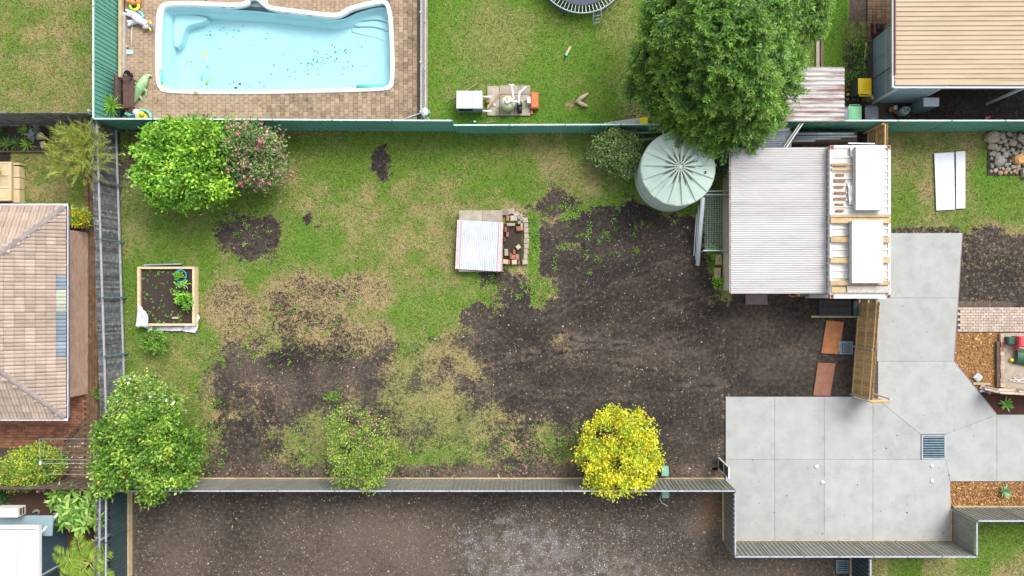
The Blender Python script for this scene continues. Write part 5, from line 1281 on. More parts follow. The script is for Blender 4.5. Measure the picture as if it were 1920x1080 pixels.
pt = thing('black_pot', 'black pot at the upper end of the brown bench', 'pot', (*P(239, 139), .05))
MB().lathe(*P(239, 139, .3), [(.11, .05), (.15, .32), (.16, .34), (.14, .34), (.12, .26), (.01, .26)], 18).build('body', m_black, pt, True)
# floating hoses and toys in the pool
def baton(label, a, b, r, mt, ends, z=-.03):
    t = thing('pool_toy', label, 'pool toy', (*P((a[0]+b[0])/2, (a[1]+b[1])/2), z), 'dive toys in the pool')
    MB().tube([P3(*a, z), P3(*b, z)], r, 10).build('stem', mt, t, True)
    for e in ends: MB().lathe(*P(*e, z), [(.09, z-.03), (.10, z), (.09, z+.04), (.02, z+.05)], 14).build('cap', mat('cap_yellow%d' % int(e[1]*7+e[0]), (.62, .66, .22), None, 4, .4), t, True)
baton('teal stem with two yellow caps at the pool left edge', (300.5, 131), (304, 160), .06, mteal, [(300, 128), (305, 162)], .03)
baton('teal topped white stem with yellow cap near the pool centre left', (387, 103), (389, 127), .05, mat('pale_teal', (.35, .75, .75), None, 4, .4), [(387.5, 100)], -.06)
baton('pale teal stick floating below the yellow capped stem', (379, 134), (378, 152), .035, mteal, [], -.06)
baton('green leaf shaped stick floating near the pool bottom left', (392, 147), (386, 160), .045, mlime, [], -.06)
baton('single yellow cap sitting on the lower pool rim', (366, 172), (370, 170), .03, mteal, [(368, 171)], .10)
MB().tube([P3(669, 163.5, 0), P3(721, 161.5, 0)], .115, 16).top('foam_float', mat('teal_foam', (.10, .52, .42), (.12, .58, .47), 4, .6), 'thick teal foam float in the lower right corner of the pool', 'pool float', None, True)
MB().lathe(*P(496.5, 5), [(.15, .04), (.15, .075), (.13, .085), (.04, .085), (.03, .095), (.005, .095)], 22).top('skimmer_lid', m_white, 'round white skimmer lid on the deck above the pool', 'lid', None, True)
for lab, px, py in (('dark sunken toy nearest the lower pool wall', 443, 165), ('dark curled toy on the pool floor', 450.5, 158)): MB().ell((*P(px, py, -.95), -.93), (.09, .05, .04)).top('sunken_toy', m_iron, lab, 'toy', None, True)
wd = thing('gate_dome', 'white round lid at the lower end of the pool fence', 'lid', (*P(796, 210), 0))
MB().lathe(*P(795, 209.5, .4), [(.16, .05), (.18, .40), (.15, .46), (.03, .48)], 20).build('dome', m_pvc, wd, True)
MB().tube([P3(804, 207, .1), P3(806, 211, .1), P3(801, 215, .08)], .03, 8).build('hose_end', mteal, wd, True)
MB().tube([P3(753, 225, .08), P3(775, 217, .08), P3(789, 212, .1)], .022, 8).top('white_hose', m_pvc, 'white hose slanting across the deck corner', 'hose', None, True)
MB().tube([P3(797, 213, .2), P3(801, 220, .06), P3(806, 226, .04)], .02, 8).top('white_hose', m_pvc, 'short white hose curling onto the lawn by the fence', 'hose', None, True)

# ================================================================ PUMP CORNER ON THE LAWN
ht = thing('pool_heater', 'pale grey pool heater cabinet on the play lawn', 'heater', (*P(880, 195), 0))
z = .75; x0, y0 = P(855.5, 203.5, z); x1, y1 = P(904.5, 170, z); m_heat = mat('heater_grey', (.52, .52, .50), (.47, .47, .46), 3, .5)
MB().box(x0+.02, y0+.02, .06, x1-.02, y1-.02, z-.04).build('cabinet', mat('heater_side', (.30, .35, .38), (.26, .31, .34), 3, .5), ht); MB().cbox((x0+x1)/2, (y0+y1)/2, z-.039, x1-x0, y1-y0, .04, .012).build('lid', m_heat, ht)
MB().box(x0+.08, y0+.006, .3, x0+.68, y0+.019, .66).build('grille', m_black, ht); xs = P(886.5, 0, z)[0]; MB().box(xs-.004, y0, z+.0012, xs+.004, y1, z+.004).build('seam', m_iron, ht)
for y in (P(0, 181, .4)[1], P(0, 209, .3)[1]): MB().tube([(x1-.03, y, .35), (x1+.35, y, .35)], .045, 10).build('pipe_stub', m_pvc, ht, True)
ps = struct(MB().box(*P(914, 217), -.02, *P(936, 162), .06).build('pump_pad', m_oldconc))
for a, b in (((937, 217), (965, 178)), ((966, 217), (994, 178)), ((937, 177), (994, 161))): MB().box(*P(*a), -.02, *P(*b), .06).build('pad_slab', m_oldconc, ps)
sf = thing('sand_filter', 'beige round sand filter with white valve on pump pad', 'filter', (*P(952, 193), .06))
x, y = P(952, 193.5, .5); MB().lathe(x, y, [(.2, .06), (.24, .1), (.30, .25), (.32, .42), (.30, .58), (.22, .70), (.10, .75), (.01, .755)], 28).build('vessel', mat('filter_beige', (.58, .52, .36), (.54, .48, .33), 4, .45), sf, True)
MB().lathe(x, y, [(.12, .75), (.12, .80), (.09, .85), (.01, .86)], 16).build('valve', m_pvc, sf, True); MB().bar((x, y, .88), (x, y+.12, .9), .03, .03).build('valve_handle', m_black, sf)
for k in range(6): MB().lathe(x+.11*math.cos(k*1.047), y+.11*math.sin(k*1.047), [(.02, .8), (.02, .83), (.005, .835)], 8).build('bolt', m_black, sf)
MB().tube([(x+.1, y, .82), P3(972, 191, .8), P3(973, 194, .7), P3(973, 197, .3)], .04, 10).build('outlet_pipe', m_pvc, sf, True)
MB().tube([(x+.1, y+.05, .8), P3(964, 185, .78), P3(961, 172, .7), P3(960, 160, .7)], .038, 10).build('return_pipe', m_pvc, sf, True)
MB().tube([(x-.1, y, .8), P3(942, 194, .6), P3(932, 204, .2)], .032, 10).build('waste_pipe', m_pvc, sf, True)
MB().tube([P3(954, 159.5, .7), P3(964, 160.5, .7)], .05, 10).build('tee', m_pvc, sf, True)
pu = thing('pool_pump', 'black pool pump on the pad right of the filter', 'pump', (*P(974, 205), .06))
MB().tube([P3(974, 196, .28), P3(974.5, 205, .26), P3(974.5, 212, .25)], [.12, .105, .10], 16).build('motor', m_black, pu, True); MB().lathe(*P(974, 196, .3), [(.13, .1), (.13, .4), (.10, .44), (.02, .45)], 18).build('strainer', m_black, pu, True); MB().box(*P(970, 213), .06, *P(979, 195), .12).build('base', m_iron, pu)
MB().tube([P3(973, 196, .45), P3(973, 184, .5), P3(974, 174, .45), P3(986, 163, .3)], .045, 10).build('suction_pipe', m_pvc, pu, True)
oc = thing('orange_cover', 'orange plastic pump cover beside the pump pad', 'cover', (*P(1002, 189), 0))
MB().cbox(*P(1002, 188, .3), 0, .34, .70, .32, .05).build('shell', mat('faded_orange', (.52, .15, .06), (.46, .12, .05), 5, .6), oc); MB().cbox(*P(991.5, 187.5, .3), .05, .14, .28, .28, .02).build('meter_box', m_pvc, oc); MB().box(*P(999, 215), 0, *P(995, 203), .1).build('brick', m_brick, oc)
MB().lathe(*P(927, 197.5), [(.06, .06), (.06, .09), (.03, .1), (.005, .1)], 14).top('drain_cap_small', m_white, 'small white ringed cap on the pump pad', 'cap').name = 'pump_valve_cover'
MB().box(*P(912, 192, .2), .06, *P(917, 183, .2), .22).top('terracotta_pot', m_terracotta, 'small terracotta block between heater and pump pad', 'pot')
def stick(label, a, b, r, mt, z=.06, z2=None): return MB().tube([P3(*a, z), P3((a[0]+b[0])/2+.6, (a[1]+b[1])/2+.4, (z+(z2 or z))/2+.01), P3(*b, z2 or z)], [r*.8, r, r*1.1], 7).top('stick', mt, label, 'stick', 'sticks on the play lawn', True)
m_stick = mat('dry_stick', (.36, .27, .16), (.28, .20, .12), 8, .9)
stick('long bamboo stick poking out behind the heater', (838, 192), (896, 156), .022, m_stick, .03)
stick('brown pole lying across the pump pad', (903, 221), (946, 162), .028, mat('brown_pole', (.38, .25, .15), (.3, .19, .11), 8, .85), .1, .45)
stick('short pale stick below the pump pad by the fence', (901, 231.5), (928, 227.5), .018, m_stick, .04)
tp = thing('garden_tap', 'small tap on a post below the heater', 'tap', (*P(890, 228), 0)); MB().tube([P3(890, 228, 0), P3(890, 228, .3)], .02, 8).build('riser', m_galv, tp); MB().lathe(*P(890, 228, .3), [(.05, .3), (.05, .33), (.01, .34)], 12).build('handle', mteal, tp)
# trampoline
tm = thing('trampoline', 'round trampoline with blue grey mat cut by the top edge', 'trampoline', (*P(1092, -60), 0))
z = .75; x, y = P(1092, -60, z); m_frame = mat('trampoline_frame', (.34, .40, .45), (.28, .34, .39), 4, .4, metal=.3)
torus(x, y, z, 1.93, .028, n=64).build('rim', m_frame, tm, True)
MB().lathe(x, y, [(1.60, z-.012), (1.60, z-.004), (.005, z-.01)], 64).build('mat', mat('mat_fabric', (.055, .065, .10), (.045, .055, .085), 5, .7), tm)
torus(x, y, z-.005, 1.60, .02, n=64).build('mat_hem', m_black, tm)
for k in range(72):
    a = 2*math.pi*k/72; MB().tube([(x+1.61*math.cos(a), y+1.61*math.sin(a), z-.005), (x+1.91*math.cos(a), y+1.91*math.sin(a), z)], .015, 5).build('spring', m_galv, tm)
for a in (R(205), R(245), R(290), R(335), R(25), R(70), R(115), R(160)):
    MB().tube([(x+1.9*math.cos(a), y+1.9*math.sin(a), z), (x+1.9*math.cos(a), y+1.9*math.sin(a), .03)], .024, 8).build('leg', m_iron, tm)
for a in (R(205), R(290), R(25), R(115)):
    b = a+R(42); MB().tube([(x+1.9*math.cos(a), y+1.9*math.sin(a), .03), (x+1.9*math.cos(b), y+1.9*math.sin(b), .03)], .024, 8).build('foot_bar', m_iron, tm)
ld = thing('trampoline_ladder', 'small galvanised ladder leaning on the trampoline', 'ladder', (*P(1120, 45), 0))
ra = [(P3(1113, 19, .78), P3(1112, 52, .02)), (P3(1127, 16, .78), P3(1127.5, 49, .02))]
for a, b in ra: MB().tube([a, b], .02, 8).build('stile', m_galv, ld, True)
for k in (.35, .55, .75): MB().tube([ra[0][0].lerp(ra[0][1], k), ra[1][0].lerp(ra[1][1], k)], .018, 8).build('rung', m_galv, ld, True)
bt = thing('cricket_bat', 'pale cricket bat with green band lying on the play lawn', 'cricket bat', (*P(1064, 98), 0))
a, b, c, d_ = P3(1070, 87, .06), P3(1063.5, 99, .06), P3(1061, 104, .06), P3(1057, 111, .06)
MB().bar(a, b, .11, .05).build('blade', m_sleeper, bt); MB().bar(b, c, .105, .052).build('green_band', mteal, bt); MB().tube([c, d_], .02, 8).build('handle', m_black, bt, True)
rw = thing('broken_log', 'forked piece of pale broken wood on the play lawn', 'log', (*P(1092, 190), 0))
m_palewood = mat('pale_wood', (.46, .35, .26), (.36, .26, .19), 7, .9, .3)
MB().tube([P3(1081, 193, .08), P3(1090, 184, .10), P3(1103, 175, .07)], [.09, .10, .05], 9).build('branch', m_palewood, rw, True); MB().tube([P3(1082, 190, .08), P3(1092, 196, .1), P3(1102, 200, .08)], [.07, .10, .06], 9).build('branch', m_palewood, rw, True)
MB().prism([P(*q, .2) for q in ((1133,234),(1133,230),(1200,221),(1200,234))], .12, .22).top('white_board', m_whitemetal, 'pale grey board behind the green fence left of conifer', 'board')
MB().cbox(*P(1207.5, 227, .4), .0, .34, .30, .4, .02).top('yellow_box', mat('bright_yellow', (.80, .66, .02), None, 4, .4), 'bright yellow box behind the green fence left of conifer', 'box')

# ================================================================ BINS AND CLUTTER BY THE TAN HOUSE
def bin_(label, px, py, body, lid, rot=0.0, sx=.56, sy=.68):
    z = 1.02; x, y = P(px, py, z); t = thing('wheelie_bin', label, 'bin', (x, y, 0), 'wheelie bins')
    def L(mb, nm, mt, par=None, sm=False):
        o = mb.build(nm, mt, None, sm); o.parent = par or t; o.rotation_euler = (0, 0, rot) if par is None else (0, 0, 0); return o
    a, b, c, d_ = sx/2*.78, sy/2*.74, sx/2*.96, sy/2*.94
    L(MB().add([(-a,-b,.08),(a,-b,.08),(a,b,.08),(-a,b,.08),(-c,-d_,.95),(c,-d_,.95),(c,d_,.95),(-c,d_,.95)], [(3,2,1,0),(4,5,6,7),(0,1,5,4),(1,2,6,5),(2,3,7,6),(3,0,4,7)]), 'body', body)
    mb = MB(); n = 9; vs = []
    for j in range(n+1):
        for i in range(n+1):
            u, v = i/n*2-1, j/n*2-1; f = (1-abs(u)**6)*(1-abs(v)**6)
            raised = .02 if (abs(u) < .55 and abs(v+.1) < .55) else 0
            vs.append((u*sx/2, v*sy/2-.0, .955+.06*f+raised*f))
    mb.add(vs, [(j*(n+1)+i, j*(n+1)+i+1, (j+1)*(n+1)+i+1, (j+1)*(n+1)+i) for j in range(n) for i in range(n)])
    mb.cbox(0, 0, .945, sx, sy, .03, .004)
    lo = L(mb, 'lid', lid, None, True)
    L(MB().tube([(-sx*.40, sy/2+.06, .93), (sx*.40, sy/2+.06, .93)], .02, 8), 'handle', lid)
    for s in (-1, 1):
        L(MB().bar((s*sx*.36, sy/2-.01, .93), (s*sx*.36, sy/2+.07, .93), .03, .03), 'handle_arm', lid)
        L(MB().tube([(s*sx*.40-.03, sy/2*.8, .1), (s*sx*.40+.03, sy/2*.8, .1)], .1, 16), 'wheel', m_black)
    return t
m_binbody = mat('bin_body', (.05, .07, .075), (.04, .055, .06), 4, .5)
bin_('yellow lidded recycling bin beside the blue grey house wall', 1622.5, 161, m_binbody, mat('bin_yellow', (.78, .53, .01), (.70, .46, .01), 3, .4), math.pi)
bin_('green lidded bin behind the green fence beside rusty shed', 1604, 213.5, m_binbody, mat('bin_green', (.25, .62, .33), (.21, .55, .29), 3, .45))
bin_('dark grey lidded bin behind the green fence', 1635.5, 215.5, m_binbody, mat('bin_grey', (.13, .145, .18), (.11, .12, .15), 3, .5))
bin_('slim grey bin squeezed between rusty shed and green lidded bin', 1586.5, 215, m_binbody, mat('bin_bluegrey', (.22, .27, .31), None, 3, .5), 0, .26, .55)
hw = thing('hot_water_unit', 'pale blue box heater standing on the dark ground', 'heater', (16.36, 8.1, 0))
xa, ya = P(1732, 199.5, 1.2); xb, yb = P(1761, 183, 1.2); MB().box(xa+.02, ya+.02, 0, xb-.02, yb-.02, 1.17).build('cabinet', mat('heater_dark_side', (.20, .27, .29), (.17, .23, .25), 3, .5), hw); MB().cbox((xa+xb)/2, (ya+yb)/2, 1.171, xb-xa, yb-ya, .03, .008).build('lid', mat('heater_lid', (.56, .62, .70), None, 3, .4), hw)
MB().tube([(xb, yb-.1, 1.1), (xb+.06, yb-.1, 1.1), (xb+.06, yb-.1, 0)], .02, 8).build('pipe', m_galv, hw)
gb = thing('gas_bottle', 'grey gas bottle beside the blue box heater', 'gas bottle', (*P(1697, 208), 0))
x, y = P(1698, 207, .5); MB().lathe(x, y, [(.12, 0), (.19, .05), (.19, .48), (.15, .56), (.06, .6)], 22).build('cylinder', mat('gas_grey', (.40, .47, .45), (.36, .42, .41), 4, .45), gb, True); MB().lathe(x, y, [(.11, .58), (.11, .68), (.09, .68), (.09, .58)], 18).build('collar', m_galv, gb); MB().tube([(x, y, .58), (x, y, .66)], .03, 8).build('valve', m_rust, gb)
pw_ = thing('white_pot', 'white rimmed pot beside the grey gas bottle', 'pot', (*P(1679, 202), 0)); MB().lathe(*P(1679.5, 201.5, .3), [(.06, 0), (.09, .28), (.10, .3), (.08, .3), (.07, .24), (.01, .24)], 16).build('body', m_white, pw_, True)
MB().ell((*P(1686, 216), .06), (.12, .06, .05)).top('pale_stone', m_stone, 'pale flat stone beside the gas bottle', 'stone', None, True)
for lab, px, py, mt in (('brown terracotta pot left of the white rimmed pot', 1671, 206, m_terracotta), ('dark small pot below the white rimmed pot', 1680, 210, m_rust)): 
    t = thing('flower_pot', lab, 'pot', (*P(px, py), 0), 'small pots by the tan house'); MB().lathe(*P(px, py, .2), [(.07, 0), (.11, .2), (.12, .22), (.1, .22), (.09, .16), (.01, .16)], 16).build('body', mt, t, True)
sheet_cloth('pink_cloth', [P(1843,226), P(1852,229), P(1857,217), P(1846,220)], .02, mat('pink_fabric', (.62, .10, .30), (.5, .07, .24), 6, .8), 'crumpled pink cloth on the dark ground by the green fence', 'cloth', .14, 8, 4)
mw = thing('lawn_mower', 'dark red push mower on the path by the tan house', 'mower', (*P(1651, 52), 0))
x, y = P(1650, 52, .3); MB().cbox(x, y, .1, .46, .52, .16, .05).build('deck', mat('dark_red_paint', (.16, .03, .03), (.12, .025, .025), 4, .4), mw); MB().cbox(x-.02, y+.02, .26, .26, .28, .18, .05).build('engine', m_black, mw)
for sx_ in (-.25, .25):
    for sy_ in (-.2, .2): MB().tube([(x+sx_-.02, y+sy_, .1), (x+sx_+.02, y+sy_, .1)], .1, 14).build('wheel', m_black, mw)
MB().tube([(x+.1, y, .3), (x+.5, y+.1, .8)], .015, 6).build('handle', m_sleeper, mw)
rkk = thing('garden_rake', 'yellow handled rake standing between lawn and path', 'rake', (*P(1620, 110), 0))
MB().tube([P3(1619, 143, .1), P3(1622, 98, .25)], .02, 7).build('handle', m_white, rkk, True); MB().bar(P3(1622, 98, .25), P3(1624, 80, .2), .06, .04).build('grip', mat('ochre', (.55, .36, .10), None, 6, .6), rkk)
MB().prism([P(*q, .4) for q in ((1628,172),(1638,186),(1634,188),(1625,176))], .0, .5).top('tan_board', m_sleeper, 'tan board leaning beside the yellow bin', 'board')
MB().ell((*P(1589, 178), .06), (.07, .07, .07)).top('yellow_ball', mat('yellow_ball', (.7, .45, .03), None, 4, .5), 'small yellow ball near the yellow lidded bin', 'ball', None, True)

# ================================================================ BRICK BARBECUE IN THE YARD
bq = thing('barbecue_base', 'concrete barbecue base with brick and stone side hearth', 'barbecue', (*P(915, 450), 0))
x0, y0 = P(860, 509, .35); x1, y1 = P(942, 394.5, .35); xm = P(905, 0, .35)[0]
MB().cbox((x0+xm)/2, (y0+y1)/2, 0, xm-x0-.01, y1-y0, .36, .012).build('slab', m_oldconc, bq); MB().cbox((x1+xm)/2, (y0+y1)/2, 0, x1-xm-.01, y1-y0, .352, .012).build('slab', m_oldconc, bq)
ri = thing('roofing_iron', 'pale corrugated iron sheet with faded pink edges covering the barbecue', 'iron sheet', (*P(900, 460), .4))
za = .44
def irn(u): return u
A, B, C_, D_ = [P3(*q, za) for q in ((853,504),(940,509),(944,417),(857,412))]
u = (D_-A); v = (B-A); L_ = u.length; W_ = v.length
m_iron2 = mat('pale_iron', (.50, .52, .55), (.40, .43, .47), 3, .4, stain=(.60, .61, .62), sscale=1.2)
MB().corr(A+v*.10, u, v, (0, 0, 1), L_, W_*.80, .076, .02, 'sine', .005).build('sheet', m_iron2, ri)
m_pinkp = mat('faded_pink_paint', (.55, .33, .36), (.62, .48, .50), 12, .7)
for s0 in (0.005, .905): MB().corr(A+v*s0, u, v, (0, 0, 1), L_, W_*.09, .076, .02, 'sine', .005).build('edge_sheet', m_pinkp, ri)
bl = [(946,398,0,'s',.34,.26),(958,396,.2,'s',.32,.24),(968,401,.5,'s',.26,.2),(975,405,.7,'s',.28,.16),(980,411,.9,'s',.2,.2),(952,409,1.57,'r',.23,.13),(963,409,0,'g',.3,.24),(974,417,.2,'g',.16,.14),(958,421,0,'g',.36,.13),(948,430,1.57,'r',.23,.11),(973,429,.1,'r',.24,.2),(951,440,1.57,'r',.2,.11),(946,449,1.57,'b',.2,.11),(949,473,1.57,'g',.3,.17),(957,478,1.57,'r',.18,.1),(964,472,1.57,'r',.2,.11),(961,482,0,'r',.23,.2),(970,482,1.57,'r',.24,.14),(948,491,0,'c',.26,.2),(955,492,1.57,'r',.2,.08),(964,492,0,'c',.22,.2),(973,492,1.57,'r',.2,.09),(972,463,.6,'c',.2,.18),(978,425,1.57,'c',.3,.09)]
mp = {'r': m_brick, 's': m_stone, 'g': m_oldconc, 'b': mat('burnt_brick', (.10, .06, .05), None, 5, .9), 'c': mat('cream_brick', (.50, .40, .29), (.42, .33, .24), 5, .9, .3, 40)}
for px, py, rz, k, sx, sy in bl:
    hh = .20 if k in 'rcb' else rng.uniform(.12, .24)
    MB().cbox(*P(px, py, .18), 0, sx, sy, hh+rng.uniform(-.05, .05), .02, rz+rng.uniform(-.1, .1), rng.uniform(-.05, .05), rng.uniform(-.05, .05)).build('brick' if k in 'rcb' else 'stone', mp[k], bq)
for k in range(9):
    py = 413+k*9.8; px = 986-.0018*(py-450)**2+1
    MB().cbox(*P(px, py, .1), 0, .22+rng.uniform(-.03, .03), .23, .16+rng.uniform(-.03, .03), .03, rng.uniform(-.15, .15)).build('edge_stone', m_oldconc, bq)
MB().box(*P(945, 497), -.02, *P(978, 420), .05).build('hearth_bed', m_soil, bq)

# ================================================================ RAISED GARDEN BED
gb2 = thing('raised_bed', 'square timber framed raised garden bed of dark soil', 'garden bed', (*P(311, 555), 0))
z = .36; x0, y0 = P(257, 611, z); x1, y1 = P(364.5, 500, z); wt = .10; m_newtim = mat('new_timber', (.60, .47, .30), (.53, .40, .24), 5, .75, .2, 40, .08)
for nm, bx_ in (('plank', (x0, y0, x1, y0+wt)), ('plank', (x0, y1-wt, x1, y1)), ('plank', (x0, y0+wt+.003, x0+wt, y1-wt-.003)), ('plank', (x1-wt, y0+wt+.003, x1, y1-wt-.003))): MB().cbox((bx_[0]+bx_[2])/2, (bx_[1]+bx_[3])/2, 0, bx_[2]-bx_[0], bx_[3]-bx_[1], z, .006).build(nm, m_newtim, gb2)
MB().box(x0+wt, y0+wt, 0, x1-wt, y1-wt, .22).build('soil', m_soil, gb2)
MB().bar(P3(272, 497, .15), P3(341, 495, .15), .05, .2).top('tin_strip', m_galv, 'grey metal strip standing above the raised bed top edge', 'metal strip')
MB().cbox(*P(328, 596, .28), .221, .27, .09, .07, .008).top('loose_brick', m_pinkbrick, 'single pale brick lying on the raised bed soil', 'brick')
m_cloth = mat('pale_cloth', (.60, .60, .68), (.50, .50, .58), 7, .85)
def bedz(xx, yy, zz): return zz if (xx < x0+.06 or yy < y0+.02) and False else zz
sheet_cloth('dust_sheet', [P(256,611,.4), P(280,621,.38), P(279,590,.38), P(261,570,.4)], .39, m_cloth, 'pale cloth draped over the lower left bed corner', 'cloth', .09, 12, 7, lambda a, b, zz: zz if b > y0-.05 else zz-.28)
sheet_cloth('dust_sheet', [P(281,621), P(350,620), P(350,612), P(282,612)], .05, m_cloth, 'crumpled pale cloth on grass below the raised bed', 'cloth', .12, 14, 8)
sheet_cloth('dust_sheet', [P(346,621), P(370,624), P(378,594), P(365,582)], .05, m_cloth, 'blue striped cloth bunched at the lower right bed corner', 'cloth', .2, 12, 9)
def pot(label, px, py, r, h, mt, z0=.221, handle=None, name='flower_pot', group='pots in the raised bed'):
    x, y = P(px, py, z0+h); t = thing(name, label, 'pot', (x, y, z0), group)
    MB().lathe(x, y, [(r*.8, z0), (r, z0+h-.02), (r*1.06, z0+h-.02), (r*1.06, z0+h), (r*.93, z0+h), (r*.88, z0+h-.08), (.01, z0+h-.08)], 24).build('body', mt, t, True)
    MB().lathe(x, y, [(r*.87, z0+h-.085), (r*.87, z0+h-.07), (.01, z0+h-.065)], 16).build('soil', m_soil, t)
    if handle: MB().tube([(x+r*math.cos(a), y+.02+r*math.sin(a)*.9, z0+h+.10*math.sin(a)) for a in np.linspace(0, math.pi, 12)], .012, 6).build('handle', handle, t, True)
    return t
pot('bright blue tub in the upper right of the raised bed', 338, 517, .26, .26, mat('blue_tub', (.04, .33, .62), (.03, .28, .55), 4, .4))
pot('white handled leafy pot below the blue tub', 342, 543, .24, .24, m_black, handle=m_white)
pot('small teal pot against the right plank of the bed', 351, 573, .11, .2, mteal)

# ================================================================ CLOTHES LINE
cl = thing('clothes_line', 'folding wall clothes line over the brown brick paving', 'clothes line', (*P(128, 868), 0))
z = 1.55
for px in (76, 180): MB().tube([P3(px, 868, 0.0), P3(px, 868, z)], .022, 8).build('post', m_galv, cl)
def ring(a, b, c, d_, z, nlines, z2=None):
    q_ = [P3(*a, z), P3(*b, z), P3(*c, z), P3(*d_, z)]
    for i in range(4): MB().tube([q_[i], q_[(i+1) % 4]], .010, 6).build('frame_tube', m_galv, cl)
    for k in range(1, nlines+1):
        t_ = k/(nlines+1); MB().tube([q_[0].lerp(q_[3], t_), q_[1].lerp(q_[2], t_)], .003, 4).build('line', m_galv, cl)
ring((73,823), (181,823), (181,869), (76,869), z, 5); ring((79,861), (175,863), (180,890), (82,889), z-.25, 3)
for px, py in ((76, 868), (180, 870)): MB().bar(P3(px, py-4, z+.02), P3(px, py+4, z+.02), .06, .06).build('hinge', m_white, cl)
for k in range(20):
    px = rng.choice((135, 146, 148, 152, 165, 130, 145, 155, 168, 121, 125, 139, 150, 162)) + rng.uniform(-6, 6); py = rng.choice((832, 838, 859, 858, 870, 872, 877)); MB().bar(P3(px, py, z+.0), P3(px+2, py-2, z), .02, .02).build('peg', m_white, cl)
# ================================================================ LEFT GARDEN
cb_ = thing('timber_lid_box', 'low cream timber box with battened lid at left edge', 'planter box', (*P(8, 340), 0))
z = .5; m_ct = mat('cream_timber', (.52, .43, .26), (.46, .37, .21), 4, .75, .15, 40, .06)
xa, xb = P(-30, 0, z)[0], P(21, 0, z)[0]; ya, yb = P(0, 376, z)[1], P(0, 303, z)[1]
MB().box(xa, ya, 0, xb-.04, yb, z-.05).build('body', m_ct, cb_)
for k in range(3): MB().box(xa, ya+.08+(yb-ya-.1)*k/3, z-.049, xb-.12, ya+.04+(yb-ya-.1)*(k+1)/3, z-.02).build('lid_panel', m_ct, cb_)
MB().box(xb-.11, ya, z-.048, xb-.0, yb, z).build('batten', m_newtim, cb_)
for k in range(4): y = ya+(yb-ya-.08)*k/3; MB().box(xa, y, z-.046, xb-.115, y+.07, z+.006).build('batten', m_newtim, cb_)
MB().box(xb-.04, ya-.06, 0, xb+.24, ya+.02, .34).build('side_step', m_ct, cb_); MB().box(xb-.039, yb-.1, 0, xb+.24, yb-.02, .34).build('side_step', m_ct, cb_)
for k in range(3): MB().box(xb-.038, ya+.03+(yb-ya-.16)*k/3, 0, xb+.2, ya+(yb-ya-.16)*(k+1)/3, .3).build('side_panel', m_ct, cb_)
MB().bar(P3(0, 284.5, .06), P3(92, 284, .06), .06, .12).top('garden_edging', m_trunk, 'dark timber edging below the bromeliad bed in top left', 'edging')
MB().prism([P(*q) for q in ((-50,240),(92,240),(92,283),(-50,283))], -.02, .03).top('bromeliad_bed', m_soil, 'dark soil bed under the top left fence', 'garden bed')
MB().cbox(*P(83, 272), 0, .22, .3, .1, .02, .3).top('edging_stone', m_pinkbrick, 'orange brick at the end of the bromeliad bed', 'brick')
vp = thing('vent_pipe', 'dark bent vent pipe on the blue house lower roof', 'pipe', (*P(64, 962), 0)); MB().lathe(*P(69, 961), [(.16, 0), (.16, .06), (.02, .07)], 16).build('base', m_oldconc, vp); MB().tube([P3(68, 961, .0), P3(66, 962, .7), P3(56, 967, 1.0)], .05, 10).build('elbow', m_iron, vp, True)
MB().prism([P(*q) for q in ((-60,900),(188,900),(188,1110),(-60,1110))], -.03, .012).top('leafy_bed', mat('brown_leaf_mulch', (.115, .062, .042), (.075, .042, .03), 12, .95, .6, 50, stain=(.2, .12, .08), sscale=24), 'brown mulch ground around the blue house', 'garden bed')
MB().lathe(*P(81, 920, .1), [(.06, 0), (.06, .1), (.01, .11)], 12).top('garden_light', m_white, 'small white round light below the brown paling fence', 'light', None, True)

# ================================================================ PLANTS
def leafset(P0, D, L, W, C, r, fold=.12, droop=0.0):
    """rhombic leaves from base points along directions"""
    n = len(P0); D = D/np.linalg.norm(D, axis=1, keepdims=True)
    up = r.normal(0, .35, (n, 3)); up[:, 2] += 1
    S = np.cross(D, up); S /= np.linalg.norm(S, axis=1, keepdims=True)+1e-9
    N = np.cross(S, D)
    L = np.broadcast_to(L, n)[:, None]; W = np.broadcast_to(W, n)[:, None]
    mid = P0+D*L*.5+N*L*fold; tip = P0+D*L; tip[:, 2] -= droop*L[:, 0]
    V = np.stack([P0, mid-S*W*.5, tip, mid+S*W*.5], 1).reshape(-1, 3)
    F = np.arange(4*n).reshape(-1, 4)
    return V, F, np.repeat(C, 4, 0)
def merge(sets):
    V, F, C, b = [], [], [], 0
    for v, f, c in sets: V.append(v); F.append(f+b); C.append(c); b += len(v)
    return np.concatenate(V), np.concatenate(F), np.concatenate(C)
def part_arrays(name, parent, st, mt, is_stuff=False):
    V, F, C = st; o = link(name, arrays(name, V-np.array(ORG[parent.name]), F, C, mt), parent)
    return o
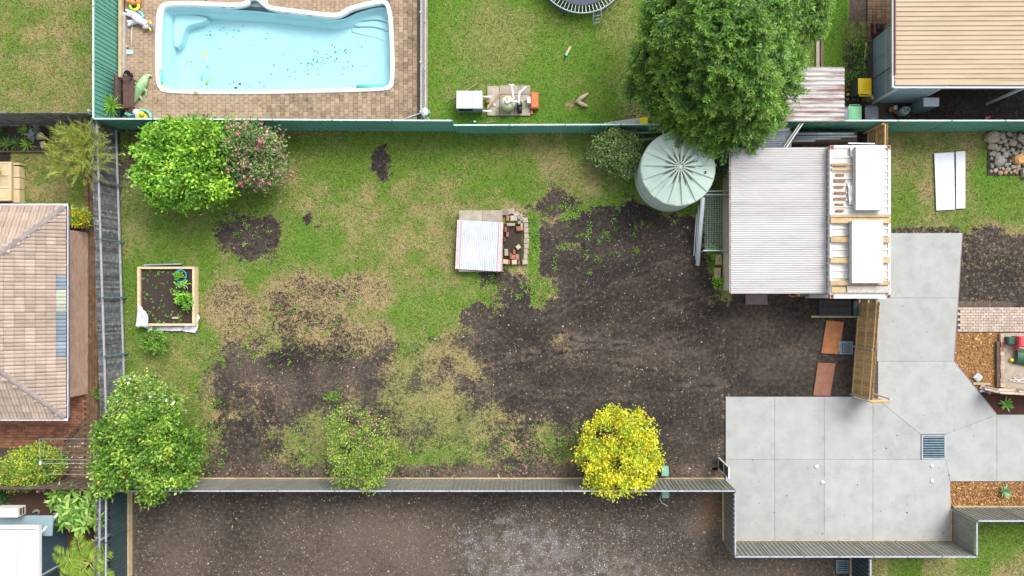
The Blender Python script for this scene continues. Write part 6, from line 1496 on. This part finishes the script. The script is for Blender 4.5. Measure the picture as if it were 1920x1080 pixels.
def lobes_points(lobes, dens, r, low=-.35, shell=(.62, 1.0), gap=.40):
    out_p, out_n, out_k = [], [], []
    for (x, y, z, a, b, c) in lobes:
        n = int(dens*4*math.pi*((a*b)**1.6+(a*c)**1.6+(b*c)**1.6)**(1/1.6)/3**(1/1.6))
        d = r.normal(0, 1, (n*2, 3)); d /= np.linalg.norm(d, axis=1, keepdims=True); d = d[d[:, 2] > low][:n]
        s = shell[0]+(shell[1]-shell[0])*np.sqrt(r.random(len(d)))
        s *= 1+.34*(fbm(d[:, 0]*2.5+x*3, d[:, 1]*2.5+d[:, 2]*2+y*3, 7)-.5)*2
        s *= np.where(r.random(len(d)) < .06, r.uniform(1.05, 1.22, len(d)), 1)
        p = np.array((x, y, z))+d*np.array((a, b, c))*s[:, None]
        keep = fbm(p[:, 0]*2.6+p[:, 2]*1.3, p[:, 1]*2.6-p[:, 2]*1.1, 17, 3)+r.normal(0, .03, len(p)) > gap
        p, d, s = p[keep], d[keep], s[keep]
        nn = d/np.array((a, b, c)); nn /= np.linalg.norm(nn, axis=1, keepdims=True)
        k = p[:, 2] > .05
        out_p.append(p[k]); out_n.append(nn[k]); out_k.append(s[k])
    return np.concatenate(out_p), np.concatenate(out_n), np.concatenate(out_k)
def crown(lobes, dens, per, cr, L, W, pal, seed, spread=.9, upb=.35, low=-.35, jit=.22, shell=(.62, 1.0), fold=.12, gap=.40):
    r = np.random.default_rng(seed); cp, cn, ck = lobes_points(lobes, dens, r, low, shell, gap)
    m = len(cp); pal = np.array(pal); cc = pal[r.integers(0, len(pal), m)]*(1+r.normal(0, .20, (m, 1)))
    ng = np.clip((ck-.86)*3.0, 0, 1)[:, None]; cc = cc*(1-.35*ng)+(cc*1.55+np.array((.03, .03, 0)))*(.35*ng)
    P0 = np.repeat(cp, per, 0)+r.normal(0, cr, (m*per, 3)); N = np.repeat(cn, per, 0)
    D = N*.6+r.normal(0, spread, (m*per, 3)); D[:, 2] += upb
    C = np.clip(np.repeat(cc, per, 0)*1.38*(1+r.normal(0, jit, (m*per, 1))), .004, .9)
    return leafset(P0, D, L*r.uniform(.7, 1.3, m*per), W*r.uniform(.7, 1.3, m*per), C, r, fold)
def trunk(parent, x, y, h, r0, tips, mt=m_trunk, seed=1):
    r = random.Random(seed); mb = MB()
    mb.tube([(x, y, -.05), (x+.03, y, h*.35), (x-.02, y+.02, h*.7)], [r0, r0*.75, r0*.5], 10)
    o = mb.build('trunk', mt, parent, True)
    for (a, b, c) in tips:
        MB().tube([(x, y, h*.4), ((x+a)/2+r.uniform(-.1, .1), (y+b)/2+r.uniform(-.1, .1), (h*.5+c)/2), (a, b, c)], [r0*.5, r0*.35, r0*.12], 7).build('limb', mt, parent, True)
def blossoms(name, parent, pts, size, pal, seed):
    """small five petalled flowers"""
    r = np.random.default_rng(seed); pts = np.array(pts); n = len(pts); sets = []
    for k in range(5):
        a = 2*np.pi*k/5+r.uniform(0, .6, n); D = np.stack([np.cos(a), np.sin(a), np.full(n, .35)], 1)
        C = np.array(pal)[r.integers(0, len(pal), n)]*(1+r.normal(0, .12, (n, 1)))
        sets.append(leafset(pts, D, size*r.uniform(.8, 1.2, n), size*.75, np.clip(C, 0, .95), r))
    o = stuff(part_arrays(name, parent, merge(sets), PETAL)); return o
def tree(name, label, cat, px, py, lobes_px, h, tr_, dens, per, cr, L, W, pal, seed, group=None, **kw):
    """lobes given as (px, py, z, radius_px_x, radius_px_y, half height)"""
    x, y = P(px, py); t = thing(name, label, cat, (x, y, 0), group)
    lb = []
    for a, b, z, rx, ry, rz in lobes_px:
        k = (HGT-z)/(HGT*SPX); q = P(a, b, z); lb.append((q[0], q[1], z, rx*k, ry*k, rz))
    trunk(t, x, y, h, tr_, [(q[0]*.8+x*.2, q[1]*.8+y*.2, q[2]*.95) for q in lb[:6]], seed=seed)
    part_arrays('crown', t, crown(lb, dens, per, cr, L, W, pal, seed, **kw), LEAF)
    return t, lb
def surf(lobes, n, seed, low=.0, shell=(.97, 1.06)):
    r = np.random.default_rng(seed); p, nn, k = lobes_points(lobes, 60, r, low, shell); i = r.permutation(len(p))[:n]; return p[i]

# lime green leafy tree, upper left of the yard
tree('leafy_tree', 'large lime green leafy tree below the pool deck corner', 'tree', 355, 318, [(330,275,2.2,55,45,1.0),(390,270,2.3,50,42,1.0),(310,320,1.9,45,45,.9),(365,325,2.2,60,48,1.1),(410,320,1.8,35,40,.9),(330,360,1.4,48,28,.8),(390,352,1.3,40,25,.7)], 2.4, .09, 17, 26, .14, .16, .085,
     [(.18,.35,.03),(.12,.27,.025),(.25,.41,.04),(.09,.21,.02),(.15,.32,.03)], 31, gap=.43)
# camellia
t, lb = tree('camellia_bush', 'pink flowering camellia bush beside the lime green tree', 'bush', 470, 300, [(465,270,2.0,50,38,.9),(490,305,1.6,42,42,.8),(445,300,1.7,36,50,.8),(480,340,1.0,34,22,.6),(510,265,1.6,24,26,.6)], 1.9, .07, 19, 22, .12, .12, .065,
     [(.10,.18,.05),(.16,.22,.08),(.22,.24,.11),(.30,.24,.16),(.08,.15,.04)], 32)
blossoms('flower', t, np.concatenate([surf(lb, 80, 5), surf(lb[1:2]+lb[3:4], 45, 7)]), .095, [(.70,.16,.28),(.78,.34,.42),(.66,.10,.2),(.80,.5,.5)], 3)
r = np.random.default_rng(4); pts = [(*P(a, b), .05) for a, b in zip(r.normal(510, 18, 50), r.normal(315, 26, 50))]
fp = thing('fallen_petals', 'pink fallen camellia flowers on the grass', 'petals', (*P(510, 315), 0)); blossoms('flower', fp, pts, .06, [(.72,.18,.32),(.8,.36,.48)], 9); fp['kind'] = 'stuff'
# orange tree and white flowered bush, lower left
t, lb = tree('orange_tree', 'big dark green orange tree covering the lower left fence corner', 'tree', 285, 835, [(225,820,2.3,42,42,.8),(285,812,2.7,52,46,1.0),(335,828,2.2,36,48,.8),(235,872,2.3,46,44,.9),(305,872,2.5,48,44,1.0),(340,878,1.8,26,34,.7),(290,918,1.7,18,18,.5),(212,905,1.8,24,26,.6),(352,850,1.5,20,26,.5),(278,848,3.0,52,44,.7)], 2.7, .11, 18, 24, .13, .155, .08,
     [(.075,.17,.02),(.12,.24,.025),(.17,.30,.035),(.055,.13,.018),(.26,.38,.06)], 33, gap=.45)
oranges = surf(lb[1:2]+lb[3:5]+lb[9:], 30, 11); mo = MB().ell((0, 0, 0), (.045, .045, .045), None, 8, 6).mesh('orange_fruit', smooth=True); mo.materials.append(mat('orange_peel', (.72, .38, .03), (.66, .30, .02), 6, .5))
for q in oranges: link('orange_fruit', mo, t, q)
t, lb = tree('gardenia_bush', 'white flowered bush above the orange tree', 'bush', 272, 752, [(270,735,1.5,50,28,.6),(245,760,1.7,36,28,.6),(300,760,1.8,36,30,.6),(275,775,2.0,40,22,.5)], 1.7, .06, 20, 22, .11, .11, .06,
     [(.13,.24,.04),(.20,.32,.06),(.28,.38,.09),(.10,.19,.03)], 34)
blossoms('flower', t, np.concatenate([surf(lb, 55, 15), surf(lb[3:], 22, 16)]), .075, [(.82,.82,.76),(.78,.76,.68)], 5)
# small tibouchina by the tank
t, lb = tree('purple_bush', 'small purple flowered bush between fence and tank', 'bush', 1155, 290, [(1150,275,.9,36,28,.5),(1170,300,.9,28,30,.5),(1135,290,.7,26,24,.4),(1180,280,.8,18,28,.4)], .9, .05, 60, 20, .10, .10, .05,
     [(.11,.19,.05),(.16,.25,.07),(.22,.27,.10),(.09,.15,.04)], 35)
blossoms('flower', t, np.concatenate([surf(lb[1:2], 26, 17), surf(lb, 14, 18)]), .055, [(.32,.12,.38),(.42,.16,.44)], 6)
# sparse pink flowered shrub by the lower fence
t, lb = tree('boronia_bush', 'sparse olive bush with magenta flowers over the lower fence', 'bush', 675, 835, [(655,805,1.3,38,36,.6),(700,820,1.5,36,38,.7),(665,850,1.7,46,38,.8),(700,865,1.5,34,32,.7),(650,880,1.5,30,26,.6),(690,895,1.5,30,20,.6),(730,850,1.1,18,26,.5)], 1.8, .05, 14, 18, .13, .09, .05,
     [(.15,.25,.035),(.21,.29,.045),(.27,.30,.06),(.11,.21,.03),(.17,.28,.04)], 36)
blossoms('flower', t, np.concatenate([surf(lb[:2], 18, 19), surf(lb, 12, 20)]), .065, [(.55,.07,.35),(.62,.12,.42)], 7)
# golden shrub
tree('golden_bush', 'bright golden yellow rounded bush beside the green service boxes', 'bush', 1155, 838, [(1135,815,1.5,42,36,.8),(1180,815,1.6,40,38,.8),(1120,855,1.5,34,36,.8),(1165,860,1.8,50,45,.9),(1205,850,1.5,30,38,.7),(1150,895,1.5,42,30,.7),(1190,890,1.4,34,30,.7),(1110,870,1.2,22,24,.6),(1150,785,1.1,22,18,.5),(1192,782,1.2,10,12,.3)], 1.8, .06, 17, 22, .12, .12, .06,
     [(.50,.46,.022),(.45,.44,.022),(.56,.52,.035),(.32,.40,.03),(.20,.32,.03),(.46,.43,.02),(.52,.48,.028)], 37)
# small shrub by the tank's right side, ivy and low plants
tree('dark_shrub', 'dark grey green shrub between the tank and white shed', 'bush', 1350, 300, [(1350,290,.8,22,26,.5),(1358,310,.7,14,26,.5),(1340,275,.8,16,14,.4)], .8, .04, 20, 18, .1, .10, .045, [(.05,.10,.04),(.07,.13,.05),(.10,.16,.07)], 38)
tree('lemon_sapling', 'small dark green sapling just below the raised bed', 'bush', 293, 648, [(290,640,.35,22,16,.25),(298,655,.4,20,14,.25),(282,630,.25,14,10,.2)], .4, .02, 24, 14, .08, .12, .05, [(.06,.15,.02),(.10,.21,.03),(.15,.28,.04)], 39)
tree('yellow_bush', 'small yellow topped bush at the tiled house corner', 'bush', 148, 408, [(145,402,.7,20,14,.4),(152,412,.6,14,10,.35)], .7, .03, 34, 20, .08, .09, .045, [(.16,.28,.03),(.24,.34,.03),(.50,.42,.03),(.58,.44,.04)], 40)
tree('round_hedge', 'dense rounded yellow green hedge beside the clothes line', 'hedge', 62, 874, [(50,878,.9,42,34,.6),(75,870,.8,38,34,.6),(95,868,.55,26,26,.45),(35,890,.8,26,22,.5)], .9, .05, 30, 26, .09, .085, .05, [(.10,.20,.025),(.14,.25,.03),(.32,.36,.05),(.36,.34,.06),(.20,.30,.035)], 41, shell=(.85, 1.0), gap=.0)
tree('edge_weed', 'small green weed on the side path by the fence', 'weed', 183, 737, [(184,737,.15,5,8,.15)], .15, .01, 60, 12, .04, .08, .04, [(.10,.20,.03),(.16,.28,.04)], 42)
tree('pad_fern', 'light green weed growing beside the pool pump', 'weed', 985, 192, [(984,192,.2,7,9,.2)], .2, .01, 60, 12, .05, .12, .05, [(.20,.38,.05),(.26,.44,.07)], 43)
tree('block_weed', 'bright green weed below the cream concrete blocks', 'weed', 1345, 530, [(1345,530,.15,10,10,.12),(1338,470,.1,8,12,.1)], .15, .01, 40, 14, .06, .11, .05, [(.15,.32,.03),(.2,.38,.05)], 44)
# crops in the raised bed
for lab, px, py, rr, sd_ in (('leafy green plant in the blue tub', 337, 517, 4, 1), ('bushy bright green plant in the white handled pot', 343, 544, 15, 2), ('bushy bright green herb against the right bed plank', 345, 569, 13, 3)):
    tree('potted_plant', lab, 'plant', px, py, [(px, py, .52, rr, rr, .16)], .5, .012, 60, 16, .06, .12, .055, [(.16,.38,.035),(.22,.46,.05),(.12,.30,.03)], 50+sd_, group='plants in the raised bed')
r = np.random.default_rng(77); pts = np.stack([r.uniform(263, 358, 90), r.uniform(506, 605, 90)], 1)
sets = []
for k, (a, b) in enumerate(pts):
    if a > 325 and b < 585: continue
    n = 7; ang = r.uniform(0, 6.28, n); q = np.tile(np.array((*P(a, b, .22), .222)), (n, 1)); D = np.stack([np.cos(ang), np.sin(ang), r.uniform(.2, .8, n)], 1)
    sets.append(leafset(q, D, r.uniform(.04, .11, n), .04, np.array([(.14,.27,.05)])*r.uniform(.7, 1.5, (n, 1)), r))
V, F, C = merge(sets); o = link('bed_seedlings', arrays('bed_seedlings', V, F, C, LEAF)); stuff(tag(o, 'small seedlings and weeds across the raised bed soil', 'seedlings'))

# feathery sprays: conifer and grevillea
def sprays(pos, nrm, r, L0, L1, k, ll, lw, pal, droop, spread=.5, fan=.9, tipcol=None):
    m = len(pos); L = r.uniform(L0, L1, m)[:, None]
    A = nrm*.75+r.normal(0, spread, (m, 3)); A[:, 2] += .15; A /= np.linalg.norm(A, axis=1, keepdims=True)
    up = np.tile(np.array((0, 0, 1.)), (m, 1))+r.normal(0, .3, (m, 3)); S = np.cross(A, up); S /= np.linalg.norm(S, axis=1, keepdims=True)+1e-9
    pal = np.array(pal); base = pal[r.integers(0, len(pal), m)]*(1+r.normal(0, .15, (m, 1)))
    sets = []
    for j in range(k):
        t_ = (j+.5)/k; s_ = 1 if j % 2 else -1
        q = pos+A*L*t_; q[:, 2] -= droop*(t_**2)*L[:, 0]
        D = A*(1-fan*.55)+S*s_*fan*(.9-.4*t_)+r.normal(0, .22, (m, 3)); D[:, 2] -= droop*t_*.5
        c = base*(1+r.normal(0, .15, (m, 1)))
        if tipcol is not None: c = c*(1-.75*t_**2)+np.array(tipcol)*(.75*t_**2)*(1+r.normal(0, .15, (m, 1)))
        sets.append(leafset(q, D, ll*(1.15-.6*t_)*r.uniform(.7, 1.3, m), lw*r.uniform(.8, 1.2, m), np.clip(c, .003, .8), r))
    return merge(sets)
cx_, cy_ = P(1345, 180)
cf = thing('conifer_tree', 'huge dark green feathery conifer overhanging the tank', 'tree', (6.75, 9.3, 0))
trunk(cf, 6.75, 9.3, 6.0, .28, [(5.2, 8.2, 3.5), (8.3, 8.3, 3.6), (6.7, 11.2, 4.2), (7.2, 7.6, 3.2), (5.0, 10.0, 3.5), (8.8, 10.4, 3.6)], seed=3)
def lob(px, py, z, r, h=None): q = P(px, py, z); return (q[0], q[1], z, r, r, h or r*.85)
LB = []
rl = random.Random(44)
for px, py, z, rr in ((1250,20,3.4,.8),(1300,15,4.4,.85),(1352,10,5.2,.9),(1405,20,5.2,.8),(1238,75,3.0,.75),(1285,70,4.4,.9),(1338,62,5.8,.95),(1390,62,5.8,.85),(1440,45,4.6,.7),(1228,125,2.7,.7),(1275,125,3.8,.85),(1325,118,5.2,.9),(1378,112,5.4,.9),(1425,105,4.6,.75),(1215,172,2.1,.65),(1258,178,2.9,.75),(1305,172,3.9,.85),(1355,165,4.6,.9),(1405,160,4.4,.85),(1452,145,3.6,.75),(1478,118,3.0,.45),(1290,222,2.5,.65),(1335,222,3.0,.75),(1382,215,3.4,.75),(1428,205,3.0,.7),(1465,180,2.6,.55),(1318,255,2.2,.45),(1352,258,2.2,.5),(1392,245,2.4,.5),(1505,15,3.8,.7),(1525,35,3.2,.45),(1470,10,4.2,.7),(1495,60,3.0,.45),(1235,215,1.8,.4),(1330,-25,5.0,1.1),(1260,-25,3.4,.9),(1450,-25,4.4,1.0)):
    LB.append(lob(px+rl.uniform(-6, 6), py+rl.uniform(-6, 6), z+rl.uniform(-.35, .35), rr*rl.uniform(.78, 1.02), rr*1.05))
r = np.random.default_rng(91); cp, cn, ck = lobes_points(LB, 32, r, -.1, (.5, 1.06), .46)
CPAL = [(.060,.17,.025),(.085,.225,.028),(.042,.13,.022),(.11,.265,.032),(.034,.105,.02)]
part_arrays('crown', cf, sprays(cp, cn, r, .32, .74, 22, .24, .045, CPAL, .30, .38, .95, (.27,.46,.05)), LEAF)
# dead inner twigs
mbt = MB()
for k in range(60):
    q = LB[rng.randrange(len(LB))]; a = Vector((q[0]+rng.uniform(-.3, .3), q[1]+rng.uniform(-.3, .3), q[2]-.2)); d_ = Vector((rng.uniform(-1, 1), rng.uniform(-1, 1), rng.uniform(-.1, .6))).normalized()
    mbt.tube([a, a+d_*.5, a+d_*q[3]*.95], [.02, .012, .005], 5)
stuff(mbt.build('twigs', m_trunk, cf))
# grevillea with long thin sprays
gv_ = thing('grevillea_shrub', 'wispy yellow green shrub leaning over the dark paling fence', 'shrub', (*P(150, 288), 0)); x, y = P(152, 286)
trunk(gv_, x, y, 1.5, .05, [(x-.5, y+.4, 1.3), (x+.4, y+.2, 1.4), (x-.3, y-.5, 1.2)], seed=5)
r = np.random.default_rng(92); cp, cn, ck = lobes_points([lob(140,280,1.4,.85,.6), lob(165,300,1.5,.75,.6), lob(130,305,1.2,.6,.5), lob(160,262,1.5,.6,.5)], 30, r, -.2, (.3, 1.0))
part_arrays('crown', gv_, sprays(cp, cn, r, .35, .75, 18, .20, .016, [(.27,.33,.045),(.35,.38,.06),(.20,.26,.035),(.40,.42,.09)], .25, .6, .35), LEAF)

# strappy rosettes
def rosette(name, label, cat, px, py, n, L, W, pal, z0=.03, rise=.7, droop=.25, seed=1, group=None, rings=3, ht=0):
    x, y = P(px, py, z0+ht); t = thing(name, label, cat, (x, y, 0), group); r = np.random.default_rng(seed); pal = np.array(pal)
    if ht: MB().tube([(x, y, 0), (x, y, z0+ht)], [.07, .05], 8).build('stem', m_trunk, t, True)
    me = []
    for k in range(n):
        a = 2*math.pi*k*.618+r.uniform(-.2, .2); q = k/n; el = rise*(1-q)+.12; l = L*r.uniform(.75, 1.15)
        d = Vector((math.cos(a), math.sin(a), 0)); s = Vector((-d.y, d.x, 0)); vs = []
        for j in range(6):
            u_ = j/5; w_ = W*(.55+1.2*u_*(1-u_)*1.6)*(1-u_**3) if j < 5 else 0
            c = Vector((x, y, z0+ht))+d*(.02+l*u_*math.cos(el*.8))+Vector((0, 0, l*(u_*math.sin(el)-droop*u_*u_)))
            vs += [c-s*w_*.5+Vector((0, 0, w_*.12)), c, c+s*w_*.5+Vector((0, 0, w_*.12))]
        F = [(j*3+i, j*3+i+1, (j+1)*3+i+1, (j+1)*3+i) for j in range(5) for i in range(2)]
        V = np.array([tuple(v) for v in vs])-np.array(ORG[t.name]); c = np.clip(pal[r.integers(0, len(pal))]*r.uniform(.8, 1.2), 0, .9)
        C = np.tile(c, (len(V), 1)); link('leaf', arrays('leaf', V, np.array(F), C, LEAF), t)
    return t
GRN = [(.12,.26,.03),(.18,.34,.04),(.24,.42,.05)]
rosette('yucca_plant', 'spiky bright green yucca in front of the left green fence', 'yucca', 209, 199, 46, .62, .055, [(.16,.36,.03),(.24,.46,.04),(.34,.55,.08)], .1, 1.25, .12, 1, ht=.75)
rosette('agave_plant', 'pale green agave rosette in the orange bark bed', 'agave', 1883.5, 921, 24, .32, .085, [(.28,.42,.22),(.34,.50,.28),(.24,.40,.16)], .03, 1.1, .1, 2)
rosette('bromeliad_plant', 'bright green leafy rosette in the dark mulch corner', 'plant', 1886, 757, 18, .36, .085, [(.16,.38,.06),(.24,.46,.12),(.30,.50,.18)], .03, 1.0, .15, 3)
for k, (lab, px, py, L_, W_, pl) in enumerate((('silvery round rosette beside the pot in the top left bed', 63, 254, .34, .10, [(.20,.28,.24),(.26,.34,.30)]), ('green strappy rosette left of the silvery one', 47, 246, .30, .06, GRN), ('lower green rosette at the bed edging', 52, 272, .38, .05, GRN), ('dark green rosette in the middle of the top left bed', 32, 268, .38, .06, [(.07,.17,.03),(.10,.22,.04)]), ('wide green rosette at the left end of the top left bed', 14, 270, .42, .06, [(.09,.2,.03),(.13,.27,.05)]), ('small bluish rosette against the top left fence', 70, 243, .25, .05, [(.16,.26,.18)]), ('dark rosette at the extreme left of the bed', 2, 250, .35, .06, [(.05,.12,.03)]))):
    rosette('bed_bromeliad', lab, 'plant', px, py, 22, L_, W_, pl, .05, .9, .2, 10+k, 'rosettes in the top left bed')
pt2 = thing('grey_pot', 'grey plant pot in the top left bed', 'pot', (*P(77, 255), 0)); MB().lathe(*P(76, 255, .3), [(.10, .03), (.15, .3), (.16, .32), (.14, .32), (.12, .27), (.01, .27)], 18).build('body', m_oldconc, pt2, True)
for k, (lab, px, py) in enumerate((('dark agapanthus clump nearest the air conditioner', 8, 942), ('dark agapanthus clump below the brown paling fence', 4, 928))): rosette('agapanthus_clump', lab, 'plant', px, py, 34, .55, .045, [(.07,.17,.05),(.10,.23,.07),(.14,.28,.1)], .05, 1.1, .35, 30+k, 'agapanthus clumps')
for k, (lab, px, py) in enumerate((('yellow fan palm leaf tip poking over the cream box', -6, 324),)): rosette('palm_tip', lab, 'palm', px, py, 9, .55, .05, [(.36,.38,.06),(.42,.42,.08)], .1, .5, .1, 40, ht=.55)
# broad leaved gingers
gg = thing('ginger_clump', 'dense clump of glossy broad leaved plants beside the blue house', 'plant', (*P(135, 965), 0)); r = np.random.default_rng(95)
sets = []; spots = [(r.uniform(88, 183), r.uniform(918, 1000)) for _ in range(64)]
spots = [q for q in spots if not (q[0] < 112 and q[1] > 950) and not (q[0] < 128 and q[1] > 985)]
for a, b in spots:
    z = r.uniform(.9, 1.7); x, y = P(a, b, z); n = 11; ang = r.uniform(0, 6.28)+np.arange(n)*2.4
    D = np.stack([np.cos(ang), np.sin(ang), r.uniform(-.15, .7, n)], 1); q = np.tile(np.array((x, y, z)), (n, 1)); q[:, 2] -= np.linspace(0, .35, n)
    pal = np.array([(.15,.33,.05),(.22,.44,.06),(.33,.54,.10),(.44,.58,.18)]); C = pal[r.integers(0, 4, n)]*r.uniform(.8, 1.2, (n, 1))
    sets.append(leafset(q, D, r.uniform(.30, .52, n), r.uniform(.09, .14, n), C, r, .08, .12))
    MB().tube([(x, y, 0), (x, y, z)], [.02, .012], 5).build('cane', m_trunk, gg)
part_arrays('leaves', gg, merge(sets), LEAF)
# palm
pm_ = thing('palm_tree', 'yellow green feather palm in the bottom left corner', 'palm', (*P(160, 1062), 0)); x, y = P(163, 1058, 1.7)
bx0, by0 = P(150, 1050)
MB().tube([(x, y, 0), (x, y, 1.5)], [.10, .07], 10).build('trunk', m_trunk, pm_, True)
r = np.random.default_rng(96)
for k, (tx, ty, L_) in enumerate(((108, 1058, 1.45), (143, 1006, 1.3), (205, 1032, 1.1), (205, 1085, 1.2), (140, 1095, 1.3), (178, 1015, 1.0), (115, 1085, 1.2), (98, 1035, 1.2))):
    a = Vector((x, y, 1.55)); tip = Vector((*P(tx, ty, 1.45), 1.45)); d = (tip-a); side = Vector((-d.y, d.x, 0)).normalized()
    rib = [a+d*t_+Vector((0, 0, .75*t_*(1-t_)-.1*t_)) for t_ in np.linspace(0, 1, 9)]
    o = MB().tube(rib, [.02, .018, .016, .014, .012, .01, .008, .006, .004], 6).build('frond_rib', mat('palm_rib%d' % k, (.36, .36, .08), None, 5, .6), pm_, True)
    n = 40; P0 = []; D = []; LL = []
    for i in range(n):
        t_ = .12+.88*i/n; f = t_*8; j = min(7, int(f)); p_ = rib[j].lerp(rib[j+1], f-j)
        for s in (-1, 1):
            P0.append(p_); D.append(d.normalized()*.30+side*s*(.95)+Vector((0, 0, .1+r.normal(0, .12)))); LL.append((.50*(1-.55*abs(t_-.45)))*(1 if t_ < .9 else .7))
    pal = np.array([(.24,.38,.04),(.32,.44,.06),(.18,.32,.035)]); m = len(P0); C = pal[r.integers(0, 3, m)]*r.uniform(.8, 1.2, (m, 1))
    V, F, C = leafset(np.array([tuple(q) for q in P0]), np.array([tuple(q) for q in D]), np.array(LL), .032, C, r, .05, .15)
    fo = link('frond', arrays('frond', V-np.array(ORG[pm_.name]), F, C, LEAF), pm_)
# climbers along the narrow strip by the tan house
tree('strip_shrub', 'low scruffy green growth beside the rake and path', 'bush', 1612, 110, [(1610,100,.2,12,22,.2),(1618,140,.2,12,20,.2),(1600,150,.15,12,12,.15)], .3, .015, 26, 16, .1, .10, .045, [(.06,.13,.025),(.09,.18,.03),(.12,.22,.04)], 61)

# small broad leaved weeds coming up through bare soil
r = np.random.default_rng(123); sets = []
zones = [(1060,395,40,18,26),(1010,545,24,20,26),(1080,470,50,40,24),(1000,450,12,40,26),(620,745,16,10,14),(700,860,150,24,60),(900,850,100,26,50),(1045,830,30,26,24),(450,420,60,45,22),(470,660,60,30,22),(600,580,90,50,26),(400,800,24,60,26),(1350,430,14,80,14),(1500,585,30,16,10),(1400,560,30,8,10),(560,830,40,30,26),(1180,440,60,40,16),(930,520,30,20,14)]
for zx, zy, sx, sy, k in zones:
    for _ in range(k):
        a, b = r.normal(zx, sx*.7), r.normal(zy, sy*.7)
        if clear(np.array([a]), np.array([b]))[0] < .5 or b > 893: continue
        n = int(r.integers(7, 16)); ang = r.uniform(0, 6.28, n); q = np.tile(np.array((*P(a, b), .0)), (n, 1)); q[:, :2] += r.normal(0, .06, (n, 2))
        D = np.stack([np.cos(ang), np.sin(ang), r.uniform(.15, .9, n)], 1)
        sets.append(leafset(q, D, r.uniform(.05, .13, n), .045, np.array([(.15, .30, .035)])*r.uniform(.6, 1.5)*r.uniform(.75, 1.25, (n, 1)), r))
V, F, C = merge(sets); o = link('broadleaf_weeds', arrays('broadleaf_weeds', V, F, C, LEAF)); stuff(tag(o, 'small bright broad leaved weeds sprouting through bare soil', 'weeds'))
